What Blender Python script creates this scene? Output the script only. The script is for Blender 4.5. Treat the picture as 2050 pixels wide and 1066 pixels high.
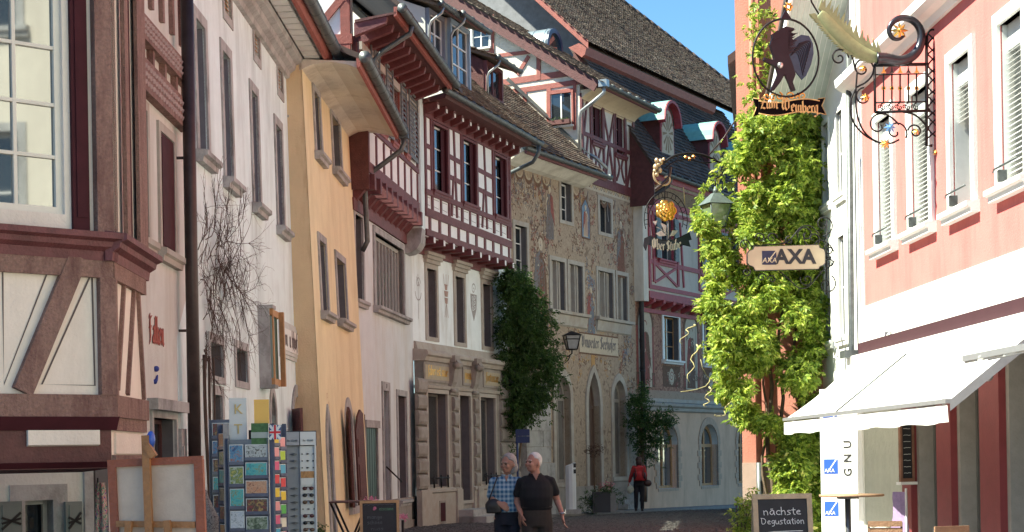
import bpy, math, random
from mathutils import Vector, Matrix
from math import radians, sin, cos, pi, tan, atan2, sqrt
random.seed(7)
sc = bpy.context.scene
for o in list(bpy.data.objects): bpy.data.objects.remove(o)
C = sc.collection
# ---------------- camera, world, sun, exposure ----------------
FPX, CX, CY, ROLL, EYE = 3400.0, 1025.0, 913.0, radians(1.0), 1.7
cam = bpy.data.cameras.new('camera'); camo = bpy.data.objects.new('camera', cam); C.objects.link(camo)
cam.sensor_width = 36; cam.lens = FPX / 2050 * 36; cam.shift_y = (CY - 533) / 2050; cam.clip_end = 2000; cam.clip_start = .1
camo.matrix_world = Matrix.Translation((0, 0, EYE)) @ Matrix.Rotation(radians(90), 4, 'X') @ Matrix.Rotation(-ROLL, 4, 'Z')
sc.camera = camo
SUN = Vector((-.995 * cos(radians(50)), -.16 * cos(radians(50)), sin(radians(50)))).normalized()
w = bpy.data.worlds.new('World'); sc.world = w; w.use_nodes = True
nt = w.node_tree; bg = nt.nodes['Background']; sky = nt.nodes.new('ShaderNodeTexSky'); sky.sky_type = 'NISHITA'
sky.sun_disc = False; sky.sun_elevation = radians(50); sky.sun_rotation = atan2(SUN.x, SUN.y)
sky.air_density = 1.0; sky.dust_density = .0; sky.ozone_density = 2.5; sky.altitude = 2500
hs = nt.nodes.new('ShaderNodeHueSaturation'); hs.inputs['Saturation'].default_value = 1.15; nt.links.new(sky.outputs[0], hs.inputs['Color']); nt.links.new(hs.outputs[0], bg.inputs[0]); bg.inputs[1].default_value = .085
sl = bpy.data.lights.new('sun', 'SUN'); sl.energy = 5.0; sl.angle = radians(.5); sl.color = (1, .95, .87)
so = bpy.data.objects.new('sun', sl); C.objects.link(so); so.rotation_euler = SUN.to_track_quat('Z', 'Y').to_euler()
sc.view_settings.view_transform = 'Standard'; sc.view_settings.look = 'None'; sc.view_settings.gamma = 1
sc.view_settings.exposure = 1.75
try: sc.view_settings.use_white_balance = True; sc.view_settings.white_balance_temperature = 6750; sc.view_settings.white_balance_tint = -3
except Exception: pass
try: sc.view_settings.use_curve_mapping = False
except Exception: pass
# ---------------- materials ----------------
MATS = {}
def mat(name, col, rough=.85, var=.15, scale=3., bump=.0, bscale=60., metal=0., ior=1.45, stain=None, stscale=.6, streak=0., spec=.5, trans=0., emit=0.):
    if name in MATS: return MATS[name]
    m = bpy.data.materials.new(name); m.use_nodes = True; n = m.node_tree.nodes; L = m.node_tree.links
    b = n['Principled BSDF']; b.inputs['Roughness'].default_value = rough; b.inputs['Metallic'].default_value = metal
    b.inputs['IOR'].default_value = ior; b.inputs['Specular IOR Level'].default_value = spec
    b.inputs['Base Color'].default_value = (*col, 1)
    tc = n.new('ShaderNodeTexCoord')
    if var > 0:
        t = n.new('ShaderNodeTexNoise'); t.inputs['Scale'].default_value = scale; t.inputs['Detail'].default_value = 8; t.inputs['Roughness'].default_value = .65
        L.new(tc.outputs['Object'], t.inputs['Vector'])
        r = n.new('ShaderNodeValToRGB'); r.color_ramp.elements[0].position = .3; r.color_ramp.elements[1].position = .72
        r.color_ramp.elements[0].color = (*[c * (1 - var) for c in col], 1); r.color_ramp.elements[1].color = (*[min(1, c * (1 + var)) for c in col], 1)
        L.new(t.outputs[0], r.inputs[0]); out = r.outputs[0]
        if stain:
            t2 = n.new('ShaderNodeTexNoise'); t2.inputs['Scale'].default_value = stscale; t2.inputs['Detail'].default_value = 9; t2.inputs['Roughness'].default_value = .7
            mp = n.new('ShaderNodeMapping'); mp.inputs['Scale'].default_value = (1.3, 1.3, .3 if streak else 1); L.new(tc.outputs['Object'], mp.inputs[0]); L.new(mp.outputs[0], t2.inputs['Vector'])
            r2 = n.new('ShaderNodeValToRGB'); r2.color_ramp.elements[0].position = .47; r2.color_ramp.elements[1].position = .68
            r2.color_ramp.elements[0].color = (0, 0, 0, 1); r2.color_ramp.elements[1].color = (.9,) * 3 + (1,)
            L.new(t2.outputs[0], r2.inputs[0]); mx = n.new('ShaderNodeMix'); mx.data_type = 'RGBA'
            L.new(r2.outputs[0], mx.inputs[0]); L.new(out, mx.inputs[6]); mx.inputs[7].default_value = (*stain, 1); out = mx.outputs[2]
        L.new(out, b.inputs['Base Color'])
    if bump > 0:
        t3 = n.new('ShaderNodeTexNoise'); t3.inputs['Scale'].default_value = bscale; t3.inputs['Detail'].default_value = 6
        L.new(tc.outputs['Object'], t3.inputs['Vector']); bp = n.new('ShaderNodeBump'); bp.inputs['Strength'].default_value = bump; bp.inputs['Distance'].default_value = .02
        L.new(t3.outputs[0], bp.inputs['Height']); L.new(bp.outputs[0], b.inputs['Normal'])
    if emit: b.inputs['Emission Color'].default_value = (*col, 1); b.inputs['Emission Strength'].default_value = emit
    MATS[name] = m; return m
def plaster(name, col, stain, **k): return mat(name, col, .93, .07, 2.2, .35, 35., stain=stain, stscale=1.1, streak=1, **k)
def wood(name, col, var=.3, rough=.6):
    if name in MATS: return MATS[name]
    m = mat(name, col, rough, var, 7., .5, 40.); n = m.node_tree.nodes
    return m
def leafmat(name, c1, c2, c3=None):
    m = bpy.data.materials.new(name); m.use_nodes = True; n = m.node_tree.nodes; L = m.node_tree.links
    n.remove(n['Principled BSDF']); g = n.new('ShaderNodeNewGeometry'); r = n.new('ShaderNodeValToRGB')
    e = r.color_ramp.elements; e[0].color = (*c1, 1); e[1].color = (*c2, 1)
    if c3: x = e.new(.93); x.color = (*c2, 1); e[2].color = (*c3, 1)
    L.new(g.outputs['Random Per Island'], r.inputs[0])
    d = n.new('ShaderNodeBsdfPrincipled'); d.inputs['Roughness'].default_value = .5; d.inputs['Specular IOR Level'].default_value = .35
    t = n.new('ShaderNodeBsdfTranslucent'); mx = n.new('ShaderNodeMixShader'); mx.inputs[0].default_value = .42
    h = n.new('ShaderNodeHueSaturation'); h.inputs['Value'].default_value = 1.5; h.inputs['Hue'].default_value = .485; L.new(r.outputs[0], h.inputs['Color'])
    L.new(r.outputs[0], d.inputs['Base Color']); L.new(h.outputs[0], t.inputs['Color'])
    L.new(d.outputs[0], mx.inputs[1]); L.new(t.outputs[0], mx.inputs[2]); L.new(mx.outputs[0], n['Material Output'].inputs[0])
    MATS[name] = m; return m
def voromat(name, cols, scale, rough=.85, stretch=(1, 1, 1)):
    m = bpy.data.materials.new(name); m.use_nodes = True; n = m.node_tree.nodes; L = m.node_tree.links
    b = n['Principled BSDF']; b.inputs['Roughness'].default_value = rough
    tc = n.new('ShaderNodeTexCoord'); mp = n.new('ShaderNodeMapping'); mp.inputs['Scale'].default_value = stretch
    no = n.new('ShaderNodeTexNoise'); no.inputs['Scale'].default_value = scale; no.inputs['Detail'].default_value = 3; no.inputs['Distortion'].default_value = 1.6
    L.new(tc.outputs['Object'], mp.inputs[0]); L.new(mp.outputs[0], no.inputs['Vector'])
    r = n.new('ShaderNodeValToRGB'); e = r.color_ramp.elements; k = len(cols)
    e[0].position = .33; e[0].color = (*cols[0], 1); e[1].position = .67; e[1].color = (*cols[-1], 1)
    for i in range(1, k - 1): x = e.new(.33 + .34 * i / (k - 1)); x.color = (*cols[i], 1)
    L.new(no.outputs[0], r.inputs[0]); L.new(r.outputs[0], b.inputs['Base Color']); MATS[name] = m; return m
def tilemat(name, cols):
    m = bpy.data.materials.new(name); m.use_nodes = True; n = m.node_tree.nodes; L = m.node_tree.links; b = n['Principled BSDF']; b.inputs['Roughness'].default_value = .8
    g = n.new('ShaderNodeNewGeometry'); r = n.new('ShaderNodeValToRGB'); r.color_ramp.interpolation = 'LINEAR'; e = r.color_ramp.elements; k = len(cols); e[0].color = (*cols[0], 1); e[1].color = (*cols[-1], 1)
    for i in range(1, k - 1): x = e.new(i / (k - 1)); x.color = (*cols[i], 1)
    tc = n.new('ShaderNodeTexCoord'); t = n.new('ShaderNodeTexNoise'); t.inputs['Scale'].default_value = 1.2; t.inputs['Detail'].default_value = 8; L.new(tc.outputs['Object'], t.inputs['Vector'])
    mx = n.new('ShaderNodeMath'); mx.operation = 'MULTIPLY_ADD'; mx.inputs[1].default_value = .9; L.new(t.outputs[0], mx.inputs[0]); ad = n.new('ShaderNodeMath'); ad.operation = 'MULTIPLY_ADD'; ad.inputs[1].default_value = .62; ad.inputs[2].default_value = -.27; L.new(g.outputs['Random Per Island'], ad.inputs[0]); L.new(ad.outputs[0], mx.inputs[2])
    L.new(mx.outputs[0], r.inputs[0]); L.new(r.outputs[0], b.inputs['Base Color']); MATS[name] = m; return m
def plaidmat(name):
    m = bpy.data.materials.new(name); m.use_nodes = True; n = m.node_tree.nodes; L = m.node_tree.links
    b = n['Principled BSDF']; b.inputs['Roughness'].default_value = .9; tc = n.new('ShaderNodeTexCoord'); out = None
    for ax, (c1, c2), sc_ in (('X', ((.02, .09, .2), (.32, .42, .5)), 6.), ('Z', ((.03, .12, .24), (.36, .46, .52)), 5.5)):
        wv = n.new('ShaderNodeTexWave'); wv.bands_direction = ax; wv.inputs['Scale'].default_value = sc_; wv.inputs['Distortion'].default_value = .4
        L.new(tc.outputs['Object'], wv.inputs[0]); r = n.new('ShaderNodeValToRGB'); r.color_ramp.elements[0].color = (*c1, 1); r.color_ramp.elements[1].color = (*c2, 1)
        r.color_ramp.elements[0].position = .35; r.color_ramp.elements[1].position = .75
        L.new(wv.outputs[0], r.inputs[0])
        if out is None: out = r.outputs[0]
        else:
            mx = n.new('ShaderNodeMix'); mx.data_type = 'RGBA'; mx.inputs[0].default_value = .5; L.new(out, mx.inputs[6]); L.new(r.outputs[0], mx.inputs[7]); out = mx.outputs[2]
    L.new(out, b.inputs['Base Color']); MATS[name] = m; return m
# ---------------- mesh builder ----------------
class MB:
    def __init__(s): s.v = []; s.f = []; s.m = []; s.sm = []
    def add(s, vs, fs, mi=0, smooth=False):
        b = len(s.v); s.v += [tuple(v) for v in vs]
        for f in fs: s.f.append(tuple(i + b for i in f)); s.m.append(mi); s.sm.append(smooth)
        return s
    def box(s, x0, x1, y0, y1, z0, z1, mi=0, bev=0):
        if x0 > x1: x0, x1 = x1, x0
        if y0 > y1: y0, y1 = y1, y0
        if z0 > z1: z0, z1 = z1, z0
        return s.add([(x0, y0, z0), (x1, y0, z0), (x1, y1, z0), (x0, y1, z0), (x0, y0, z1), (x1, y0, z1), (x1, y1, z1), (x0, y1, z1)],
                     [(3, 2, 1, 0), (4, 5, 6, 7), (0, 1, 5, 4), (1, 2, 6, 5), (2, 3, 7, 6), (3, 0, 4, 7)], mi)
    def quad(s, a, b, c, d, mi=0): return s.add([a, b, c, d], [(0, 1, 2, 3)], mi)
    def prism(s, poly, y0, y1, mi=0):            # poly: (x,z) outline, extruded along y
        n = len(poly); vs = [(x, y0, z) for x, z in poly] + [(x, y1, z) for x, z in poly]
        return s.add(vs, [tuple(range(n)), tuple(range(2 * n - 1, n - 1, -1))] + [(i, i + n, (i + 1) % n + n, (i + 1) % n) for i in range(n)], mi)
    def prof(s, poly, x0, x1, mi=0, cut=0):             # poly: (y,z) profile extruded along x
        n = len(poly); vs = [(x0, y, z) for y, z in poly] + [(x1, y, z) for y, z in poly]
        return s.add(vs, [tuple(range(n)), tuple(range(2 * n - 1, n - 1, -1))] + [(i, i + n, (i + 1) % n + n, (i + 1) % n) for i in range(n)], mi)
    def beam(s, a, b, wd, y0, y1, mi=0):         # a,b (x,z) bar in the facade plane
        ax, az = a; bx, bz = b; d = sqrt((bx - ax) ** 2 + (bz - az) ** 2) or 1e-6; nx, nz = -(bz - az) / d * wd / 2, (bx - ax) / d * wd / 2
        return s.prism([(ax + nx, az + nz), (bx + nx, bz + nz), (bx - nx, bz - nz), (ax - nx, az - nz)], y0, y1, mi)
    def tube(s, pts, r, seg=8, mi=0, cap=True, rs=None):
        pts = [Vector(p) for p in pts]; n = len(pts); rings = []
        up = Vector((0, 0, 1))
        for i, p in enumerate(pts):
            t = (pts[min(i + 1, n - 1)] - pts[max(i - 1, 0)]).normalized()
            if i == 0:
                a = up if abs(t.z) < .9 else Vector((1, 0, 0)); nn = (a - t * a.dot(t)).normalized()
            else: nn = (nn - t * nn.dot(t)); nn = nn.normalized() if nn.length > 1e-6 else t.orthogonal().normalized()
            bb = t.cross(nn); rr = rs[i] if rs else r
            rings.append([p + nn * rr * cos(2 * pi * k / seg) + bb * rr * sin(2 * pi * k / seg) for k in range(seg)])
        vs = [q for rg in rings for q in rg]; fs = []
        for i in range(n - 1):
            for k in range(seg): a = i * seg + k; b = i * seg + (k + 1) % seg; fs.append((a, b, b + seg, a + seg))
        if cap: fs += [tuple(range(seg - 1, -1, -1)), tuple(range((n - 1) * seg, n * seg))]
        return s.add(vs, fs, mi, True)
    def ball(s, c, r, seg=10, rg=6, mi=0, sx=1, sy=1, sz=1):
        vs = [(c[0], c[1], c[2] - r * sz)]
        for i in range(1, rg):
            t = -pi / 2 + pi * i / rg
            for k in range(seg): vs.append((c[0] + r * sx * cos(t) * cos(2 * pi * k / seg), c[1] + r * sy * cos(t) * sin(2 * pi * k / seg), c[2] + r * sz * sin(t)))
        vs.append((c[0], c[1], c[2] + r * sz)); fs = [(0, 1 + (k + 1) % seg, 1 + k) for k in range(seg)]
        for i in range(rg - 2):
            for k in range(seg): a = 1 + i * seg + k; b = 1 + i * seg + (k + 1) % seg; fs.append((a, b, b + seg, a + seg))
        q = len(vs) - 1; fs += [(q, q - seg + k, q - seg + (k + 1) % seg) for k in range(seg)]
        return s.add(vs, fs, mi, True)
    def ribbon(s, pts, wd, y, t=.004, mi=0):      # flat painted strip on the facade plane, pts (x,z)
        n = len(pts); L = []; R = []
        for i, (x, z) in enumerate(pts):
            x0, z0 = pts[max(i - 1, 0)]; x1, z1 = pts[min(i + 1, n - 1)]; d = sqrt((x1 - x0) ** 2 + (z1 - z0) ** 2) or 1e-6
            ww = (wd[i] if isinstance(wd, (list, tuple)) else wd) / 2
            nx, nz = -(z1 - z0) / d * ww, (x1 - x0) / d * ww; L.append((x + nx, z + nz)); R.append((x - nx, z - nz))
        vs = [(x, y, z) for x, z in L] + [(x, y, z) for x, z in R]
        return s.add(vs, [(i, i + 1, i + 1 + n, i + n) for i in range(n - 1)], mi)
def mesh(mb, mats):
    me = bpy.data.meshes.new('m'); me.from_pydata(mb.v, [], mb.f)
    for m in (mats if isinstance(mats, (list, tuple)) else [mats]): me.materials.append(m)
    me.polygons.foreach_set('material_index', mb.m); me.polygons.foreach_set('use_smooth', mb.sm); me.update(); return me
def obj(name, mb, mats, parent=None, label=None, kind=None):
    me = mesh(mb, mats) if isinstance(mb, MB) else mb
    o = bpy.data.objects.new(name, me); C.objects.link(o)
    if parent: o.parent = parent
    if label: o['label'] = label
    if kind: o['kind'] = kind
    return o
def thing(name, label, cat, M=None, group=None):
    o = bpy.data.objects.new(name, None); C.objects.link(o); o.empty_display_size = .2
    if M is not None: o.matrix_world = M if isinstance(M, Matrix) else Matrix.Translation(M)
    o['label'] = label; o['category'] = cat
    if group: o['group'] = group
    return o
def tag(o, label, cat, group=None):
    o['label'] = label; o['category'] = cat
    if group: o['group'] = group
    return o
# ---------------- view geometry: picture measurements turned into places ----------------
def ray(px, py):
    dx, dz = px - CX, CY - py; c, s = cos(ROLL), sin(ROLL)
    return Vector(((dx * c + dz * s) / FPX, 1, (-dx * s + dz * c) / FPX))
def W(px, py, D): r = ray(px, py); return Vector((r.x * D, D, EYE + r.z * D))
class Fac:
    "a facade: x along the wall (rightwards seen from the street), y into the wall, z up"
    def __init__(s, p, d, lean=0.):
        s.o = Vector((p[0], p[1], 0)); s.u = Vector((d[0], d[1], 0)).normalized(); s.y = Vector((-s.u.y, s.u.x, 0))
        s.z = (Vector((0, 0, 1)) + s.y * lean).normalized(); s.y = s.z.cross(s.u)
        s.M = Matrix(((s.u.x, s.y.x, s.z.x, s.o.x), (s.u.y, s.y.y, s.z.y, s.o.y), (s.u.z, s.y.z, s.z.z, 0), (0, 0, 0, 1)))
        s.Mi = s.M.inverted()
    def P(s, px, py, off=0.):
        r = ray(px, py); o = s.Mi @ Vector((0, 0, EYE)); d = s.Mi.to_3x3() @ r; t = (-off - o.y) / d.y
        q = o + d * t; return q.x, q.z
    def R(s, xa, ya, xb, yb, off=0.):
        a = s.P(xa, ya, off); b = s.P(xb, yb, off); return a[0], b[0], b[1], a[1]
    def loc(s, v): return s.Mi @ Vector(v)
# ---------------- walls and windows ----------------
REVD = mat('dark_shade_reveal', (.12, .115, .12), .9, .15, 6)  # recess shade painted onto the window jambs as a dark tone
def wallmesh(u0, u1, z0, z1, holes, depth, y=0., thick=.4, mb=None, mi=0):
    mb = mb or MB()
    xs = sorted(set([u0, u1] + [min(max(h[k], u0), u1) for h in holes for k in (0, 1)])); zs = sorted(set([z0, z1] + [min(max(h[k], z0), z1) for h in holes for k in (2, 3)]))
    for i in range(len(xs) - 1):
        for j in range(len(zs) - 1):
            cx, cz = (xs[i] + xs[i + 1]) / 2, (zs[j] + zs[j + 1]) / 2
            if any(h[0] < cx < h[1] and h[2] < cz < h[3] for h in holes): continue
            mb.quad((xs[i], y, zs[j]), (xs[i + 1], y, zs[j]), (xs[i + 1], y, zs[j + 1]), (xs[i], y, zs[j + 1]), mi)
    for h in holes:
        a, b, c, d = h[:4]; e = y + depth
        mb.quad((a, y, c), (a, y, d), (a, e, d), (a, e, c), mi); mb.quad((b, y, d), (b, y, c), (b, e, c), (b, e, d), mi)
        mb.quad((a, y, d), (b, y, d), (b, e, d), (a, e, d), mi); mb.quad((b, y, c), (a, y, c), (a, e, c), (b, e, c), mi)
    mb.quad((u0, y, z0), (u0, y, z1), (u0, y + thick, z1), (u0, y + thick, z0), mi)
    mb.quad((u1, y, z1), (u1, y, z0), (u1, y + thick, z0), (u1, y + thick, z1), mi)
    mb.quad((u0, y, z1), (u1, y, z1), (u1, y + thick, z1), (u0, y + thick, z1), mi)
    return mb
def window(h, rc, y=0., sur=.12, proud=.03, depth=.3, smat=None, fmat=None, gmat=None, cols=2, rows=3, fw=.05, sill=True, silld=.1, head=False, mull=.03, revealmat=None, name='window', jamb=.0):
    "opening rc=(u0,u1,z0,z1); the part is the stone surround; sub-parts frame, pane, sill"
    a, b, c, d = rc; g = MB(); s = sur
    if s > 0:
        g.box(a - s, a, y - proud, y + depth - .02, c, d + s); g.box(b, b + s, y - proud, y + depth - .02, c, d + s)
        g.box(a, b, y - proud - .001, y + depth - .02, d, d + s); g.box(a - s, b + s, y - proud, y + .05, c - s * .8, c)
    if head:
        g.box(a - s - .04, b + s + .04, y - proud - .05, y, d + s + .002, d + s + .1); g.box(a - s - .09, b + s + .09, y - proud - .1, y, d + s + .1, d + s + .19); g.box(a - s - .14, b + s + .14, y - proud - .15, y, d + s + .19, d + s + .27)
    g.box(a, b, y + depth - .015, y + depth + .05, c, d)
    p = obj(name, g, smat, h)
    fy = y + depth - .06; f = MB(); a2, b2 = a + jamb, b - jamb
    f.box(a2, a2 + fw, fy, fy + .04, c, d); f.box(b2 - fw, b2, fy, fy + .04, c, d); f.box(a2 + fw, b2 - fw, fy + .001, fy + .04, d - fw, d); f.box(a2 + fw, b2 - fw, fy + .001, fy + .04, c, c + fw)
    for i in range(1, cols): x = a2 + (b2 - a2) * i / cols; wd = fw * (1.1 if cols == 2 or i * 2 == cols else .5); f.box(x - wd / 2, x + wd / 2, fy + .002, fy + .04, c + fw, d - fw)
    for i in range(1, rows): z = c + (d - c) * i / rows; f.box(a2 + fw, b2 - fw, fy + .006, fy + .035, z - mull / 2, z + mull / 2)
    obj('frame', f, fmat, p); q = MB(); q.box(a + .01, b - .01, fy + .02, fy + .028, c + .01, d - .01); obj('pane', q, gmat, p)
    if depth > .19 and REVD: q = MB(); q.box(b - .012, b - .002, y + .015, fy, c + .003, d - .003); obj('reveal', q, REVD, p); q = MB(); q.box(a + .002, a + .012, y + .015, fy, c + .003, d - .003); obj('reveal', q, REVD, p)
    if sill:
        q = MB(); q.prof([(y + .06, c - .002), (y + .06, c - .14), (y - proud - silld * .5, c - .14), (y - proud - silld * .6, c - .08), (y - proud - silld, c - .06), (y - proud - silld, c + .0), (y - .02, c + .015)], a - s - .07, b + s + .07); obj('sill', q, smat, p)
    return p
def slatshutter(par, x0, x1, z0, z1, y, m, n=None, name='shutter', pitch=.055, fr=.05, t=.035, ang=.6):
    "louvred shutter leaf lying in the facade plane: frame part, slats sub-parts share one mesh"
    f = MB(); f.box(x0, x0 + fr, y, y + t, z0, z1); f.box(x1 - fr, x1, y, y + t, z0, z1); f.box(x0 + fr, x1 - fr, y + .001, y + t, z1 - fr, z1); f.box(x0 + fr, x1 - fr, y + .001, y + t, z0, z0 + fr)
    p = obj(name, f, m, par); n = n or max(3, int((z1 - z0 - 2 * fr) / pitch)); st = (z1 - z0 - 2 * fr) / n; q = MB()
    q.prof([(0, 0), (t * .9, st * .75), (t * .9 + .006, st * .75), (.006, 0)], x0 + fr, x1 - fr); me = mesh(q, m)
    for i in range(n): o = obj('slat', me, m, p); o.location = (0, y, z0 + fr + i * st)
    return p
def spiral(cx, cy, r0, turns, a0=0., sgn=1, n=18, r1=.12):
    out = []
    for i in range(n + 1):
        t = i / n; a = a0 + sgn * turns * 2 * pi * t; r = r0 * (1 - t) + r0 * r1 * t; out.append((cx + r * cos(a), cy + r * sin(a)))
    return out
def arc(cx, cz, r, a0, a1, n=12): return [(cx + r * cos(radians(a0 + (a1 - a0) * i / n)), cz + r * sin(radians(a0 + (a1 - a0) * i / n))) for i in range(n + 1)]
def archpts(a, b, zs, zt, n=9, k=None):
    "pointed or round arch outline from (a,zs) over the top (mid,zt) to (b,zs)"
    m = (a + b) / 2; hw = (b - a) / 2; h = zt - zs; R = (hw * hw + h * h) / (2 * hw); out = []
    for i in range(n + 1):
        z = zs + h * sin(pi / 2 * i / n); x = (a + R) - sqrt(max(0, R * R - (z - zs) ** 2)) if h >= hw * .999 else m - hw * sqrt(max(0, 1 - ((z - zs) / h) ** 2)); out.append((x, z))
    return out + [(2 * m - x, z) for x, z in reversed(out[:-1])]
def archwindow(h, rc, zs, y=0., sur=.16, proud=.04, depth=.4, smat=None, fmat=None, gmat=None, wmat=None, name='window', stones=0, cols=2, tr=True, pane=True, sill=True, fw=.06, surmat=None):
    "arched opening: the rectangle rc is cut in the wall; spandrels are wall coloured"
    a, b, c, d = rc; P = archpts(a, b, zs, d); top = P; g = MB(); n = len(P)
    for i in range(n - 1):   # spandrel and soffit
        (x0, z0), (x1, z1) = P[i], P[i + 1]
        g.add([(x0, y, z0), (x1, y, z1), (x1, y, d), (x0, y, d)], [(0, 1, 2, 3)], 1); g.add([(x0, y, z0), (x1, y, z1), (x1, y + depth, z1), (x0, y + depth, z0)], [(3, 2, 1, 0)], 0)
    g.add([(a, y, c), (a, y, zs), (a, y + depth, zs), (a, y + depth, c)], [(0, 1, 2, 3)], 0); g.add([(b, y, c), (b, y, zs), (b, y + depth, zs), (b, y + depth, c)], [(3, 2, 1, 0)], 0)
    g.add([(a, y + .001, c + .002), (b, y + .001, c + .002), (b, y + depth, c + .002), (a, y + depth, c + .002)], [(0, 1, 2, 3)], 0)
    p = obj(name, g, [smat, wmat], h)
    O = archpts(a - sur, b + sur, zs, d + sur * 1.15); mm = (a + b) / 2
    if stones:
        for sd in (0, 1):
            hh = (zs - c) / stones
            for i in range(stones):
                ww = sur * (1.35 if i % 2 else .8); q = MB(); x0, x1 = (a - ww, a) if sd == 0 else (b, b + ww); q.box(x0, x1, y - proud, y + .05, c + i * hh + .006, c + (i + 1) * hh - .006); obj('stone', q, surmat or smat, p)
        st = 1
        for i in range(0, n - 1, st):
            q = MB(); A = [P[i], P[i + 1], O[i + 1], O[i]]; cx_ = sum(t[0] for t in A) / 4; cz_ = sum(t[1] for t in A) / 4; A = [(cx_ + (t[0] - cx_) * .97, cz_ + (t[1] - cz_) * .95) for t in A]; q.prism(A, y - proud - .002, y + .05); obj('stone', q, surmat or smat, p)
    else:
        q = MB()
        for i in range(n - 1): q.prism([P[i], P[i + 1], O[i + 1], O[i]], y - proud, y + .02)
        q.box(a - sur, a, y - proud, y + .02, c, zs); q.box(b, b + sur, y - proud, y + .02, c, zs); obj('surround', q, surmat or smat, p)
    fy = y + depth - .08; f = MB(); I = archpts(a + fw, b - fw, zs, d - fw * 1.3)
    for i in range(n - 1): f.prism([P[i], P[i + 1], I[i + 1], I[i]], fy, fy + .05)
    f.box(a, a + fw, fy, fy + .05, c, zs); f.box(b - fw, b, fy, fy + .05, c, zs); f.box(a + fw, b - fw, fy, fy + .05, c, c + fw)
    if tr: f.box(a + fw, b - fw, fy - .01, fy + .05, zs - fw, zs + .02)
    for i in range(1, cols): x = a + (b - a) * i / cols; f.box(x - fw / 2, x + fw / 2, fy - .012, fy + .05, c + fw, d - .1)
    obj('frame', f, fmat, p)
    if pane:
        q = MB(); q.add([(x, fy + .03, z) for x, z in P] + [(b, fy + .03, c), (a, fy + .03, c)], [tuple(range(n + 2))]); obj('pane', q, gmat, p)
    if sill: q = MB(); q.box(a - sur - .03, b + sur + .03, y - proud - .05, y + .04, c - .14, c - .002); obj('sill', q, smat, p)
    return p
def beams(h, F, segs, m, off, t=.035, wd=.15, name='beam', local=False):
    for i, sg in enumerate(segs):
        a, b = sg[0], sg[1]; ww = sg[2] if len(sg) > 2 else wd
        A = a if local else F.P(*a, off); B = b if local else F.P(*b, off); q = MB(); q.beam(A, B, ww, -off - t - .0023 * (i % 7), -off + .03); obj(name, q, m, h)
def gutter(par, p0, p1, m, r=.08, name='gutter', bk=None, nb=0):
    p0, p1 = Vector(p0), Vector(p1); d = (p1 - p0).normalized(); s = Vector((d.y, -d.x, 0)).normalized(); up = Vector((0, 0, 1)); mb = MB(); n = 10; vs = []
    for P in (p0, p1):
        for k in range(n + 1): a = pi + pi * k / n; vs.append(P + s * r * cos(a) + up * r * sin(a))
        for k in range(n, -1, -1): a = pi + pi * k / n; vs.append(P + s * (r - .006) * cos(a) + up * (r - .006) * sin(a))
    N = 2 * n + 2; mb.add(vs, [(i, (i + 1) % N, (i + 1) % N + N, i + N) for i in range(N)] + [tuple(range(N))[::-1], tuple(range(N, 2 * N))], 0, False)
    L = (p1 - p0).length; nb = nb or max(2, int(L / .6))
    for i in range(nb + 1):
        c = p0 + d * (L * i / nb); mb.tube([c - d * .012, c + d * .012], r + .008, 10)
    for P, sgn in ((p0, -1), (p1, 1)):
        mb.add([P + s * r * cos(pi + pi * k / n) + up * r * sin(pi + pi * k / n) + d * .001 * sgn for k in range(n + 1)], [tuple(range(n + 1))])
    mb.tube([p0 + s * r, p1 + s * r], .012, 6)
    return obj(name, mb, m, par)
def tiles(par, o, ud, vd, nu, nv, pu, pv, m, clip=None, name='roof_tile', kind='stuff', jit=.008, th=.026):
    "beaver-tail tiles: o lower left corner, ud along the eaves, vd up the slope"
    o, ud, vd = Vector(o), Vector(ud).normalized(), Vector(vd).normalized(); nn = ud.cross(vd).normalized()
    if nn.z < 0: nn = -nn
    mb = MB()
    for j in range(nv):
        for i in range(-1, nu + 1):
            u = (i + (.5 if j % 2 else 0)) * pu + random.uniform(-jit, jit); v = j * pv + random.uniform(-jit, jit)
            if clip and not clip(u + pu / 2, v): continue
            g = .004; l = random.uniform(0, .012); tw = random.uniform(-.006, .006)
            A = o + ud * (u + g) + vd * v + nn * (th + .012 + l); B = o + ud * (u + pu - g) + vd * v + nn * (th + .012 + l + tw)
            c1 = o + ud * (u + pu * .5) + vd * (v - pv * .22) + nn * (th + .012 + l)
            Cc = o + ud * (u + pu - g) + vd * (v + pv * 1.02) + nn * .006; Dd = o + ud * (u + g) + vd * (v + pv * 1.02) + nn * .006
            dn = nn * -(th); mb.add([A, c1, B, Cc, Dd, A + dn, c1 + dn, B + dn], [(0, 1, 2, 3, 4), (0, 5, 6, 1), (1, 6, 7, 2), (2, 7, 3), (0, 4, 5)])
    return obj(name, mb, m, par, kind=kind)
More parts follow.
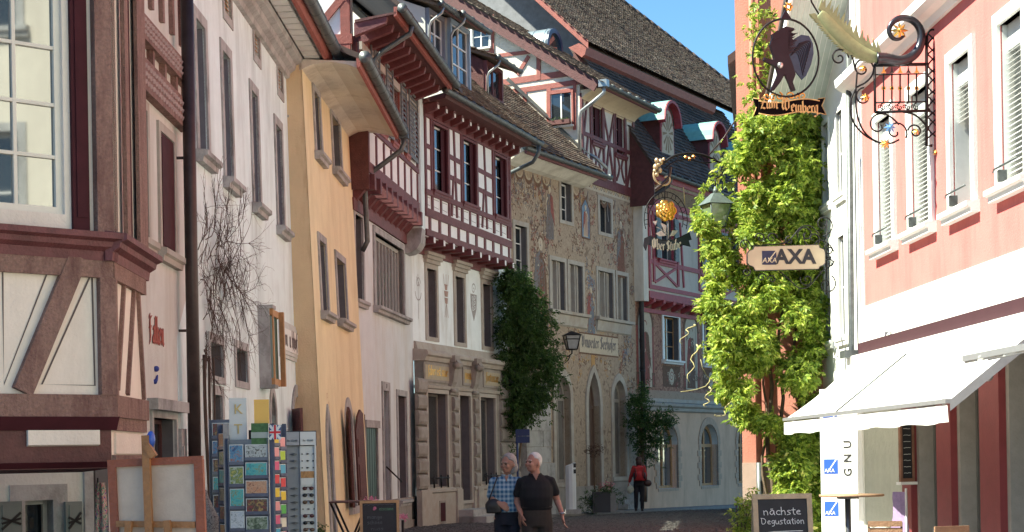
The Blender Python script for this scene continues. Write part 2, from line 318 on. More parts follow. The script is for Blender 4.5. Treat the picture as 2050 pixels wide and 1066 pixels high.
# ---------------- lettering ----------------
def txt(s, size, ext=.004, off=0., shear=0., sp=1.):
    c = bpy.data.curves.new('t', 'FONT'); c.body = s; c.size = size; c.extrude = ext; c.offset = off; c.shear = shear; c.space_character = sp; c.align_x = 'CENTER'; c.align_y = 'CENTER'; c.resolution_u = 3
    o = bpy.data.objects.new('t', c); C.objects.link(o); dg = bpy.context.evaluated_depsgraph_get(); me = bpy.data.meshes.new_from_object(o.evaluated_get(dg)); bpy.data.objects.remove(o); return me
def textobj(s, size, M, m, par=None, name='lettering', **k):
    me = txt(s, size, **k); me.materials.clear(); me.materials.append(m); o = obj(name, me, m, par); o.matrix_local = M; return o
UPR = Matrix(((1, 0, 0, 0), (0, 0, -1, 0), (0, 1, 0, 0), (0, 0, 0, 1)))   # text upright in local xz, facing -y
GL = {  # blackletter pen strokes, x-height 1
 'i': (.42, [[(0, .9), (.12, 1), (.14, .12), (.28, 0)]]), 'n': (.85, [[(0, .9), (.12, 1), (.14, .05)], [(.14, .8), (.42, 1), (.56, .9), (.56, .12), (.7, 0)]]),
 'm': (1.25, [[(0, .9), (.12, 1), (.14, .05)], [(.14, .8), (.4, 1), (.52, .9), (.52, .05)], [(.52, .8), (.8, 1), (.92, .9), (.92, .12), (1.06, 0)]]),
 'u': (.85, [[(0, .9), (.12, 1), (.12, .15), (.3, 0), (.54, .2)], [(.54, 1), (.54, .12), (.7, 0)]]), 'e': (.68, [[(.1, .45), (.5, .66), (.48, .88), (.28, 1), (.06, .82), (.08, .2), (.28, 0), (.52, .18)]]),
 'b': (.8, [[(.06, 1.65), (.1, .15), (.32, 0), (.56, .2), (.56, .82), (.36, 1), (.12, .8)]]), 'r': (.55, [[(0, .9), (.12, 1), (.14, .05)], [(.14, .78), (.34, 1), (.46, .86)]]),
 'g': (.8, [[(.54, .95), (.3, 1), (.08, .8), (.1, .2), (.3, .02), (.54, .2)], [(.54, 1), (.54, -.35), (.3, -.55), (.04, -.4)]]), 't': (.5, [[(.14, 1.35), (.14, .15), (.3, 0), (.44, .1)], [(0, .95), (.4, .95)]]),
 'a': (.75, [[(.06, .85), (.3, 1), (.5, .85), (.5, .12), (.66, 0)], [(.5, .55), (.1, .4), (.1, .12), (.26, 0), (.5, .15)]]), 'l': (.4, [[(.06, 1.65), (.12, 1.6), (.12, .12), (.26, 0)]]),
 'k': (.72, [[(.06, 1.65), (.12, 1.6), (.12, .02)], [(.14, .6), (.42, .98), (.5, .75), (.2, .55), (.56, 0)]]), 'h': (.82, [[(.06, 1.65), (.12, 1.6), (.12, .02)], [(.12, .78), (.42, 1), (.56, .85), (.56, .1), (.4, -.2)]]),
 'f': (.5, [[(.44, 1.55), (.26, 1.65), (.14, 1.45), (.14, -.3)], [(0, .95), (.42, .95)]]), 's': (.6, [[(.5, .85), (.3, 1), (.08, .82), (.14, .56), (.44, .44), (.5, .16), (.28, 0), (.04, .15)]]),
 'w': (1.1, [[(0, 1), (.12, .15), (.3, 0), (.46, .2)], [(.44, 1), (.46, .15), (.66, 0), (.86, .3), (.84, .9), (.7, 1)]]), 'q': (.8, [[(.54, .95), (.3, 1), (.08, .8), (.1, .2), (.3, .02), (.54, .2)], [(.54, 1), (.54, -.6)]]),
 'o': (.75, [[(.32, 1), (.06, .8), (.08, .2), (.3, 0), (.56, .2), (.54, .82), (.32, 1)]]), 'd': (.78, [[(.2, 1.6), (.56, 1), (.56, .2), (.3, 0), (.08, .2), (.08, .8), (.34, 1), (.5, .85)]]),
 'p': (.8, [[(0, .9), (.12, 1), (.12, -.6)], [(.12, .8), (.38, 1), (.58, .82), (.56, .2), (.34, 0), (.14, .15)]]), 'Z': (1., [[(.08, 1.45), (.3, 1.62), (.75, 1.5), (.1, .1), (.4, .2), (.78, 0)], [(.2, .85), (.65, .85)]]),
 'W': (1.75, [[(.02, 1.4), (.2, 1.65), (.3, 1.45), (.22, .3), (.45, 0), (.72, .25)], [(.6, 1.6), (.74, 1.45), (.7, .3), (.98, 0), (1.3, .3), (1.34, 1.3), (1.1, 1.65)], [(.1, .8), (.5, .9)]]),
 'F': (.9, [[(.7, 1.6), (.3, 1.5), (.2, 1.2), (.3, .3), (.1, -.1)], [(.0, .9), (.6, .95)], [(.08, 1.5), (.16, 1.7)]]), 'O': (1.2, [[(.5, 1.6), (.12, 1.3), (.1, .35), (.45, 0), (.9, .3), (.92, 1.3), (.5, 1.6)], [(.45, 1.5), (.45, .15)], [(.7, 1.45), (.7, .15)]]),
 'S': (.95, [[(.75, 1.4), (.45, 1.62), (.12, 1.3), (.25, 1), (.65, .75), (.7, .25), (.4, 0), (.05, .2)], [(.42, 1.5), (.42, .2)]]), 'U': (1.2, [[(.0, 1.4), (.2, 1.62), (.28, 1.3), (.14, .4), (.45, 0), (.85, .3), (.85, 1.6)], [(.5, 1.4), (.5, .2)]]),
 'H': (1.1, [[(.1, 1.5), (.3, 1.62), (.25, .1), (.05, 0)], [(.25, .85), (.6, 1.1), (.8, .85), (.8, .1), (.6, -.3)], [(.5, 1.5), (.7, 1.6)]]), 'J': (.7, [[(.55, 1.6), (.15, 1.5), (.45, 1.2), (.4, .2), (.1, 0)]]),
 '-': (.5, [[(.05, .5), (.35, .6)]]), ' ': (.45, []), '.': (.3, [[(.1, 0), (.16, .08)]])}
HW = {'n': (.62, [[(.0, .9), (.05, 0)], [(.03, .6), (.25, .95), (.42, .7), (.45, 0)]]), 'a': (.7, [[(.5, .85), (.25, .95), (.02, .5), (.2, 0), (.45, .3), (.5, .9), (.52, .15), (.6, 0)]]),
 'c': (.58, [[(.5, .8), (.25, .95), (.02, .5), (.2, .02), (.5, .12)]]), 'h': (.62, [[(.02, 1.6), (.05, 0)], [(.04, .6), (.28, .95), (.42, .7), (.45, 0)]]),
 's': (.52, [[(.42, .85), (.2, .95), (.04, .7), (.36, .4), (.38, .1), (.02, 0)]]), 't': (.5, [[(.2, 1.4), (.2, .1), (.4, 0)], [(0, .95), (.42, 1)]]), 'e': (.6, [[(.05, .5), (.48, .6), (.3, .95), (.05, .65), (.1, .1), (.5, .1)]]),
 'D': (.9, [[(.05, 1.5), (.08, 0), (.5, .15), (.72, .8), (.5, 1.4), (-.05, 1.5)]]), 'g': (.62, [[(.48, .85), (.2, .95), (.02, .5), (.25, .1), (.48, .6), (.5, .9), (.46, -.4), (.1, -.45)]]),
 'u': (.64, [[(.02, .95), (.05, .2), (.25, 0), (.45, .3), (.48, .95), (.5, 0)]]), 'i': (.25, [[(.06, .9), (.08, 0)], [(.06, 1.25), (.08, 1.3)]]), 'o': (.66, [[(.28, .95), (.02, .5), (.25, 0), (.52, .45), (.3, .95)]]), ' ': (.4, []), 'm': (.9, [[(0, .9), (.03, 0)], [(.03, .6), (.2, .95), (.36, .7), (.38, 0)], [(.38, .6), (.58, .95), (.72, .7), (.74, 0)]])}
def smoothpts(p, k=3):
    if len(p) < 3: return p
    for _ in range(k - 1):
        q = [p[0]]
        for i in range(len(p) - 1): a, b = p[i], p[i + 1]; q += [(a[0] * .75 + b[0] * .25, a[1] * .75 + b[1] * .25), (a[0] * .25 + b[0] * .75, a[1] * .25 + b[1] * .75)]
        q.append(p[-1]); p = q
    return p
def pen(s, height, y=0., th=.004, nib=.2, table=None, x0=None, bend=None, width=None):
    "broad-nib lettering: strokes swept by a slanted nib, x-height = height; centred"
    T = table or GL; tot = sum(T.get(c, T[' '])[0] for c in s); sx = height if not width else width / tot; x = -tot * sx / 2 if x0 is None else x0; mb = MB(); nx, nz = (cos(radians(40)) * nib / 2 * sx * 1.2, sin(radians(40)) * nib / 2 * height)
    k = 0
    for c in s:
        wd, st = T.get(c, T[' '])
        for p in st:
            p = p if table is None else smoothpts(p)
            for i in range(len(p) - 1):
                k += 1; e = y - .0004 * (k % 5)
                (a, b), (c2, d) = p[i], p[i + 1]; A = (x + a * sx, b * height); B = (x + c2 * sx, d * height)
                if bend: A = (A[0], A[1] + bend(A[0])); B = (B[0], B[1] + bend(B[0]))
                if table is None: poly = [(A[0] - nx, A[1] - nz), (A[0] + nx, A[1] + nz), (B[0] + nx, B[1] + nz), (B[0] - nx, B[1] - nz)]
                else:
                    dx, dz = B[0] - A[0], B[1] - A[1]; d_ = sqrt(dx * dx + dz * dz) or 1e-6; w_ = nib * height / 2; dx, dz = dx / d_ * w_, dz / d_ * w_
                    poly = [(A[0] - dz - dx * .5, A[1] + dx - dz * .5), (B[0] - dz + dx * .5, B[1] + dx + dz * .5), (B[0] + dz + dx * .5, B[1] - dx + dz * .5), (A[0] + dz - dx * .5, A[1] - dx - dz * .5)]
                mb.prism(poly, e - th, e)
        x += wd * sx
    return mb
# ---------------- foliage ----------------
def leafcloud(pts, size, m, par=None, name='foliage', kind='stuff', leaflets=5, droop=.5, face=None, lf=(.3, 1.)):
    "compound leaves: a fan of pointed leaflets at each point"
    mb = MB(); V = []; Fc = []
    for p in pts:
        p = Vector(p); s = size * random.uniform(.4, 1.5)
        d = Vector((random.gauss(0, 1), random.gauss(0, 1), random.gauss(-droop, .6)))
        if face is not None: d += Vector(face) * 1.2
        d.normalize(); nrm = Vector((random.gauss(0, .5), random.gauss(0, .5), random.gauss(.8, .5)))
        if face is not None: nrm += Vector(face) * .8
        sd = d.cross(nrm); sd = sd.normalized() if sd.length > 1e-4 else Vector((1, 0, 0)); nn = sd.cross(d)
        for k in range(leaflets):
            t = (k + 1) / leaflets; sg = -1 if k % 2 else 1; a = (sg * (1.1 - .5 * t)) if k < leaflets - 1 else 0
            dd = (d * cos(a) + sd * sin(a) + nn * random.uniform(-.3, .3)).normalized(); s2 = dd.cross(nn).normalized(); b = p + d * s * t * .75; L = s * random.uniform(.5, .7); w_ = L * .24
            i = len(V); V += [b, b + dd * L * .45 + s2 * w_ + nn * .1 * L, b + dd * L - nn * .15 * L, b + dd * L * .45 - s2 * w_ + nn * .1 * L]; Fc.append((i, i + 1, i + 2, i + 3))
    mb.v = [tuple(v) for v in V]; mb.f = Fc; mb.m = [0] * len(Fc); mb.sm = [False] * len(Fc)
    return obj(name, mb, m, par, kind=kind)
def blob(c, r, n, shell=.6):
    out = []
    for _ in range(n):
        d = Vector((random.gauss(0, 1), random.gauss(0, 1), random.gauss(0, 1))).normalized(); t = random.uniform(shell, 1.05) if random.random() < .8 else random.uniform(.1, shell)
        out.append(Vector((c[0] + d.x * r[0] * t, c[1] + d.y * r[1] * t, c[2] + d.z * r[2] * t)))
    return out
# ---------------- palette ----------------
def ww_(): pass
WHITE = plaster('white_plaster', (.71, .82, .82), (.48, .56, .55)); CREAM = plaster('pinkish_plaster', (.57, .57, .53), (.44, .41, .36)); YEL = plaster('ochre_plaster', (.76, .655, .42), (.62, .51, .30))
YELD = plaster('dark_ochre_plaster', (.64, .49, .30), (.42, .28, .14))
GREYW = plaster('greyish_plaster', (.62, .66, .66), (.52, .51, .46)); MINT = plaster('cool_white_plaster', (.76, .82, .82), (.56, .57, .53)); SOFF = plaster('soffit_plaster', (.62, .58, .50), (.40, .36, .30))
STONE = mat('grey_stone', (.38, .375, .365), .9, .14, 5, .3, 50, stain=(.17, .16, .15), stscale=1.5); SAND = mat('sandstone', (.29, .265, .235), .9, .16, 4, .4, 45, stain=(.2, .165, .14), stscale=1.2)
SANDL = mat('light_sandstone', (.38, .35, .305), .9, .12, 4, .3, 45, stain=(.33, .27, .22), stscale=1.5)
TIMB = wood('maroon_timber', (.095, .030, .028)); TIMR = wood('red_timber', (.26, .075, .06), .25); TIMV = wood('violet_red_timber', (.135, .040, .043)); BROWN = mat('weathered_brown_timber', (.24, .135, .11), .75, .3, 40., 1., 50., stain=(.11, .045, .04), stscale=5, streak=1)
DARKM = mat('dark_maroon_paint', (.05, .010, .015), .7, .2, 6, spec=.2); ROSE = wood('rose_red_timber', (.30, .05, .065), .2)
REVB = mat('bluish_shade_reveal', (.17, .175, .20), .9, .12, 6); GREYT = mat('bluish_grey_paint', (.20, .21, .25), .5, .12, 6); LSHUT = mat('grey_green_shutter_paint', (.15, .16, .16), .6, .2, 6)  # REVB: bluish recess shade put into the jamb colour
SASH = mat('white_sash_paint', (.66, .65, .62), .5, .06, 8); SASHG = mat('grey_sash_paint', (.40, .39, .36), .55, .1, 8); OAK = wood('honey_wood', (.42, .22, .09), .2)
GLASS = mat('window_glass', (.02, .025, .03), .04, 0, ior=1.5, spec=1.); GLASSB = mat('bright_glass', (.05, .055, .055), .03, 0, ior=2.3, spec=1.); GLASSC = mat('curtained_glass', (.16, .155, .15), .08, .25, 1.5, ior=1.6)
ZINC = mat('zinc', (.11, .12, .12), .45, .3, 9, .1, 40, metal=.5); COPR = mat('brown_copper_pipe', (.055, .038, .036), .45, .3, 5, metal=.4); COPG = mat('green_copper', (.20, .42, .36), .6, .15, 6)
IRON = mat('wrought_iron', (.018, .017, .018), .5, .2, 9, metal=.6); GOLD = mat('gilding', (.75, .42, .10), .32, .15, 20, metal=.9)
TILE = tilemat('old_roof_tiles', [(.03, .022, .02), (.07, .045, .035), (.15, .095, .07), (.14, .11, .08), (.22, .16, .12), (.42, .33, .26)]); TILE2 = tilemat('dark_roof_tiles', [(.02, .018, .018), (.05, .035, .032), (.09, .06, .05), (.12, .09, .08)])
FILL = mat('white_infill_panel', (.76, .78, .78), .9, .06, 4, .2, 40); FILLC = mat('rough_cream_infill', (.64, .58, .50), .95, .1, 9, .9, 22, stain=(.52, .46, .38), stscale=3)
LINE = mat('painted_dark_line', (.11, .08, .075), .8, .1, 9)
HOUSEG = None
def rp(px, py, o, n):
    r = ray(px, py); o = Vector(o); n = Vector(n); t = (o - Vector((0, 0, EYE))).dot(n) / r.dot(n); return Vector((0, 0, EYE)) + r * t
# ---------------- ground ----------------
def gz(D): return 0. if D < 42 else -.018 * (D - 42)
ASPH = mat('street_bedding', (.05, .048, .046), .9, .3, 4, .4, 30); COB = voromat('street_setts', [(.03, .03, .028), (.055, .054, .05), (.10, .096, .088), (.045, .044, .04)], 5., .55); PAVE = mat('pale_paving', (.20, .19, .18), .85, .2, 3, .3, 30)
g = MB(); ys = [-60, 0, 42, 60, 80, 140, 900]
for i in range(len(ys) - 1): g.quad((-400, ys[i], gz(ys[i]) if ys[i] < 100 else -1), (400, ys[i], gz(ys[i]) if ys[i] < 100 else -1), (400, ys[i + 1], gz(ys[i + 1]) if ys[i + 1] < 100 else -1), (-400, ys[i + 1], gz(ys[i + 1]) if ys[i + 1] < 100 else -1))
obj('ground', g, ASPH, kind='structure')
q = MB(); q.box(2.2, 5.75, -20, 31, -.02, .03); obj('pavement', q, mat('bounce_slab_paving', (.42, .40, .37), .85, .12, 2, .3, 30), kind='structure')  # unseen pale slab added to bounce sunlight into the shaded side
g = MB(); y = 31.2
while y < 59:
    x = -4. + random.uniform(0, .1); sz = .13
    while x < 7.5:
        wd = sz * random.uniform(.85, 1.25); h = gz(y) + .012 + random.uniform(0, .022); z0 = gz(y) - .02; a, b, c, d = x + .01, x + wd - .01, y + .01, y + sz - .012; t = .018
        g.add([(a, c, z0), (b, c, z0), (b, d, z0), (a, d, z0), (a + t, c + t, h), (b - t, c + t, h + random.uniform(-.004, .006)), (b - t, d - t, h), (a + t, d - t, h)], [(4, 5, 6, 7), (0, 1, 5, 4), (1, 2, 6, 5), (2, 3, 7, 6), (3, 0, 4, 7)]); x += wd
    y += sz
obj('road_setts', g, COB, kind='structure')
# ---------------- facades ----------------
F1 = Fac((-3.79, 29.3), (.0044, 1)); F2 = Fac((-3.62, 29.3), (.017, 1), .015); F3 = Fac((-3.18, 29.0), (.0338, 1), .035); F4 = Fac((-3.24, 35.2), (.122, 1)); F5 = Fac((-2.39, 42.1), (.331, 1)); F6 = Fac((-.07, 49.1), (.493, 1)); F7 = Fac((4.3, 57.95), (.55, 1))
# ======== corner house with oriel ========
H1 = thing('house', 'pinkish corner house with maroon timber oriel at the left edge of the view', 'house', F1.M)
u0 = -13.9; u1 = -9.05
sh = [F1.R(264, 200, 294, 485), F1.R(317, 262, 348, 515), F1.R(303, 836, 352, 1040)]
obj('wall', wallmesh(u0, u1, 0, 9.6, [(a, b, c, d) for a, b, c, d in sh], .25), CREAM, H1)
for r in sh[:2]:
    p = window(H1, r, 0, .1, .03, .12, SANDL, TIMB, DARKM, 1, 1, fw=.02, sill=True, silld=.08)
    q = MB(); a, b, c, d = r; q.box(a + .01, b - .01, -.02, .02, c + .01, d - .01); q.box(a + .05, b - .05, -.03, -.019, c + .06, d - .06); obj('shutter', q, DARKM, H1, 'closed dark maroon shutter panel')
p = window(H1, sh[2], 0, .08, .03, .2, STONE, TIMB, GLASS, 2, 2, sill=False)
q = MB(); a, b, c, d = sh[2]; q.box(a - .2, b + .3, -.12, 0, d + .08, d + .2); obj('lintel', q, STONE, H1)
q = MB(); q.box(b + .12, b + .42, -.06, -.02, c, d - .1); q.box(b + .15, b + .25, -.075, -.06, c + .2, d - .3); obj('door_leaf', q, STONE, H1)
# carved timber friezes
for (pa, pb, th) in (((256, 40), (362, 150), .26), ((256, 130), (362, 238), .34)):
    A = F1.P(*pa); B = F1.P(*pb); z = (A[1] + B[1]) / 2; q = MB(); q.box(-13.95, B[0], -.10, .03, z - th / 2, z + th / 2); o = obj('carved_beam', q, BROWN, H1)
    q = MB(); x = -13.4
    while x < B[0] - .1:
        for k in range(3): q.add([(x + .03, -.104, z - th * .35 + th * .25 * k), (x + .12, -.104, z - th * .3 + th * .25 * k), (x + .08, -.125, z - th * .2 + th * .25 * k), (x + .0, -.104, z - th * .2 + th * .25 * k)], [(0, 1, 2, 3)])
        x += .13
    obj('carving', q, mat('pale_carving', (.30, .23, .22), .8, .3, 20), o)
zc = (F1.P(256, 85)[1] + F1.P(362, 195)[1]) / 2
for k in range(5): q = MB(); x = -9.2 - k * .62; q.box(x - .05, x + .04, -.07, .03, zc - .22, zc + .22); obj('short_post', q, BROWN, H1)
for k in range(7): q = MB(); x = -9.3 - k * .55; q.beam((x, zc + .6), (x - .1, 9.3), .1, -.05, .03); obj('stud', q, BROWN, H1)
q = MB(); q.box(-9.15, -9.02, -.03, .02, 0, 9); obj('corner_strip', q, mat('pale_blue_grey', (.45, .47, .5), .8), H1)
F = pen('Falken', .17, 0, .006, .3, width=.75); o = obj('lettering', F, mat('red_brown_paint', (.30, .07, .05), .8), H1); pu = F1.P(313, 688); o.location = (pu[0], -.005, pu[1])
F = MB(); F.tube([(0, -.02, .0), (.12, -.03, .05), (.2, -.03, .14)], .03, 8, rs=[.05, .03, .015]); F.ball((.1, -.03, .26), .06, 10, 6); o = obj('painted_emblem', F, mat('cobalt_paint', (.03, .05, .25), .6), H1, 'small dark blue horn emblem'); o.scale = (.55,) * 3; pu = F1.P(308, 765); o.location = (pu[0], 0, pu[1])
# wall turning the corner under the oriel
FW = Fac((-3.83, 15.4), (1.1, 1)); r = FW.R(48, 1003, 108, 1200)
wm = wallmesh(-6, 0, 0, 9.6, [r], .2); o = obj('corner_wall', wm, CREAM, H1); o.matrix_parent_inverse = F1.Mi; o.matrix_basis = FW.M
def child_at(o, par, M): o.parent = par; o.matrix_parent_inverse = par.matrix_world.inverted() if par.type == 'EMPTY' else Matrix(); o.matrix_basis = M
def ch(name, mb, mats, par, Mloc, pinv, label=None, kind=None):
    o = obj(name, mb, mats, par, label, kind); o.matrix_parent_inverse = pinv; o.matrix_basis = Mloc; return o
q = MB(); a, b, c, d = r; q.box(a - .14, a, -.02, .18, c, d + .14); q.box(b, b + .14, -.02, .18, c, d + .14); q.box(a, b, -.02, .18, d, d + .14); q.box(a, b, .17, .2, c, d, 1)
wq = ch('window', q, [STONE, GLASS], H1, FW.M, F1.Mi); q = MB(); q.box(a, a + .04, .1, .14, c, d); q.box(b - .04, b, .1, .14, c, d); q.box(a, b, .1, .141, d - .04, d); q.box(a, b, .09, .13, (c + d) / 2, (c + d) / 2 + .03); obj('frame', q, SASHG, wq)
for (xa, xb) in ((-12, 38), (122, 158)):
    rr = FW.R(xa, 1005, xb, 1200); q = MB(); q.box(rr[0], rr[1], -.09, -.05, rr[2], rr[3]); q.box(rr[0] + .03, rr[1] - .03, -.1, -.09, rr[2], rr[3] - .03)
    for k in range(3): q.beam((rr[0] + .02, rr[3] - .14 - k * .05), (rr[1] - .02, rr[3] - .2 + k * .05), .02, -.11, -.1, 1)
    ch('shutter', q, [mat('grey_green_paint', (.13, .15, .14), .5), IRON], H1, FW.M, F1.Mi, 'open grey green shutter with iron hinge')
q = MB(); q.box(-.07, 0.02, -.03, .0, 0, 9.6); ch('corner_strip', q, STONE, H1, FW.M, F1.Mi)
# oriel body: a chamfered box; face A looks at the street corner, face B along the street
OA = Fac((-3.09, 13.1), (1.12, 1)); OB = Fac((-3.09, 13.1), (-.03, 1)); ZB, ZS, ZT = 1.66, 3.42, 7.6
def oa(name, mb, mats, label=None): return ch(name, mb, mats, H1, OA.M, F1.Mi, label)
def ob(name, mb, mats, label=None): return ch(name, mb, mats, H1, OB.M, F1.Mi, label)
wl = OA.R(-60, -200, 130, 430); LA = -2.4; LB = 1.35
q = wallmesh(LA, -.0, ZB + .02, ZT, [(wl[0], wl[1], wl[2], ZT - .2)], .12, 0, .2); BEI = plaster('beige_oriel_infill', (.74, .63, .55), (.62, .52, .45)); oa('oriel_wall', q, BEI, 'oriel infill towards the corner')
q = MB(); q.prism([(.0, ZB + .02), (LB, ZB + .02), (LB, ZT), (.0, ZT)], .0, .15); q.box(0, LB, 0, 1.2, ZB + .03, ZB + .1); ob('oriel_wall', q, BEI, 'oriel infill along the street')
q = MB(); q.box(LA, 0, .2, 1.5, ZB + .03, ZB + .1); oa('oriel_floor', q, TIMB)
q = MB(); zz = [wl[2], ZT - .2]; a, b = wl[0], wl[1]; y = .03
q.box(b - .055, b, y, y + .06, *zz); q.box(a, b - .055, y + .001, y + .06, zz[0], zz[0] + .055); q.box(a, a + .05, y, y + .06, *zz)
xx = OA.P(34, 250)[0]; q.box(xx - .014, xx + .014, y + .005, y + .04, zz[0] + .05, zz[1]); x2 = 2 * xx - (b - .055); q.box(x2 - .04, x2 + .04, y + .002, y + .06, zz[0], zz[1])
for py in (310, 205, 90, -20, -130): z = OA.P(80, py)[1]; q.box(a + .05, b - .05, y + .006, y + .036, z - .013, z + .013)
wo = oa('window', q, mat('warm_white_sash', (.68, .61, .53), .5, .06, 8), 'white many paned oriel window'); q = MB(); q.box(a, b, y + .03, y + .036, *zz); obj('pane', q, GLASSB, wo)
q = MB(); q.box(a, b, .13, .14, *zz); obj('curtain', q, mat('cream_curtain', (.5, .43, .3), .95), wo)
r = OA.R(132, -200, 176, 450); q = MB(); q.box(r[0], r[1] - .0, -.035, .0, ZS, ZT); q.box(r[0] + .03, r[1] - .03, -.045, -.035, ZS + .15, ZT); oa('shutter', q, DARKM, 'dark maroon sliding shutter beside the oriel window')
r = OA.R(176, -200, 204, 450); q = MB(); q.box(r[0], 0.02, -.07, .05, ZS, ZT); oa('corner_post', q, BROWN)
for i, (xa, xb, m_, yo) in enumerate(((212, 234, DARKM, .02), (237, 244, BROWN, -.045), (245, 262, DARKM, .015), (264, 280, BROWN, -.04))):
    ra = OB.P(xa, 300)[0]; rb = OB.P(xb, 300)[0]; q = MB(); q.box(ra, rb, yo - .02, .01 + yo, ZS, ZT - .3); ob('oriel_board' if m_ is DARKM else 'oriel_post', q, m_)
q = MB(); q.box(0.0, .06, -.03, .0, ZS, ZT); ob('corner_bead', q, SANDL)
zt = OB.P(205, -20)[1]; q = MB(); q.prof([(-.02, 5.9), (-.25, 6.15), (-.25, 6.35), (-.02, 6.35)], -.1, LB + .15); ob('oriel_cornice', q, BROWN)
# sill moulding (two runs)
pr = [(.0, ZS - .17), (-.05, ZS - .17), (-.06, ZS - .1), (-.11, ZS - .07), (-.12, ZS - .03), (-.17, ZS - .01), (-.17, ZS + .035), (0, ZS + .06)]
q = MB(); q.prof(pr, LA, .055); oa('sill_moulding', q, TIMV); q = MB(); q.prof(pr, -.1, LB + .1); ob('sill_moulding', q, TIMV)
# lower timber
zb1 = OA.P(110, 790)[1]; zb2 = OA.P(110, 835)[1]; zb3 = OA.P(110, 862)[1]; zb4 = OA.P(110, 892)[1]
q = MB(); q.box(LA, .03, -.05, .02, zb2, zb1); oa('timber_rail', q, BROWN); q = MB(); q.box(LA, .02, -.045, .02, ZS - .3, ZS - .17); oa('timber_rail', q, BROWN)
q = MB(); q.prof([(-.07, zb2), (-.02, zb3 + .0), (.03, zb3), (.03, zb2)], LA, .04); oa('maroon_moulding', q, DARKM)
q = MB(); q.box(LA, 0.0, -.005, .02, ZB, zb3); oa('oriel_skirt', q, TIMB); q = MB(); r = OA.R(52, 862, 196, 893); q.prof([(-.008, r[2]), (-.035, r[2] + .01), (-.035, r[3]), (-.008, r[3])], r[0], r[1]); oa('skirt_panel', q, BEI)
q = MB(); q.prof([(-.0, ZB), (.5, ZB - .03), (.5, ZB + .02), (-.05, ZB + .05)], LA, .02); oa('bottom_board', q, DARKM)
q = MB(); r = OA.R(192, 520, 218, 800); q.box(r[0], .03, -.06, .03, zb1, ZS - .3); oa('corner_post', q, BROWN)
A = OA.P(41, 785); B = OA.P(152, 515); q = MB(); q.beam(A, B, .155, -.052, .02); oa('diagonal_brace', q, BROWN)
def outline(mk, pts, wd, y, m): q = MB(); q.ribbon(pts + [pts[0]], wd, y); return mk('painted_line', q, m)
outline(oa, [OA.P(5, 520, .004), OA.P(105, 520, .004), OA.P(8, 770, .004)], .015, -.004, LINE); outline(oa, [OA.P(184, 545, .004), OA.P(190, 772, .004), OA.P(84, 770, .004)], .015, -.004, LINE)
for z0, z1, m_, yy in ((zb2, zb1, BROWN, -.05), (ZS - .3, ZS - .17, BROWN, -.045), (ZB - .0, ZB + .1, BROWN, -.03), (zb3, zb2, BROWN, -.03)): q = MB(); q.box(0.02, LB, yy, .02, z0, z1); ob('timber_rail', q, m_)
for (xa, xb) in ((215, 226),): q = MB(); r = OB.R(xa, 560, xb, 790); q.box(r[0], r[1], -.05, .02, zb1, ZS - .3); ob('oriel_post', q, SANDL if xa > 220 else BROWN)
for A, B in (((232, 780), (246, 545)), ((252, 790), (266, 560)), ((285, 800), (272, 570))): q = MB(); q.beam(OB.P(*A), OB.P(*B), .05, -.03, .02); ob('diagonal_brace', q, BROWN)
q = MB(); q.box(.1, LB - .1, -.02, .02, ZB + .11, zb3 - .02); ob('skirt_panel', q, BEI)
r_ = MB(); r_.prof([(-.7, 9.5), (6, 14.5), (6, 14.3), (-.7, 9.3)], -16, u1); obj('roof', r_, TILE2, H1)
r = F1.R(184, 935, 214, 1200); q = MB(); q.box(r[0], r[1], -.03, .0, 0, r[3]); obj('dark_doorway', q, mat('dark_door', (.05, .045, .05), .6), H1)
# ======== white house ========
H2 = thing('house', 'tall white plastered house with grey stone windows and panelled eaves left of the ochre house', 'house', F2.M)
ops = [F2.R(389, 35, 416, 322), F2.R(443, 100, 466, 372), F2.R(501, 180, 520, 420), F2.R(550, 248, 568, 465)]
for k in range(1, 2): pass
att = [F2.R(446, -40, 462, 42), F2.R(506, 28, 519, 122), F2.R(554, 108, 565, 190), F2.R(575, 213, 582, 240)]
low = [F2.R(419, 684, 446, 757), F2.R(471, 698, 495, 767), F2.R(427, 790, 446, 900), F2.R(540, 785, 553, 900)]
ad = F2.R(583, 790, 607, 1010)
obj('wall', wallmesh(-9.75, 0.03, 0, 8.75, ops + att + low + [ad], .36, 0, .5), WHITE, H2)
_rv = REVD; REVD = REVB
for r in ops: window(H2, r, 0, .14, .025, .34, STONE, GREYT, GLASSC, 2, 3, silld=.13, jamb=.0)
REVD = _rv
SLAT = mat('orange_wood_louvre', (.42, .22, .09), .7, .25, 8)
for r in att[:3]:
    a, b, c, d = r; q = MB(); q.box(a - .1, b + .1, -.02, .02, d, d + .12); q.box(a - .1, b + .1, -.02, .02, c - .12, c); q.box(a - .1, a, -.02, .02, c, d); q.box(b, b + .1, -.02, .02, c, d); q.box(a, b, .16, .2, c, d)
    p = obj('vent_window', q, STONE, H2); s = MB(); s.prof([(0, 0), (-.03, -.05), (-.02, -.055), (.01, -.005)], a, b); me = mesh(s, SLAT)
    for k in range(max(3, int((d - c) / .06))): o = obj('louvre', me, SLAT, p); o.location = (0, .05, d - .01 - k * .06)
a, b, c, d = att[3]; q = MB(); q.box(a - .04, b + .04, -.03, 0, c - .04, c); q.box(a, b, .1, .12, c, d); [q.box(a, b, -.02, 0, c + k * .06 + .02, c + k * .06 + .04) for k in range(3)]; obj('air_grille', q, STONE, H2)
for r in low[:3]: window(H2, r, 0, .12, .02, .3, STONE, SASHG, GLASSC, 1, 2, sill=False)
a, b, c, d = low[3]; archwindow(H2, (a, b, c, d), d - .35, 0, .12, .02, .3, STONE, SASHG, GLASSC, WHITE, sill=False, cols=1, tr=False)
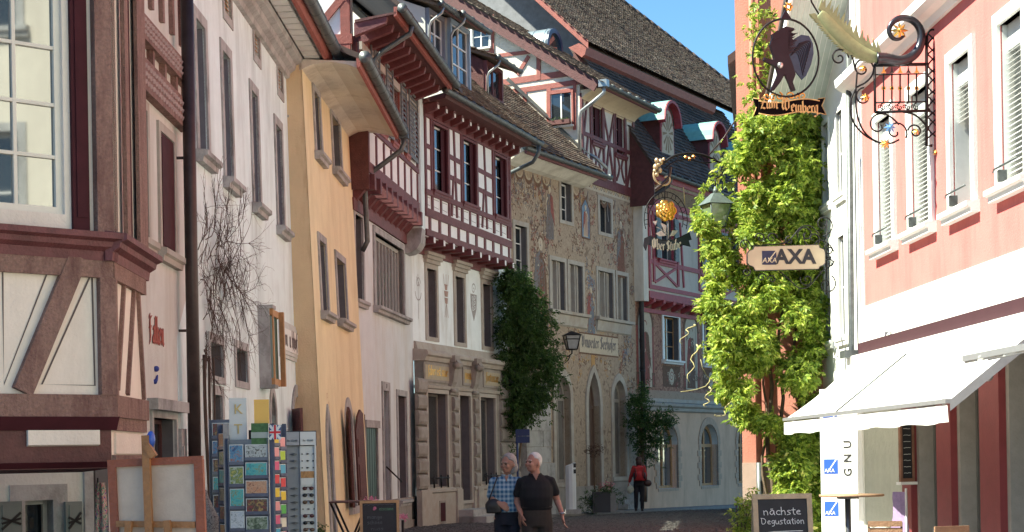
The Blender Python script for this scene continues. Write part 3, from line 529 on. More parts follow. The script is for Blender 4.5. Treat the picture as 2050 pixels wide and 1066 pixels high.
a, b, c, d = ad; archwindow(H2, (a, b, c, d), d - .62, 0, .16, .03, .34, STONE, SASHG, GLASSC, WHITE, name='arched_door', cols=1)
for xa, xb, yo in ((575, 582, .25), (609, 616, .0)):
    r = F2.R(xa, 795, xb, 1000); q = MB(); q.box(0, .045, -.5, 0, 1.2, ad[3] - .25); [q.box(-.012, 0, -.45, -.05, 1.3 + k * .6, 1.8 + k * .6) for k in range(2)]
    o = obj('shutter', q, TIMB, H2, 'open dark red shutter'); o.location = ((ad[0] - .14 if yo else ad[1] + .14), -.02, 0); o.rotation_euler.z = radians(-66 if yo else 64)
# projecting wooden showcase on the wall
r = F2.R(523, 622, 556, 780); q = MB(); a, c, d = r[0] - .35, r[2], r[3]
q.box(a, a + .06, -.17, 0, c, d, 0); q.box(a + .06, a + .85, -.20, -.16, d - .1, d, 1); q.box(a + .06, a + .85, -.20, -.16, c, c + .1, 1); q.box(a + .76, a + .85, -.27, -.2, c, d, 1); q.box(a + .06, a + .14, -.22, -.2, c, d, 1); q.box(a + .06, a + .76, -.17, -.13, c + .1, d - .1, 2)
q.box(a - .02, a + .3, -.23, 0, d, d + .05, 0); q.box(a - .02, a + .3, -.23, 0, c - .05, c, 0)
obj('wall_showcase', q, [STONE, OAK, mat('bottle_green_paint', (.02, .07, .05), .4)], H2, 'narrow wall showcase with grey side and green front')
# name plaque
r = F2.R(560, 655, 591, 712); a, b, c, d = r; q = MB(); q.box(a - .15, b + .15, -.03, 0, c - .12, d + .12); q.box(a - .08, b + .08, -.045, -.03, c - .06, d + .06)
pq = obj('name_plaque', q, mat('pale_grey_trim', (.5, .52, .5), .8), H2); q = MB(); q.box(a, b, -.055, -.045, c, d); obj('plaque_face', q, SASH, pq)
t = pen('Im Buchhof', .17, 0, .003, .24, width=(b - a) * .9); o = obj('lettering', t, LINE, pq); o.location = ((a + b) / 2, -.056, (c + d) / 2 - .1)
# eaves
zt = 8.55; q = MB(); q.prof([(.0, zt - .35), (-.06, zt - .33), (-.08, zt - .25), (-.16, zt - .2), (-.18, zt - .12), (-.27, zt - .08), (-.3, zt), (0, zt)], -9.6, .12); obj('cornice', q, STONE, H2)
q = MB(); q.box(-9.6, .12, -.66, 0, zt + .03, zt + .06); obj('soffit', q, STONE, H2)
me = MB(); me.box(0, .30, -.58, -.33, zt - .004, zt + .029); me = mesh(me, SASH)
for k in range(26): o = obj('soffit_board', me, None, H2) if False else obj('soffit_board', me, SASH, H2); o.location = (-.4 - k * .36, 0, 0)
q = MB(); q.prof([(-.66, zt - .04), (-.72, zt - .02), (-.78, zt + .12), (-.66, zt + .12)], -9.6, .12); obj('red_fascia', q, TIMR, H2)
gutter(H2, (-9.6, -.86, zt + .13), (.18, -.86, zt + .13), ZINC, .1)
q = MB(); q.prof([(-.8, zt + .15), (6, zt + 5.4), (6, zt + 5.2), (-.8, zt + .07)], -9.6, .1); obj('roof', q, TILE2, H2)
# downpipe between the two houses
q = MB(); p0 = F1.loc(W(384, 0, 19.9)); x = F1.P(381, 400, .16)[0]; q.tube([(x, -.16, 0), (x, -.16, 8.8)], .075, 12); [q.tube([(x, -.16, z), (x, -.16, z + .05)], .07, 12) for z in (1.2, 3.2, 5.2, 7.2)]; [q.box(x - .015, x + .015, -.16, 0, z, z + .03) for z in (1.2, 3.2, 5.2, 7.2)]
o = obj('downpipe', q, COPR); o.matrix_world = F1.M; tag(o, 'thick brown downpipe between pinkish corner house and white house', 'drainpipe')
# ======== ochre house ========
H3 = thing('house', 'narrow ochre yellow house with coved white eaves', 'house', F3.M)
o3 = [F3.R(626, 180, 644, 320), F3.R(662, 228, 684, 357), F3.R(637, 480, 657, 632), F3.R(671, 515, 695, 650)]
d3 = F3.R(652, 835, 676, 1180); w3 = F3.R(690, 815, 712, 1013); L3 = 6.3
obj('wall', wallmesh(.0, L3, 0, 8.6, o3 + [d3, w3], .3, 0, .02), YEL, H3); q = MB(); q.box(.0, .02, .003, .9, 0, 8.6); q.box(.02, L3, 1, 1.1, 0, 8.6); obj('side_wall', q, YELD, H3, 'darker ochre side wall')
for r in o3: window(H3, r, 0, .13, .03, .2, STONE, SASHG, GLASSC, 2, 1, silld=.13, fw=.06)
a, b, c, d = d3; archwindow(H3, (a, b, .02, d), d - .65, 0, .2, .03, .3, STONE, LSHUT, LSHUT, YEL, name='arched_door', cols=1, sill=False)
a, b, c, d = w3; archwindow(H3, w3, d - .45, 0, .17, .03, .28, STONE, SASHG, GLASSC, YEL)
for s_, x in ((0, a - .2), (1, b + .22)):
    q = MB(); q.prism([(0, 0), (.46, 0), (.46, d - c - .1), (.3, d - c - .02), (.15, d - c - .15), (0, d - c - .45)], -.02, .02); q.box(.06, .4, -.032, -.02, .15, .8); q.box(.06, .4, -.032, -.02, .95, d - c - .6)
    o = obj('shutter', q, TIMB, H3, 'open dark brown shutter'); o.location = (x, -.04, c); o.rotation_euler.z = radians(196 if not s_ else -13)
t = MB()
for k in range(5): t.ribbon(spiral(.0 + (k % 2) * .12 - .06, .12 * k, .09, 1, k, 1 if k % 2 else -1), .016, 0)
o = obj('painted_ornament', t, mat('faded_red', (.45, .24, .14), .9), H3); pu = F3.P(657, 815); o.location = (pu[0], -.004, pu[1] - .3)
zt = 8.15; cov = [(.05, zt + .2), (-.2, zt + .3), (-.5, zt + .32), (-.8, zt + .25), (-.95, zt + .18), (-.95, zt + .3), (.05, zt + .4)]
q = MB(); q.prof(cov, .0, L3 + .1); obj('coved_eaves', q, SOFF, H3); q = MB(); q.prof([(-.95, zt + .16), (-1., zt + .18), (-1.03, zt + .33), (-.95, zt + .33)], -.1, L3 + .12); obj('red_fascia', q, TIMR, H3)
gutter(H3, (-.1, -1.1, zt + .34), (L3 + .35, -1.1, zt + .34), ZINC, .1)
q = MB(); q.prof([(-1.05, zt + .4), (5, zt + 3.4), (5, zt + 3.2), (-1.05, zt + .3)], -.05, L3 + .1); obj('roof', q, TILE2, H3)
q = MB(); ex = L3 + .3; q.tube([(ex, -1.1, zt + .25), (ex, -1.1, zt + .1), (ex, -1.02, zt - .05), (ex + .05, -.55, zt - .35), (ex + .05, -.3, zt - .5), (ex + .05, -.22, zt - .65), (ex + .05, -.22, zt - 1.9), (ex + .05, -.1, zt - 2.1)], .055, 10); obj('drain_elbow', q, ZINC, H3)
q = MB(); q.box(ex - .1, ex + .1, -1.2, -1.0, zt + .2, zt + .42); obj('hopper', q, ZINC, H3)
# ======== timber house with jetty on brackets ========
H4 = thing('house', 'half timbered house with jettied shuttered storey between ochre house and white guild house', 'house', F4.M)
L4 = 6.95; J = .35; LJ = 5.97
o4 = [F4.R(709, 428, 727, 606), F4.R(748, 465, 808, 638), F4.R(766, 782, 781, 1030), F4.R(795, 792, 815, 1000), F4.R(731, 856, 757, 1000)]
obj('wall', wallmesh(0, L4, 0, 7.62, o4, .3), GREYW, H4)
window(H4, o4[0], 0, .13, .03, .2, STONE, SASHG, GLASSC, 3, 1, fw=.07); window(H4, o4[1], 0, .14, .04, .16, STONE, SASHG, GLASSC, 9, 1, fw=.08, silld=.15)
window(H4, o4[3], 0, .14, .03, .25, STONE, SASHG, GLASS, 1, 1)
a, b, c, d = o4[2]; q = MB(); q.box(a - .14, a, -.03, .28, 0, d + .2); q.box(b, b + .14, -.03, .28, 0, d + .2); q.box(a, b, -.029, .28, d, d + .2); q.box(a, b, .26, .3, 0, d, 1); q.box(a, b, -.3, .2, .0, .3); pd = obj('stone_doorway', q, [STONE, mat('dark_door', (.07, .06, .065), .6)], H4)
q = MB(); q.tube([(a + .05, -.05, 1.5), (b + .2, -.25, 1.15)], .02, 6); obj('handrail', q, IRON, pd)
a, b, c, d = o4[4]; q = MB(); q.box(a - .1, b + .1, -.06, 0, d, d + .16); q.box(a - .06, a, -.02, .2, c, d); q.box(b, b + .06, -.02, .2, c, d); q.box(a, b, .02, .06, c, d, 1); [q.box(a + (b - a) * k / 5, a + (b - a) * k / 5 + .015, .012, .02, c, d, 1) for k in range(1, 5)]; obj('green_door', q, [STONE, mat('dull_green_paint', (.05, .09, .075), .4)], H4)
r = F4.R(711, 830, 721, 1000); q = MB(); q.box(0, .04, -.16, 0, r[2], r[3]); o = obj('shutter', q, TIMB, H4, 'open brown shutter'); o.location = (r[0] + .2, 0, 0)
q = MB(); q.box(0, L4, -.06, 0, 0, .75); obj('plinth', q, SAND, H4); q = MB(); r = F4.R(820, 1022, 826, 1048); q.box(r[0], r[1], -.065, -.04, .2, .65); obj('cellar_opening', q, GLASS, H4)
t = txt('7', .16); textobj('7', .14, Matrix.Translation((o4[2][0] + .3, -.04, o4[2][3] + .1)) @ UPR, LINE, H4)
# jetty
zj0 = 7.62; zj1 = 10.45
o4j = [F4.R(756, 60, 768, 245, J), F4.R(783, 130, 796, 285, J), F4.R(809, 175, 813, 300, J)]
zb = zj0 + 1.15; zt4 = zb + 1.55
def u4(x, y=250): return F4.P(x, y, J)[0]
oj = [(u4(757), u4(768), zb, zt4), (u4(783), u4(797), zb, zt4), (u4(809), u4(813), zb, zt4), (u4(733), u4(738), zb, zt4)]
obj('jetty_wall', wallmesh(-.0, LJ, zj0, zj1, oj, .15, -J, J), FILL, H4)
for r in oj: window(H4, r, -J, .05, .04, .14, TIMR, SASH, GLASS, 2, 3, sill=True, silld=.05, fw=.04)
for xa, xb in ((738, 747), (748, 756), (768, 782), (797, 809), (813, 831)): slatshutter(H4, u4(xa) + .03, u4(xb) - .03, zb - .02, zt4, -J - .09, LSHUT, pitch=.11)
hb = [((0, zj0 + .12), (LJ, zj0 + .12), .22), ((0, zb - .16), (LJ, zb - .16), .11), ((0, zt4 + .12), (LJ, zt4 + .12), .16)]
beams(H4, F4, hb, TIMV, J, .045, local=True)
q = MB(); q.box(-.03, .0, -J - .04, .1, zj0 - .35, zj1); obj('side_boards', q, TIMB, H4)
for i in range(8): x = .1 + i * (LJ - .2) / 7; beams(H4, F4, [((x, zj0 + .25), (x, zb - .24), .11)], TIMV, J, .03, name='stud', local=True)
for x in (.08, u4(767) + 0, LJ - .08): beams(H4, F4, [((x, zb - .1), (x, zj1), .15)], TIMV, J, .037, name='post', local=True)
qb = MB(); qb.prism([(-.09, 0), (.09, 0), (.09, -.32), (-.09, -.32)], -J - .12, .0); qb.prof([(-J + .1, -.32), (0, -.6), (0, -.32)], -.09, .09); meb = mesh(qb, TIMV)
for i in range(10): o = obj('bracket', meb, TIMV, H4); o.location = (.25 + i * .62, 0, zj0 - .01)
q = MB(); q.box(0, L4, -.06, 0, zj0 - .75, zj0 - .5); obj('timber_rail', q, TIMV, H4)
# rafters and soffit
q = MB(); q.prof([(-J, zj1 + .02), (-J - .85, zj1 + .16), (-J - .85, zj1 + .2), (-J, zj1 + .08)], -1., LJ + .1); obj('soffit_boards', q, TIMB, H4)
qb = MB(); qb.prof([(-J + .02, zj1 - .24), (-J - .62, zj1 - .02), (-J - .66, zj1 + .12), (-J + .02, zj1 + .02)], -.075, .075); meb = mesh(qb, TIMV)
for i in range(11): o = obj('rafter_end', meb, TIMV, H4); o.location = (-.9 + i * .64, 0, 0)
q = MB(); q.box(-.6, LJ, -J - .06, -J, zj1 - .42, zj1 - .26); obj('cream_moulding', q, SANDL, H4); q = MB(); q.prof([(-J - .8, zj1 + .1), (-J - .86, zj1 + .12), (-J - .88, zj1 + .3), (-J - .8, zj1 + .3)], -1, LJ + .1); obj('red_fascia', q, TIMR, H4)
gutter(H4, (-1, -J - .98, zj1 + .26), (LJ + .15, -J - .98, zj1 + .26), ZINC, .095)
q = MB(); q.prof([(-J - .95, zj1 + .36), (2.2, zj1 + 3.6), (2.2, zj1 + 3.4), (-J - .95, zj1 + .25)], -1, L4 + .3); obj('roof', q, TILE2, H4)
q = MB(); q.tube([(.0, -J - .98, zj1 + .15), (0, -J - .95, zj1 + .0), (.0, -J - .35, zj1 - .35), (.0, -J - .2, zj1 - .5), (.0, -J - .12, zj1 - 1.2)], .055, 10); obj('drain_elbow', q, ZINC, H4)
q = MB(); q.box(-.5, 0, -.5, 2.4, 8.9, 12.6); q.add([], [])
FG4 = Fac((-3.24 + .3, 35.0), (.99, -.12)); q = MB(); q.prism([(-3., 8.6), (-.25, 8.6), (-.25, 11.6), (-3, 13)], 0, .3); o = ch('gable_wall', q, FILL, H4, FG4.M, F4.Mi)
for A, B, w_ in (((-3, 10.35), (-.2, 10.35), .2), ((-.34, 8.7), (-.34, 11.5), .2), ((-1.2, 8.7), (-1.2, 12), .18), ((-.3, 11.45), (-3, 12.9), .26), ((-1.1, 10.4), (-.4, 11.2), .15)): q = MB(); q.beam(A, B, w_, -.05 - random.uniform(0, .01), .02); ch('beam', q, TIMR, H4, FG4.M, F4.Mi)
# white fire wall with rounded corbel
PX = LJ + .02; q = MB(); q.box(PX, PX + .62, -J - .08, 0, 7.25, 10.6); [q.prof([(0, 6.65), (-.15, 6.67), (-.3, 6.75), (-.4, 6.9), (-J - .09, 7.25), (0, 7.25)], PX - .004, PX + .624, 1)]; obj('fire_wall', q, [WHITE, STONE], H4, 'white rounded fire wall standing out between the two timber storeys')
# ======== guild house: white ground storeys, timber jetty, shop front ========
H5 = thing('house', 'white house with maroon half timbered jetty above a stone shop front', 'house', F5.M)
L5 = 7.38; J5 = .5
o5 = [F5.R(853, 537, 874, 677), F5.R(910, 553, 930, 688), F5.R(965, 568, 984, 696)]
obj('wall', wallmesh(-.1, L5, 4.2, 7.1, o5, .34), MINT, H5)
for r in o5: window(H5, r, 0, .13, .03, .26, SANDL, SASH, GLASS, 2, 3, head=True, sill=False, fw=.05); 
SF = -.28   # shop front plane
sw = [F5.R(853, 788, 896, 992, -SF), F5.R(917, 792, 943, 1030, -SF), F5.R(959, 800, 992, 982, -SF)]
sw = [(a, b, (.55 if i == 1 else .95), 3.3) for i, (a, b, c, d) in enumerate(sw)]
obj('shop_front', wallmesh(.0, L5 - .05, 0, 4.25, sw, .42, SF, .28), SAND, H5)
for i, r in enumerate(sw):
    a, b, c, d = r; p = window(H5, r, SF, .1, .05, .28, SANDL, SAND if i != 1 else mat('grey_door_paint', (.12, .11, .105), .6), GLASSB if i != 1 else GLASS, 2 if i != 1 else 1, 1, sill=False, fw=.06)
    if i != 1: q = MB(); q.tube([(a + .05, SF - .1, c + .22), (b - .1, SF - .1, c + .22)], .02, 6); [q.tube([(x, SF - .1, c + .3), (x, SF - .1, c - .02)], .022, 6) for x in (a + .2, (a + b) / 2, b - .2)]; obj('rail', q, IRON, p)
    if i == 2:
        q = MB(); cx, cz = (a + b) / 2 - .2, c + 1.25
        for k in range(12): t0 = k * pi / 6; q.prism([(cx + .1 * cos(t0 - .25), cz + .1 * sin(t0 - .25)), (cx + .2 * cos(t0), cz + .2 * sin(t0)), (cx + .1 * cos(t0 + .25), cz + .1 * sin(t0 + .25))], SF + .2, SF + .21)
        q.tube([(cx, SF + .2, cz), (cx, SF + .21, cz)], .1, 14); obj('sun_emblem', q, GOLD, p); textobj('KAFFEE', .12, Matrix.Translation((cx, SF + .19, cz - .35)) @ UPR, SASH, p)
# rusticated pilasters: each block its own stone
bl = MB(); bl.prof([(0, 0), (-.06, .02), (-.07, .08), (-.07, .3), (-.06, .36), (0, .38)], 0, 1)
for (xa, xb) in ((834, 852), (906, 915), (949, 957), (1001, 1009)):
    a = F5.P(xa, 900, -SF)[0]; b = F5.P(xb, 900, -SF)[0]
    if xa == 1001: b = L5 - .05
    for k in range(7):
        q = MB(); z0 = .9 + k * .395; rr = random.uniform(-.015, .02); q.prof([(SF + .02, z0), (SF - .05 - rr, z0 + .03), (SF - .08 - rr, z0 + .1), (SF - .08 - rr, z0 + .29), (SF - .05 - rr, z0 + .36), (SF + .02, z0 + .385)], a, b); obj('stone', q, SAND, H5)
    q = MB(); q.box(a - .04, b + .04, SF - .14, SF, 0, .86); q.box(a - .02, b + .02, SF - .12, SF, .86, .9); obj('pedestal', q, SANDL, H5)
q = MB(); q.box(-.05, sw[1][0] - .1, SF - .08, SF, 0, .8); q.box(sw[1][1] + .1, L5, SF - .08, SF, 0, .8); q.prof([(SF, .8), (SF - .11, .82), (SF - .11, .88), (SF, .92)], -.05, sw[1][0] - .1); q.prof([(SF, .8), (SF - .11, .82), (SF - .11, .88), (SF, .92)], sw[1][1] + .1, L5); obj('plinth', q, SANDL, H5)
r = F5.R(881, 1012, 891, 1043, .36); q = MB(); q.box(r[0] - .05, r[1] + .05, -.375, -.36, .02, .6); q.box(r[0], r[1], -.38, -.374, .08, .55, 1); obj('cellar_opening', q, [SAND, DARKM], H5)
for k in range(2): q = MB(); q.box(sw[1][0] - .5 + .0 * k, sw[1][1] + 1.0 - .3 * k, SF - .9 + .35 * k, SF, .0 - .1, .17 + .17 * k - .01); obj('step', q, STONE, H5)
q = MB(); q.prof([(0, 4.4), (-.38, 4.36), (-.42, 4.3), (-.42, 4.24), (-.36, 4.2), (-.33, 4.1), (0, 4.1)], -.1, L5 + .02); q.box(-.02, L5, -.3, -.0, 3.42, 3.5); q.prof([(SF, 3.4), (SF - .06, 3.42), (SF - .08, 3.5), (SF, 3.52)], -.04, L5); q.prof([(0, 4.4), (0, 4.6), (-.06, 4.58), (-.1, 4.4)], 0, L5); obj('cornice', q, SANDL, H5)
PAN = mat('sign_panel', (.36, .31, .22), .8, .1, 9)
for (xa, xb, s) in ((847, 901, 'faber est suae'), (925, 946, 'quisque'), (966, 1000, 'fortunae')):
    a = F5.P(xa, 740, -SF)[0]; b = F5.P(xb, 740, -SF)[0]; q = MB(); q.box(a, b, SF - .03, SF, 3.58, 4.06); q.box(a + .07, b - .07, SF - .034, SF - .03, 3.64, 4.0, 1); p = obj('frieze_panel', q, [SAND, PAN], H5)
    t = pen(s, .15, 0, .004, .24, width=(b - a) * .72); o = obj('lettering', t, GOLD, p); o.location = ((a + b) / 2, SF - .036, 3.75)
for (xa, xb) in ((904, 925), (948, 966)):
    a = F5.P(xa, 740, .4)[0] + .05; b = a + .3; q = MB(); q.prof([(SF, 3.3), (SF - .06, 3.3), (SF - .08, 3.5), (SF - .14, 3.62), (SF - .17, 3.8), (SF - .2, 3.95), (SF - .28, 4.0), (SF - .3, 4.1), (SF - .24, 4.18), (SF, 4.18)], a, b); q.box(a - .04, b + .04, SF - .22, SF, 4.14, 4.3)
    q.tube([(a - .02, SF - .22, 4.05), (b + .02, SF - .22, 4.05)], .08, 12); q.tube([(a - .01, SF - .1, 3.4), (b + .01, SF - .1, 3.4)], .05, 10); obj('console', q, SAND, H5)
CR = mat('painted_crest', (.36, .24, .20), .9, .25, 9); CR2 = mat('painted_crest_grey', (.33, .31, .30), .9, .2, 9)
def crest(cx, cz, w_, h_, m, kind):
    q = MB()
    if kind == 0: q.ribbon(arc(cx, cz, w_ * .5, 180, 360), .03, -.004); q.ribbon([(cx, cz + h_ * .6), (cx, cz - h_ * .9)], .02, -.0045); q.ribbon(spiral(cx, cz + h_ * .3, w_ * .4, 1.2), .025, -.005); q.ribbon([(cx - w_ * .3, cz + h_ * .5), (cx + w_ * .3, cz + h_ * .2)], .02, -.0055)
    elif kind == 1: [q.prism([(cx - w_ * .35 * s, z), (cx + w_ * .35 * s, z), (cx + w_ * .25 * s, z - h_ * .2), (cx - w_ * .25 * s, z - h_ * .2)], -.005 - .0003 * i, 0) for i, (s, z) in enumerate(((.7, cz + h_ * .35), (1, cz + h_ * .12), (.8, cz - h_ * .12)))]; [q.ribbon([(cx, cz - h_ * .3), (cx + x * w_, cz - h_ * .8)], .02, -.004 - .0003 * i) for i, x in enumerate((-.3, 0, .3))]; [q.ribbon([(cx + x * w_, cz + h_ * .3), (cx + x * 1.6 * w_, cz + h_ * .7)], .02, -.006 - .0003 * i) for i, x in enumerate((-.3, 0, .3))]
    else: q.prism([(cx - w_ * .5, cz + h_ * .3), (cx + w_ * .5, cz + h_ * .3), (cx + w_ * .45, cz - h_ * .25), (cx, cz - h_ * .75), (cx - w_ * .45, cz - h_ * .25)], -.004, 0); q.ribbon(spiral(cx, cz + h_ * .5, w_ * .35, 1.3), .03, -.005); [q.ribbon(spiral(cx + s * w_ * .15, cz + z * h_, w_ * .16, 1.2, 0, s), .018, -.007, mi=1) for s in (-1, 1) for z in (-.25, -.05, .15)]
    obj('painted_crest', q, [m, MINT], H5)
for px, py, w_, h_, m, k in ((837, 585, .4, .75, CR2, 0), (893, 590, .42, .75, CR, 1), (948, 605, .5, .7, CR2, 2), (995, 605, .35, .6, CR2, 0)): c_ = F5.P(px, py); crest(c_[0], c_[1], w_, h_, m, k)
q = MB(); q.box(0, L5 - .9, -.07, 0, 6.8, 7.1); obj('timber_rail', q, TIMV, H5)
# jetty
def u5(x, y=400): return F5.P(x, y, J5)[0]
zj0 = 7.1; zj1 = 10.35; wz0, wz1 = 8.34, 9.98; ul, ur = u5(850), u5(1021)
wn = [(u5(868), u5(895), wz0, wz1), (u5(927), u5(952), wz0, wz1), (u5(990), u5(1012), wz0, wz1)]
obj('jetty_wall', wallmesh(ul, ur, zj0, zj1, wn, .25, -J5, J5), FILL, H5)
for r in wn:
    a, b, c, d = r; window(H5, (a, b, c, d), -J5, .06, .05, .13, TIMV, SASH, GLASS, 1, 3, sill=True, silld=.05, fw=.05)
    q = MB(); q.box(b - .04, b - .005, -J5 - .02, -J5 + .14, c, d); q.box(a + (b - a) * .7, b - .01, -J5 + .03, -J5 + .045, c, d); obj('shutter', q, DARKM, H5)
S = []; zr1 = wz0 + .5; zr2 = wz0 + 1.02
S += [((ul, zj0 + .62), (ur, zj0 + .55), .2), ((ul, zj0 + .12), (ur, zj0 + .08), .16), ((ul, zj1 - .12), (ur, zj1 - .12), .24), ((ul, wz1 + .15), (ur, wz1 + .15), .13), ((ul, wz0 - .12), (ur, wz0 - .14), .13)]
beams(H5, F5, S, TIMV, J5, .045, local=True, name='rail')
P_ = [ul + .07, wn[0][0] - .13, wn[0][1] + .11, wn[1][0] - .13, wn[1][1] + .11, wn[2][0] - .13, wn[2][1] + .11, ur - .06]
beams(H5, F5, [((x, zj0 + .7), (x + random.uniform(-.03, .03), zj1 - .2), .115) for x in P_], TIMV, J5, .034, local=True, name='post')
for a, b in ((P_[2], P_[3]), (P_[4], P_[5])):
    m_ = (a + b) / 2; beams(H5, F5, [((m_ + .1, zj0 + .75), (m_ - .05, wz1 + .1), .1), ((m_ - .3, zj0 + .75), (m_ - .12, wz0 + .55), .09)], TIMV, J5, .03, local=True, name='brace')
    beams(H5, F5, [((a, zr1), (b, zr1 - .03), .12), ((a, zr2), (b, zr2 - .03), .12)], TIMV, J5, .026, local=True, name='rail')
for a, b in ((P_[0], P_[1]), (P_[6], P_[7])): beams(H5, F5, [((a, zr1), (b, zr1), .11), ((a, zr2), (b, zr2), .11)], TIMV, J5, .026, local=True, name='rail')
for i in range(3): a, b = wn[i][0], wn[i][1]; beams(H5, F5, [(((a + b) / 2, zj0 + .7), ((a + b) / 2, wz0 - .12), .09)], TIMV, J5, .03, local=True, name='stud')
for i in range(10): x = ul + .3 + i * (ur - ul - .5) / 9; beams(H5, F5, [((x, zj0 + .15), (x, zj0 + .55), .14)], TIMV, J5, .03, local=True, name='short_post')
nP = MB()
allx = sorted(set(P_ + [w_[0] + (w_[1] - w_[0]) / 2 for w_ in wn]))
for i in range(len(allx) - 1):     # dark line inside each panel below the windows
    a, b = allx[i] + .12, allx[i + 1] - .12
    if b - a > .1: pts = [(a, zj0 + .82), (b, zj0 + .8), (b, wz0 - .24), (a, wz0 - .24)]; nP.ribbon(pts + [pts[0]], .012, -J5 - .003)
obj('painted_line', nP, LINE, H5)
qb = MB(); qb.prism([(-.07, 0), (.07, 0), (.07, -.17), (-.07, -.17)], -J5 - .13, .02); meb = mesh(qb, TIMV); qb = MB(); qb.box(-.06, .06, -J5 - .135, -J5 - .131, -.15, -.02); mec = mesh(qb, FILL)
for i in range(10): o = obj('bracket', meb, TIMV, H5); o.location = (ul + .3 + i * (ur - ul - .5) / 9, 0, zj0 + .03); o2 = obj('white_end', mec, FILL, o)
q = MB(); q.box(ul, ur, -J5, 0, zj0 - .02, zj0 + .02); obj('jetty_floor', q, TIMB, H5)
qb = MB(); qb.prof([(-J5 + .02, zj1 - .26), (-J5 - .32, zj1 - .14), (-J5 - .36, zj1 + .04), (-J5 + .02, zj1 + .0)], -.07, .07); meb = mesh(qb, TIMV); qb = MB(); qb.prof([(-J5 - .36, zj1 - .12), (-J5 - .37, zj1 - .12), (-J5 - .37, zj1 - .03), (-J5 - .36, zj1 - .03)], -.05, .05); mec = mesh(qb, FILL)
for i in range(12): o = obj('rafter_end', meb, TIMV, H5); o3_ = obj('white_end', mec, FILL, o); o.location = (ul + .1 + i * (ur - ul - .2) / 11, 0, 0)
q = MB(); q.prof([(-J5, zj1 + .0), (-J5 - .62, zj1 + .08), (-J5 - .66, zj1 + .22), (-J5 - .6, zj1 + .22), (-J5, zj1 + .1)], ul - .1, ur + .1); obj('soffit_boards', q, TIMB, H5)
GY = -J5 - .78; gutter(H5, (ul - .5, GY, zj1 + .2), (ur + .55, GY, zj1 + .2), ZINC, .09)
q = MB(); x = ur + .3; q.tube([(x, GY, zj1 + .1), (x, GY, zj1 - .1), (x + .05, GY + .2, zj1 - .35), (x + .3, -.2, zj1 - .6), (x + .3, -.12, zj1 - .8)], .055, 10); obj('drain_elbow', q, ZINC, H5)
# roof, pitch 43 degrees, with tiles
ca, sa = cos(radians(43)), sin(radians(43)); e0 = (ul - .6, GY + .02, zj1 + .3)
q = MB(); q.prof([(GY + .02, zj1 + .28), (GY + .02 + 4.6 * ca, zj1 + .28 + 4.6 * sa), (GY + .02 + 4.6 * ca, zj1 + .1 + 4.6 * sa), (GY + .1, zj1 + .2)], ul - .6, L5 + .25); obj('roof', q, TILE, H5)
tiles(H5, e0, (1, 0, 0), (0, ca, sa), 48, 28, .17, .16, TILE)
def dormer(par, x0, x1, yf, z0, z1, mfr, wallm, ang, roofm, zin=True, depth=2.6, glass=GLASS, sashm=SASH, cols=2, rows=3, gm=ZINC, pipe=True, over=.35):
    "shed dormer: front at yf, roof rising backwards by ang"
    fr = .1; q = MB(); q.box(x0, x0 + fr, yf, yf + .12, z0, z1); q.box(x1 - fr, x1, yf, yf + .12, z0, z1); q.box(x0 + fr, x1 - fr, yf, yf + .12, z1 - fr, z1); q.box(x0 + fr, x1 - fr, yf - .04, yf + .12, z0, z0 + fr)
    p = obj('dormer', q, mfr, par); t = tan(radians(ang))
    for s, x in ((0, x0), (1, x1)): q = MB(); q.add([(x - .02 + .04 * s, yf + .1, z0), (x - .02 + .04 * s, yf + depth, z0 + depth), (x - .02 + .04 * s, yf + depth, z1 + depth * t), (x - .02 + .04 * s, yf + .1, z1)], [(0, 1, 2, 3)]); q.add([(x, yf + .1, z0), (x, yf + depth, z0 + depth), (x, yf + depth, z1 + depth * t), (x, yf + .1, z1)], [(3, 2, 1, 0)]); obj('cheek', q, wallm, p)
    q = MB(); fy = yf + .07; q.box(x0 + fr, x1 - fr, fy + .03, fy + .04, z0 + fr, z1 - fr); obj('pane', q, glass, p)
    q = MB(); a, b, c, d = x0 + fr, x1 - fr, z0 + fr, z1 - fr; q.box(a, a + .04, fy, fy + .03, c, d); q.box(b - .04, b, fy, fy + .03, c, d)
    for i in range(1, cols): x = a + (b - a) * i / cols; q.box(x - .025, x + .025, fy, fy + .03, c, d)
    for i in range(0, rows + 1): z = c + (d - c) * i / rows; q.box(a + .04, b - .04, fy + .004, fy + .03, z - .018, z + .018)
    obj('frame', q, sashm, p)
    q = MB(); A = [(yf - over, z1 - over * t * .5 + .02), (yf + depth, z1 + depth * t + .02), (yf + depth, z1 + depth * t + .1), (yf - over, z1 - over * t * .5 + .1)]; q.prof(A, x0 - .22, x1 + .22); obj('dormer_roof', q, roofm, p)
    q = MB(); q.prof([(yf - over, z1 - .02 - over * t * .5), (yf - over - .03, z1 - .02), (yf - over - .03, z1 + .1), (yf - over, z1 + .1)], x0 - .22, x1 + .22); obj('fascia', q, TIMB, p)
    nn = int((x1 - x0 + .44) / .17); L_ = sqrt(depth ** 2 + (depth * t) ** 2); tiles(p, (x0 - .22, yf - over, z1 - over * t * .5 + .1), (1, 0, 0), (0, cos(radians(ang)), sin(radians(ang))), nn, int(L_ / .16), .17, .16, roofm)
    g = gutter(p, (x0 - .28, yf - over - .09, z1 + .0), (x1 + .28, yf - over - .09, z1 + .0), gm, .075)
    if pipe: q = MB(); x = x1 + .12; q = MB(); x = x0 - .14; q.tube([(x, yf - over - .09, z1 - .06), (x, yf - over - .05, z1 - .2), (x, yf - .12, z1 - .38), (x, yf - .06, z1 - .5), (x, yf - .06, z0)], .035, 8); obj('downpipe', q, mat('bright_zinc', (.3, .31, .31), .35, .2, 8, metal=.6), p)
    return p
BLUEW = mat('pale_blue_paint', (.28, .36, .45), .6, .1, 8)
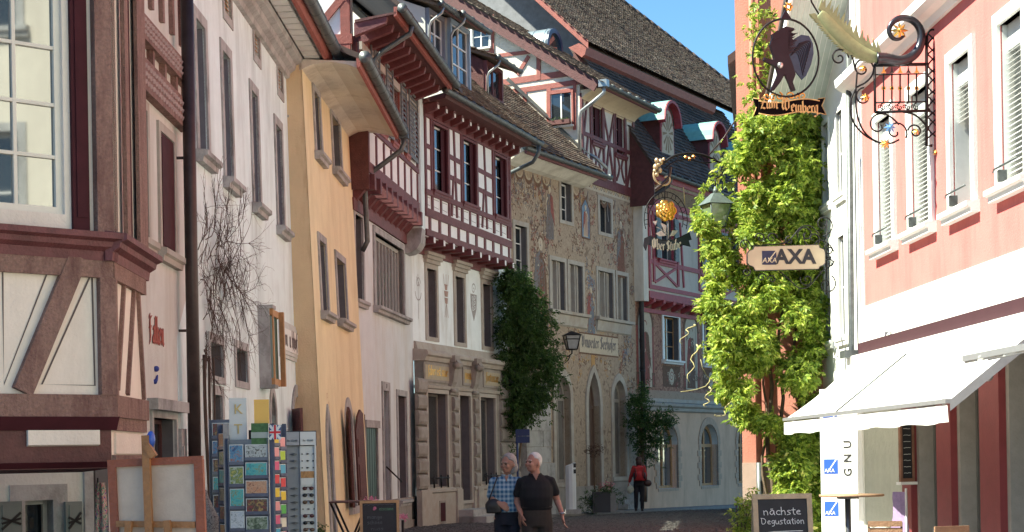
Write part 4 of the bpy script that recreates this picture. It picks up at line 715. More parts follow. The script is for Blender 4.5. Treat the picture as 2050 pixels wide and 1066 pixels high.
def dpos(px, back):          # place on the roof plane 'back' metres behind the eaves
    return F5.P(px, 200, -(GY + back))[0]
for px0, px1, bk, m_, h_ in ((862, 894, .9, GREYT, 1.55), (905, 944, .75, BLUEW, 1.7)):
    yf = GY + bk; x0 = dpos(px0, bk); x1 = dpos(px1, bk); dormer(H5, x0, x1, yf, zj1 + .2 + bk * .93, zj1 + .2 + bk * .93 + h_, m_, CREAM, 22, TILE)
yf = GY + 1.5; x0 = dpos(976, 1.5); x1 = dpos(1008, 1.5); dormer(H5, x0, x1, yf, zj1 + .2 + 1.4, zj1 + 1.6 + 1.05, TIMV, TIMB, 22, TILE, sashm=TIMV, rows=1)
# ======== painted house ========
H6 = thing('house', 'tall painted sandstone coloured house with frescoes, pointed arches and timbered cross wing', 'house', F6.M)
L6 = 9.95; FR = voromat('ochre_grey_fresco_plaster', [(.19, .135, .095), (.30, .23, .165), (.38, .30, .22), (.28, .21, .15), (.35, .28, .21)], 3.2, .93)
o6 = [F6.R(1122, 364, 1144, 446), F6.R(1199, 400, 1223, 470), F6.R(1030, 450, 1055, 555)]
b6 = [F6.R(1102, 507, 1131, 618), F6.R(1138, 517, 1167, 627), F6.R(1196, 552, 1228, 640), F6.R(1235, 562, 1256, 647)]
zz0 = sum(r[2] for r in b6) / 4; zz1 = sum(r[3] for r in b6) / 4; b6 = [(a, b, zz0, zz1) for a, b, c, d in b6]
a6 = [F6.R(1110, 762, 1143, 972), F6.R(1175, 752, 1203, 1010), F6.R(1226, 770, 1253, 955)]
a6 = [(a6[0][0], a6[0][1], .85, 4.15), (a6[1][0], a6[1][1], .1, 4.35), (a6[2][0], a6[2][1], .95, 4.15)]
obj('wall', wallmesh(0, L6, -.5, 10.6, o6 + b6 + a6, .42), FR, H6)
for i, r in enumerate(o6): window(H6, r, 0, .14, .03, .23, SANDL, SASH if i != 1 else SANDL, GLASS, 2, 3 if i != 1 else 1, sill=False, fw=.05)
for r in b6:
    p = window(H6, r, 0, .13, .03, .2, SANDL, SANDL, GLASSC, 2, 1, sill=False, fw=.07); a, b, c, d = r
    for k in (1, 2, 3): x = a + (b - a) * k / 4; q = MB(); q.box(x - .03, x + .03, .02 if k == 2 else .07, .16, c, d); obj('mullion', q, SANDL, p)
for a, b in ((b6[0][0], b6[1][1]), (b6[2][0], b6[3][1])): q = MB(); q.prof([(0, zz0 - .13), (-.16, zz0 - .12), (-.17, zz0 - .03), (0, zz0 - .0)], a - .25, b + .3); q.prof([(0, zz0 - .5), (-.05, zz0 - .45), (-.09, zz0 - .14), (0, zz0 - .13)], a - .2, b + .2); obj('window_ledge', q, SANDL, H6)
for i, r in enumerate(a6):
    a, b, c, d = r; zs = d - (b - a) * (.62 if i != 1 else 1.15)
    archwindow(H6, r, zs, 0, .2, .05, .26, SANDL, SAND if i != 1 else mat('old_door', (.10, .065, .05), .6), GLASSC if i != 1 else mat('old_door', (.1, .065, .05)), FR, name='window' if i != 1 else 'arched_door', cols=2 if i != 1 else 1, fw=.09, sill=i != 1)
q = MB(); q.box(.1, 6.2, -.07, 0, -.5, .7); q.box(7.4, L6, -.07, 0, -.5, .8); obj('plinth', q, SAND, H6)
# big stone buttress at the left corner, block by block
xb0 = .35; 
for k in range(9):
    q = MB(); z0 = -.4 + k * .47; dp = -.5 if k < 4 else -.38; 
    for j in range(2 + k % 2): n_ = 2 + k % 2; q2 = MB(); q2.box(xb0 + j * 1.7 / n_ + .006, xb0 + (j + 1) * 1.7 / n_ - .006, dp - random.uniform(0, .015), 0, z0 + .005, z0 + .465); obj('stone', q2, STONE, H6)
# frescoes: flat painted figures, garlands, scrolls
PB = mat('fresco_brown', (.15, .085, .055), .95, .3, 12); PG = mat('fresco_grey', (.16, .15, .15), .95, .3, 12); PBl = mat('fresco_blue', (.15, .22, .30), .95, .25, 12); PL = mat('fresco_pale', (.48, .41, .31), .95, .15, 12); POr = mat('fresco_ochre', (.42, .25, .10), .95, .25, 12); PRd = mat('fresco_red', (.26, .085, .07), .95, .3, 10)
FRM = [PB, PG, PBl, PL, POr, PRd]; rnd = random.Random(5)
HOLES = o6 + b6 + a6
def scrolls(mb, x0, x1, z0, z1, n, mis=(0, 1, 3), rr=(.08, .2), y=-.003, wd=.034):
    for k in range(n):
        cx, cz, r = rnd.uniform(x0, x1), rnd.uniform(z0, z1), rnd.uniform(*rr); s = rnd.choice((-1, 1))
        if any(h[0] - r - .18 < cx < h[1] + r + .18 and h[2] - r - .2 < cz < h[3] + r + .2 for h in HOLES): continue
        mb.ribbon(spiral(cx, cz, r, rnd.uniform(.8, 1.5), rnd.uniform(0, 6), s, 14), [wd * (1 - .6 * t / 14) for t in range(15)], y - .00025 * (k % 12), mi=rnd.choice(mis))
        for _ in range(3): a = rnd.uniform(0, 6.3); d = r * .9; mb.prism([(cx + d * cos(a), cz + d * sin(a)), (cx + (d + .1) * cos(a + .15), cz + (d + .1) * sin(a + .15)), (cx + (d + .02) * cos(a + .4), cz + (d + .02) * sin(a + .4))], y - .003 - .0002 * (k % 9), y, rnd.choice(mis))
def figure(mb, cx, z0, h, cols, y=-.004, s=1):
    "painted standing figure: robe, cloak, head, arm, staff"
    w_ = h * .17; e = y
    mb.prism([(cx - w_ * 1.1, z0), (cx + w_ * .9, z0), (cx + w_ * .8, z0 + h * .45), (cx + w_ * .55, z0 + h * .8), (cx - w_ * .55, z0 + h * .8), (cx - w_ * .75, z0 + h * .45)], e - .001, 0, cols[0])
    for k in range(5): x = cx - w_ * .8 + w_ * .4 * k; mb.ribbon([(x + .02 * s, z0 + h * .03), (x * .6 + cx * .4, z0 + h * .4), (x * .45 + cx * .55, z0 + h * .74)], .022, e - .0016, mi=cols[1])
    mb.prism([(cx - w_ * s * 1.2, z0 + h * .25), (cx - w_ * s * .2, z0 + h * .5), (cx - w_ * s * .1, z0 + h * .82), (cx - w_ * s * .75, z0 + h * .76)], e - .0022, 0, cols[2])
    mb.prism([(cx + w_ * .3 * cos(t * pi / 5), z0 + h * .885 + w_ * .4 * sin(t * pi / 5)) for t in range(10)], e - .0025, 0, 3); mb.ribbon(arc(cx, z0 + h * .91, w_ * .36, 0, 180), .04, e - .003, mi=cols[0])
    mb.ribbon([(cx + w_ * .5 * s, z0 + h * .74), (cx + w_ * 1.1 * s, z0 + h * .6), (cx + w_ * .9 * s, z0 + h * .5)], .06, e - .003, mi=3); mb.ribbon([(cx + w_ * 1.15 * s, z0 + h * .1), (cx + w_ * 1.05 * s, z0 + h * 1.02)], .025, e - .0034, mi=cols[1])
def P6(x, y): return F6.P(x, y)
q = MB(); x0, x1 = .1, L6 - .1; zt = 10.42
# frieze under the eaves
q.box(.02, L6 - .02, -.004, 0, 10.22, 10.5, 3)
k = 0; x = .1
while x < L6 - .2: q.ribbon(spiral(x, 10.36, .12, 1.2, 0 if k % 2 else pi, 1 if k % 2 else -1, 10), .03, -.0052, mi=(0, 4, 1)[k % 3]); x += .2; k += 1
# garlands
for i in range(9):
    x = .35 + i * .62
    if i > 4: x += 1.6 if i < 7 else 2.6
    if x > L6 - .4: break
    q.ribbon(arc(x, 10.1, .28, 180, 360, 10), [.03, .05, .08, .1, .12, .13, .12, .1, .08, .05, .03], -.0044 - .0003 * (i % 2), mi=0); q.ribbon(arc(x, 10.12, .2, 190, 350, 8), .03, -.006, mi=3); q.ribbon([(x + .31, 10.15), (x + .3, 9.6), (x + .36, 9.35)], .05, -.0062, mi=1)
scrolls(q, .2, 2.6, 8.9, 9.8, 26); scrolls(q, 1.3, 3.1, 7.4, 9.0, 30, rr=(.08, .24)); scrolls(q, 4.9, 6.2, 8.2, 10., 22, (0, 5, 3)); scrolls(q, 7.7, 9.4, 7.6, 9.9, 34, (0, 1, 5)); scrolls(q, 3.4, 9.3, 7.15, 7.9, 60, (1, 0, 3, 2)); scrolls(q, 5.4, 6.35, 4.9, 7.2, 40, (0, 1, 2, 5)); scrolls(q, 3.0, 9.3, 4.35, 4.95, 36, (0, 4, 3), (.08, .18)); scrolls(q, 8.6, 9.4, 4.6, 5.9, 18, (1, 0, 2)); scrolls(q, 6.6, 9.2, .6, .95, 8); scrolls(q, 3.0, 9.2, 5.6, 6.1, 22, (4, 3, 0), (.05, .12))
scrolls(q, .3, 9.6, 8.9, 10.0, 70, (0, 5, 4, 0), (.05, .14)); scrolls(q, .3, 9.6, 7.0, 10.0, 160, (0, 5, 0, 1), (.04, .12), wd=.026); scrolls(q, 1.3, 3.2, 5.2, 8.8, 60, (0, 1, 5), (.06, .2)); scrolls(q, 2.8, 9.5, 3.9, 7.6, 90, (0, 4, 5, 1), (.04, .13)); scrolls(q, 7.5, 9.7, 2.8, 9.5, 70, (0, 5, 1), (.05, .17)); c_ = P6(1083, 555); figure(q, c_[0], 5.5, 2.9, (0, 1, 1)); c_ = P6(1101, 440); figure(q, c_[0], 8.3, 1.7, (1, 0, 5), s=-1); c_ = P6(1243, 480); figure(q, c_[0], 7.6, 2.0, (0, 5, 1)); c_ = P6(1183, 590); figure(q, c_[0], 5.4, 1.8, (1, 2, 5))
r = F6.R(1163, 395, 1181, 480); a, b, c, d = r; q.prism([(a, c), (b, c), (b, d - .3), ((a + b) / 2, d), (a, d - .3)], -.0075, 0, 2); q.ribbon([(a, c), (a, d - .3), ((a + b) / 2, d), (b, d - .3), (b, c), (a, c)], .07, -.0095, mi=0); figure(q, (a + b) / 2, c + .05, (d - c) * .8, (3, 5, 5), -.0105)
obj('fresco', q, FRM, H6, kind='stuff')
# name board
r = F6.R(1160, 676, 1237, 706); a, b, c, d = r; c = (c + d) / 2 - .32; d = c + .64; q = MB(); q.box(a - .05, b, -.012, 0, c, d, 3); q.ribbon([(a - .05, c), (b, c), (b, d), (a - .05, d), (a - .05, c)], .05, -.0125, mi=0); nb = obj('name_board', q, FRM, H6)
t = pen('Unweiter Seehofer', .24, 0, .003, .24, width=(b - a) * .9); o = obj('lettering', t, PG, nb); o.location = ((a + b) / 2 - .03, -.014, c + .2)
# sundry
q = MB(); c_ = P6(1187, 727); q.prism([(c_[0] - .14, c_[1] + .25), (c_[0] + .14, c_[1] + .25), (c_[0] + .14, c_[1] - .1), (c_[0], c_[1] - .3), (c_[0] - .14, c_[1] - .1)], -.01, 0, 4); obj('painted_shield', q, FRM, H6)
# eaves of the low roof (left part)
uw = 5.5; ze = 10.36; GY6 = -.85
cov = [(0, ze - .2), (-.2, ze - .16), (-.5, ze - .0), (-.75, ze + .12), (-.78, ze + .2), (0, ze + .2)]; q = MB(); q.prof(cov, -.1, uw); obj('coved_eaves', q, SOFF, H6); q = MB(); q.prof([(-.70, ze - .0), (-.76, ze + .0), (-.8, ze + .17), (-.7, ze + .17)], -.1, uw + .3); obj('red_fascia', q, TIMV, H6)
gutter(H6, (-.35, GY6, ze + .14), (uw + .35, GY6, ze + .14), ZINC, .09)
q = MB(); L_ = 4.6; q.prof([(GY6 + .02, ze + .22), (GY6 + .02 + L_ * ca, ze + .22 + L_ * sa), (GY6 + .02 + L_ * ca, ze + .1 + L_ * sa), (GY6 + .1, ze + .14)], -.35, uw - .003); obj('roof', q, TILE, H6)
tiles(H6, (-.45, GY6 + .02, ze + .24), (1, 0, 0), (0, ca, sa), 32, 28, .17, .16, TILE, clip=lambda u, v: u - .45 < uw - .1 or v < .9 and u - .45 < uw + .25)
q = MB(); q.beam((0, 0), (.1, 0), .1, 0, .1); q = MB(); q.add([(uw - .03, GY6, ze + .34), (uw - .2, GY6, ze + .36), (uw - .2, GY6 + L_ * ca, ze + .36 + L_ * sa), (uw - .03, GY6 + L_ * ca, ze + .5 + L_ * sa)], [(0, 1, 2, 3)]); obj('flashing', q, ZINC, H6)
q = MB(); q.tube([(uw - .1, GY6 + .5, ze + .85), (uw + .0, GY6 + .35, ze + .75), (uw + .25, GY6 + .05, ze + .4)], .05, 8); obj('downpipe', q, mat('bright_zinc', (.3, .31, .31)), H6)
# cross wing: timber front
zc0, zc1 = 10.45, 13.2
cw = [F6.R(1183, 205, 1203, 290), F6.R(1230, 228, 1248, 314)]
obj('cross_wing_wall', wallmesh(uw, L6, 10.6, zc1, cw, .22, -.02, .3), CREAM, H6)
for r in cw: window(H6, r, -.02, .07, .05, .18, TIMV, SASH, GLASS, 2, 3, sill=True, silld=.06, fw=.04); q = MB(); a, b, c, d = r; q.box(a + (b - a) * .5, b - .01, .03, .05, c, d); obj('shutter', q, DARKM, H6)
SG = [((uw, zc0 + .12), (L6, zc0 + .12), .3), ((uw, zc1 - .1), (L6, zc1 - .1), .2), ((uw + .07, zc0), (uw + .07, zc1), .15), ((L6 - .08, zc0), (L6 - .08, zc1), .16), ((uw, 11.95), (L6, 11.9), .13)]
for r in cw: SG += [((r[0] - .13, zc0 + .2), (r[0] - .13, zc1 - .1), .13), ((r[1] + .13, zc0 + .2), (r[1] + .13, zc1 - .1), .13)]
m1, m2 = (cw[0][1] + .13), (cw[1][0] - .13); m_ = (m1 + m2) / 2
SG += [((m1, zc1 - .2), (m_, 11.95), .1), ((m2, zc1 - .2), (m_, 11.95), .1), ((m1 + .1, zc0 + .2), (m_, 11.9), .1), ((m2 - .1, zc0 + .2), (m_, 11.9), .1), ((cw[1][1] + .2, zc0 + .3), (L6 - .2, 11.9), .1), ((uw + .2, zc0 + .3), (uw + .5, 11.9), .1), ((uw + .2, 12), (uw + .45, zc1 - .2), .1)]
beams(H6, F6, SG, TIMV, .02, .035, local=True)
for r in cw:   # curved pairs below the windows
    a, b, c, d = r; m_ = (a + b) / 2
    for s in (-1, 1):
        q = MB(); pts = [(m_ + s * ((b - a) / 2 + .02), 11.8), (m_ + s * .17, 11.5), (m_ + s * .08, 11.3), (m_ + s * .17, 11.05), (m_ + s * ((b - a) / 2 + .0), 10.82)]
        for i in range(4): q.beam(pts[i], pts[i + 1], .09, -.052 - .001 * i - .0004 * s, 0)
        obj('curved_brace', q, TIMV, H6)
cov = [(-.02, zc1 - .25)] + [(-.85 + .83 * cos(pi / 2 * k / 8), zc1 - .3 + .4 * sin(pi / 2 * k / 8)) for k in range(1, 9)] + [(-.02, zc1 + .1)]
q = MB(); q.prof(cov, uw - .0, L6 - .0); obj('coved_eaves', q, plaster('cream_coving', (.62, .52, .36), (.5, .41, .28)), H6)
q = MB(); q.prof([(-.85, zc1 + .0), (-.9, zc1 + .02), (-.92, zc1 + .14), (-.85, zc1 + .14)], uw - .3, L6 + .0); obj('fascia', q, TIMV, H6)
gutter(H6, (uw - .35, -.98, zc1 + .14), (L6 + .0, -.98, zc1 + .14), ZINC, .085)
# gable wall facing the street end
G6 = Fac(tuple((F6.M @ Vector((uw - .004, 0, 0)))[:2]), (F6.u.y * 0 + F6.u.y, -F6.u.x)); 
G6 = Fac(tuple((F6.M @ Vector((uw - .004, 0, 0)))[:2]), (-F6.y.x, -F6.y.y))
def g6(name, mb, mats, label=None, kind=None): return ch(name, mb, mats, H6, G6.M, F6.Mi, label, kind)
v0 = G6.P(1186, 172); v1 = G6.P(905, 4); sl_ = (v0[1] - v1[1]) / (v0[0] - v1[0]); zv = lambda x: zc1 + .14 + (-x + .98) * (-sl_)
q = MB(); q.prism([(-9, 9), (0, 9), (0, zv(0) - .3), (-9, zv(-9) - .3)], 0, .3); g6('gable_wall', q, FILLC)
GS = [((962, 172), (1165, 142), .2), ((965, 192), (1165, 163), .16), ((985, 80), (1090, 70), 0), ((1035, 150), (1058, 112), .12), ((1077, 95), (1078, 160), .14), ((984, 30), (984, 165), .16), ((920, -5), (928, 55), .16), ((925, 55), (960, 45), .16), ((992, 112), (1060, 104), .12), ((1050, 185), (1050, 250), .13), ((1098, 175), (1098, 255), .15), ((1150, 165), (1150, 260), .1), ((1098, 186), (1150, 180), .12), ((1000, 182), (1000, 230), .14), ((960, 108), (984, 104), .1)]
for i, s in enumerate(GS):
    if s[2]: q = MB(); q.beam(G6.P(*s[0], .04), G6.P(*s[1], .04), s[2], -.03 - .0023 * (i % 7), .01); g6('beam', q, TIMR)
q = MB(); q.beam((.75, zv(.75) - .24), (-9, zv(-9) - .24), .34, -.42, -.36); g6('verge_board', q, TIMB)
q = MB(); q.beam((.5, zv(.5) - .12), (-9, zv(-9) - .12), .06, -.42, .3); g6('verge_soffit', q, TIMB)
q = MB(); q.add([(.1, -.02, zv(.1) - .5), (-3.2, -.02, zv(-3.2) - .5), (-3.2, -.02, zv(-3.2) - .3), (.1, -.02, zv(.1) - .3)], [(0, 1, 2, 3)]); 
for (xa, ya, xb, yb, cl, rw, mf) in ((946, 54, 980, 94, 2, 2, SASH), (1102, 190, 1145, 250, 2, 1, TIMR)):
    a = G6.P(xa, ya, .04); b = G6.P(xb, yb, .04); x0, x1, z0, z1 = a[0], b[0], b[1], a[1]; q = MB(); e = .07
    q.box(x0 - e, x0, -.08, .01, z0, z1 + e); q.box(x1, x1 + e, -.08, .01, z0, z1 + e); q.box(x0, x1, -.081, .01, z1, z1 + e); q.box(x0 - e, x1 + e, -.14, .01, z0 - .06, z0, 1); p = g6('window', q, [mf, SASH])
    f = MB(); xm = (x0 + x1) / 2; f.box(xm - .025, xm + .025, -.04, -.016, z0, z1); [f.box(x0, x1, -.037, -.015, z0 + (z1 - z0) * k / rw - .015, z0 + (z1 - z0) * k / rw + .015) for k in range(1, rw)]; f.box(x0, x0 + .03, -.038, -.015, z0, z1); f.box(x1 - .03, x1, -.038, -.015, z0, z1); obj('frame', f, SASH, p)
    f = MB(); f.box(x0, x1, -.02, -.01, z0, z1); obj('pane', f, GLASS, p)
    if xa > 1000: f = MB(); f.box(x0, x1, -.25, -.1, z0 + .02, z0 + .16); obj('window_box', f, TIMB, p); leafcloud(blob(((x0 + x1) / 2, -.18, z0 + .2), ((x1 - x0) / 2, .07, .06), 40), .07, leafmat('box_plants', (.02, .05, .015), (.06, .1, .03)), p)
# roof of the cross wing (u along the street, rising backwards)
y0 = -.98; z0 = zc1 + .14; yb = 9; zb_ = z0 + (yb - y0) * (-sl_)
# keep the slope equal to the verge
q = MB(); q.prof([(y0, z0), (yb, z0 + (yb - y0) * (-sl_)), (yb, z0 - .12 + (yb - y0) * (-sl_)), (y0 + .05, z0 - .1)], uw - .4, L6 + .1); obj('roof', q, TILE, H6)
an = atan2(-sl_, 1); tiles(H6, (uw - .42, y0, z0 + .01), (1, 0, 0), (0, cos(an), sin(an)), 28, 52, .17, .18, TILE)
q = MB(); x = uw - .35; q.box(x - .12, x + .1, -1.12, -.84, z0 - .12, z0 + .1); q.tube([(x, -.98, z0 - .1), (x, -.97, z0 - .3), (x, -.6, z0 - .55), (x - .02, -.2, z0 - .8), (x, -.12, z0 - 1.0), (x, -.12, ze + .8)], .06, 10); obj('downpipe', q, mat('bright_zinc', (.3, .31, .31)), H6)
# barrel dormer
dl = 2.1; by = 2.2; bz = z0 + (by - y0) * (-sl_); q = MB(); n = 12; rB = .62
c0 = rp(1108, 95, F6.M @ Vector((0, by, 0)), F6.M.to_3x3() @ Vector((0, 1, 0))); c0 = F6.loc(c0)
f = []; cx, cz = c0.x, c0.z
PT = [(cx - rB, cz - .5)] + [(cx - rB * cos(pi * k / n), cz + rB * sin(pi * k / n)) for k in range(n + 1)] + [(cx + rB, cz - .5)]
q.add([(x, by - .05, z) for x, z in PT] + [(x, by + 2.5, z) for x, z in PT], [(i, i + 1, i + 2 + n + 2, i + 1 + n + 2 - 1 + 1) if False else (i, i + 1, i + 1 + len(PT), i + len(PT)) for i in range(len(PT) - 1)], 0, True)
for k in range(5): yk = by + .1 + k * .45; q.tube([(x, yk, z) for x, z in PT], .018, 5)
bd = obj('barrel_dormer', q, mat('pale_zinc', (.28, .34, .37), .35, .15, 4, metal=.5), H6)
q = MB(); n2 = len(PT)
PI = [(cx + (x - cx) * .8, cz - .5 + (z - cz + .5) * .86) for x, z in PT]
for i in range(n2 - 1): q.prism([PT[i], PT[i + 1], PI[i + 1], PI[i]], by - .08, by + .02)
obj('frame', q, mat('navy_frame', (.03, .05, .1), .4), bd); q = MB(); q.add([(x, by, z) for x, z in PI], [tuple(range(n2))]); obj('pane', q, GLASSB, bd)
# downpipe between painted house and the next
q = MB(); x = L6 + .12; q.tube([(x + .9, -1., 11.45), (x + .85, -1., 11.2), (x + .75, -.9, 10.9), (x + .4, -.5, 10.55), (x + .1, -.2, 10.1), (x, -.15, 9.7), (x, -.15, .2)], .085, 12); [q.tube([(x, -.15, z), (x, -.15, z + .06)], .1, 12) for z in (2, 4.5, 7, 9.4)]
o = obj('downpipe', q, mat('dark_pipe', (.045, .045, .05), .45, .3, 6, metal=.4)); o.matrix_world = F6.M; tag(o, 'black curving downpipe between the frescoed house and the red timbered house', 'drainpipe')
# ======== red timbered house with big roof ========
H7 = thing('house', 'red timbered and painted inn with big tiled roof and copper dormers', 'house', F7.M); L7 = 13
HOLES = []; PB7 = voromat('brown_red_fresco', [(.13, .04, .028), (.26, .12, .08), (.40, .23, .145), (.19, .075, .05), (.32, .175, .11)], 4.5, stretch=(1, 1, .8))
w7 = [F7.R(1327, 634, 1359, 736), F7.R(1407, 642, 1436, 742)]; w7 = [(a, b, 5.0, 6.55) for a, b, c, d in w7]
d7 = w7[1][0] - w7[0][0]; w7 += [(w7[1][0] + d7 * 1.15, w7[1][1] + d7 * 1.15, 5.0, 6.55)]
g7 = [F7.R(1316, 865, 1358, 985), F7.R(1402, 862, 1438, 982), F7.R(1476, 865, 1510, 980)]; g7 = [(a, b, .45, 2.75) for a, b, c, d in g7]
GREY7 = plaster('warm_grey_plaster', (.62, .40, .265), (.46, .29, .19)); obj('wall', wallmesh(0, L7, -.8, 3.3, g7, .5), GREY7, H7); obj('painted_storey', wallmesh(0, L7, 3.3, 7.0, w7, .35), PB7, H7)
ORF = OAK
for r in g7: archwindow(H7, r, r[3] - .75, 0, .24, .03, .3, GREYW, ORF, GLASSB, GREY7, stones=7, cols=2, fw=.1, surmat=mat('warm_quoin_stone', (.44, .31, .22), .9, .15, 5, .3), sill=False); q = MB(); q.box(r[0] - .02, r[1] + .02, -.02, .45, r[2] - .1, r[2]); obj('sill', q, MATS['warm_quoin_stone'], H7)
for r in w7: window(H7, r, 0, .13, .04, .24, SASH, ORF, GLASS, 2, 3, silld=.14)
q = MB(); q.prof([(0, 3.15), (-.1, 3.2), (-.12, 3.3), (-.22, 3.36), (-.24, 3.44), (0, 3.5)], -.0, L7); q.box(0, L7, -.05, 0, 3.5, 3.62); obj('cornice', q, SANDL, H7); q = MB(); q.box(0, L7, -.02, 0, 3.62, 3.9); obj('painted_band', q, voromat('tan_band', [(.25, .17, .12), (.36, .26, .18), (.3, .2, .15)], 9.), H7)
q = MB()
for i, x in enumerate((.75, w7[0][1] + (w7[1][0] - w7[0][1]) / 2, w7[1][1] + (w7[2][0] - w7[1][1]) / 2)):
    w_ = .58; P = archpts(x - w_, x + w_, 6.1, 6.75); n = len(P); q.prism(P + [(x + w_, 4.0), (x - w_, 4.0)], -.004, 0, 3); O = archpts(x - w_ - .14, x + w_ + .14, 6.1, 6.95)
    for k in range(n - 1): q.prism([P[k], P[k + 1], O[k + 1], O[k]], -.006, 0, 0)
    for s in (-1, 1): q.box(x + s * (w_ + .07) - .07, x + s * (w_ + .07) + .07, -.0066, 0, 4., 6.1, 5); q.box(x + s * (w_ + .07) - .12, x + s * (w_ + .07) + .12, -.0075, 0, 4., 4.5, 0); q.box(x + s * (w_ + .07) - .06, x + s * (w_ + .07) + .06, -.0085, 0, 4.08, 4.42, 5)
    figure(q, x, 4.05, 2.3, ((5, 0, 0), (0, 1, 5), (5, 1, 0))[i], -.0065, 1 if i % 2 else -1); scrolls(q, x - .45, x + .45, 4.1, 6.2, 16, (5, 0, 3), (.06, .15), -.011)
for r in w7:
    m_ = (r[0] + r[1]) / 2; q.box(r[0] - .1, r[1] + .1, -.005, 0, 4.05, 4.8, 0); q.prism([(m_ + .22 * cos(t * pi / 6), 4.42 + .3 * sin(t * pi / 6)) for t in range(12)], -.007, 0, 3); q.ribbon(spiral(m_, 4.42, .2, 1.4), .03, -.008, mi=5); scrolls(q, r[0] - .05, r[1] + .05, 4.1, 4.75, 8, (3, 5), (.05, .1), -.008); scrolls(q, r[0] - .1, r[1] + .1, 6.8, 7.1, 8, (3, 5, 0), (.05, .12), -.004)
obj('fresco', q, FRM, H7, kind='stuff')
# timber storey
J7 = .35; z7 = 7.0; z8 = 10.48
t7 = [F7.R(1318, 430, 1345, 535, J7), F7.R(1408, 440, 1440, 545, J7)]; t7 = [(a, b, 8.45, 9.95) for a, b, c, d in t7]; t7.append((t7[1][0] + 2.2, t7[1][1] + 2.2, 8.45, 9.95))
obj('timber_storey', wallmesh(.35, L7, z7, z8, t7, .25, -J7, J7), plaster('greyed_cream_infill', (.52, .45, .38), (.38, .31, .25)), H7)
GRT = mat('lattice_grey', (.09, .10, .10), .5, .3, 10)
for r in t7:
    window(H7, r, -J7, .1, .05, .2, ROSE, SASHG, GLASS, 2, 1, sill=True, silld=.08)
    for s, x in ((-1, r[0] - .42), (1, r[1] + .06)): q = MB(); q.box(x, x + .36, -J7 - .12, -J7 - .09, r[2], r[3]); [q.box(x + .03, x + .33, -J7 - .13, -J7 - .12, r[2] + .1 + k * .14, r[2] + .16 + k * .14) for k in range(9)]; obj('shutter', q, GRT, H7, 'patterned grey shutter')
SG = [((.35, z7 + .12), (L7, z7 + .12), .3), ((.35, z7 + .42), (L7, z7 + .42), .14), ((.35, 8.3), (L7, 8.3), .16), ((.35, z8 - .1), (L7, z8 - .1), .2), ((.35, 10.1), (L7, 10.1), .13)]
for r in t7: SG += [((r[0] - .5, 7.6), (r[0] - .5, z8), .15), ((r[1] + .5, 7.6), (r[1] + .5, z8), .15), ((r[0] - .4, 7.6), (r[1] + .4, 8.25), .09), ((r[0] - .4, 8.25), (r[1] + .4, 7.6), .09)]
SG += [((.43, 7.4), (.43, z8), .16), ((t7[0][1] + 1.0, 7.6), (t7[0][1] + .75, 9.9), .1), ((.9, 8.4), (.62, 9.9), .09)]
beams(H7, F7, SG, ROSE, J7, .04, local=True)
qb = MB(); qb.prof([(-J7 - .12, 0), (-J7 - .1, -.12), (-J7 + .05, -.2), (0.02, -.3), (.02, 0)], -.1, .1); meb = mesh(qb, ROSE)
for i in range(13): o = obj('bracket', meb, ROSE, H7); o.location = (.6 + i * .85, 0, z7 + .02)
q = MB(); q.box(.35, L7, -J7 - .1, .02, z7, z7 + .03); q.box(.3, L7, -.06, 0, z7 - .42, z7 - .28); obj('jetty_floor', q, ROSE, H7)
q = MB(); q.prof([(-J7, z8), (-J7 - .1, z8 + .1), (-J7 - .45, z8 + .42), (-J7 - .5, z8 + .55), (0, z8 + .55)], .3, L7); obj('painted_coving', q, voromat('coving_scrolls', [(.22, .16, .11), (.38, .29, .2), (.30, .22, .15)], 7.), H7)
q = MB(); q.prof([(-J7 - .42, z8 + .5), (-J7 - .52, z8 + .5), (-J7 - .56, z8 + .72), (-J7 - .42, z8 + .72)], -.05, L7); q.prof([(-J7 - .3, z8 + .38), (-J7 - .44, z8 + .38), (-J7 - .44, z8 + .5), (-J7 - .3, z8 + .5)], .2, L7); obj('red_fascia', q, ROSE, H7)
GY7 = -J7 - .66; gutter(H7, (-.1, GY7, z8 + .74), (L7, GY7, z8 + .74), ZINC, .09)
q = MB(); q.prism([(-.05, z7 - .1), (.35, z7 - .1), (.35, z8 + .6), (-.05, z8 + .6)], -J7, .2); obj('corner_post', q, SOFF, H7)
# lower steep roof
p7 = radians(57); yE = GY7; zE = z8 + .8; Lr = 5.4; q = MB(); q.prof([(yE, zE), (yE + Lr * cos(p7), zE + Lr * sin(p7)), (yE + Lr * cos(p7) + .3, zE + Lr * sin(p7)), (yE + .3, zE - .1)], -.3, L7); obj('lower_roof', q, TILE2, H7)
tiles(H7, (-.3, yE, zE + .01), (1, 0, 0), (0, cos(p7), sin(p7)), 78, 30, .17, .18, TILE2)
q = MB(); q.prof([(yE + .1, zE - 1.2), (yE + .1, zE), (yE + .1 + Lr * cos(p7), zE + Lr * sin(p7)), (yE + .3 + Lr * cos(p7), zE - 1.2)], -.32, -.28); obj('roof_cheek', q, TIMB, H7)
yB = yE + Lr * cos(p7) - .35; zB7 = zE + Lr * sin(p7) - .5
q = MB(); q.prof([(yB, zB7), (yB - .12, zB7 + .08), (yB - .2, zB7 + .34), (yB + .1, zB7 + .5), (yB + .5, zB7 + .4)], -.6, 11.2); obj('red_cornice', q, TIMR, H7)
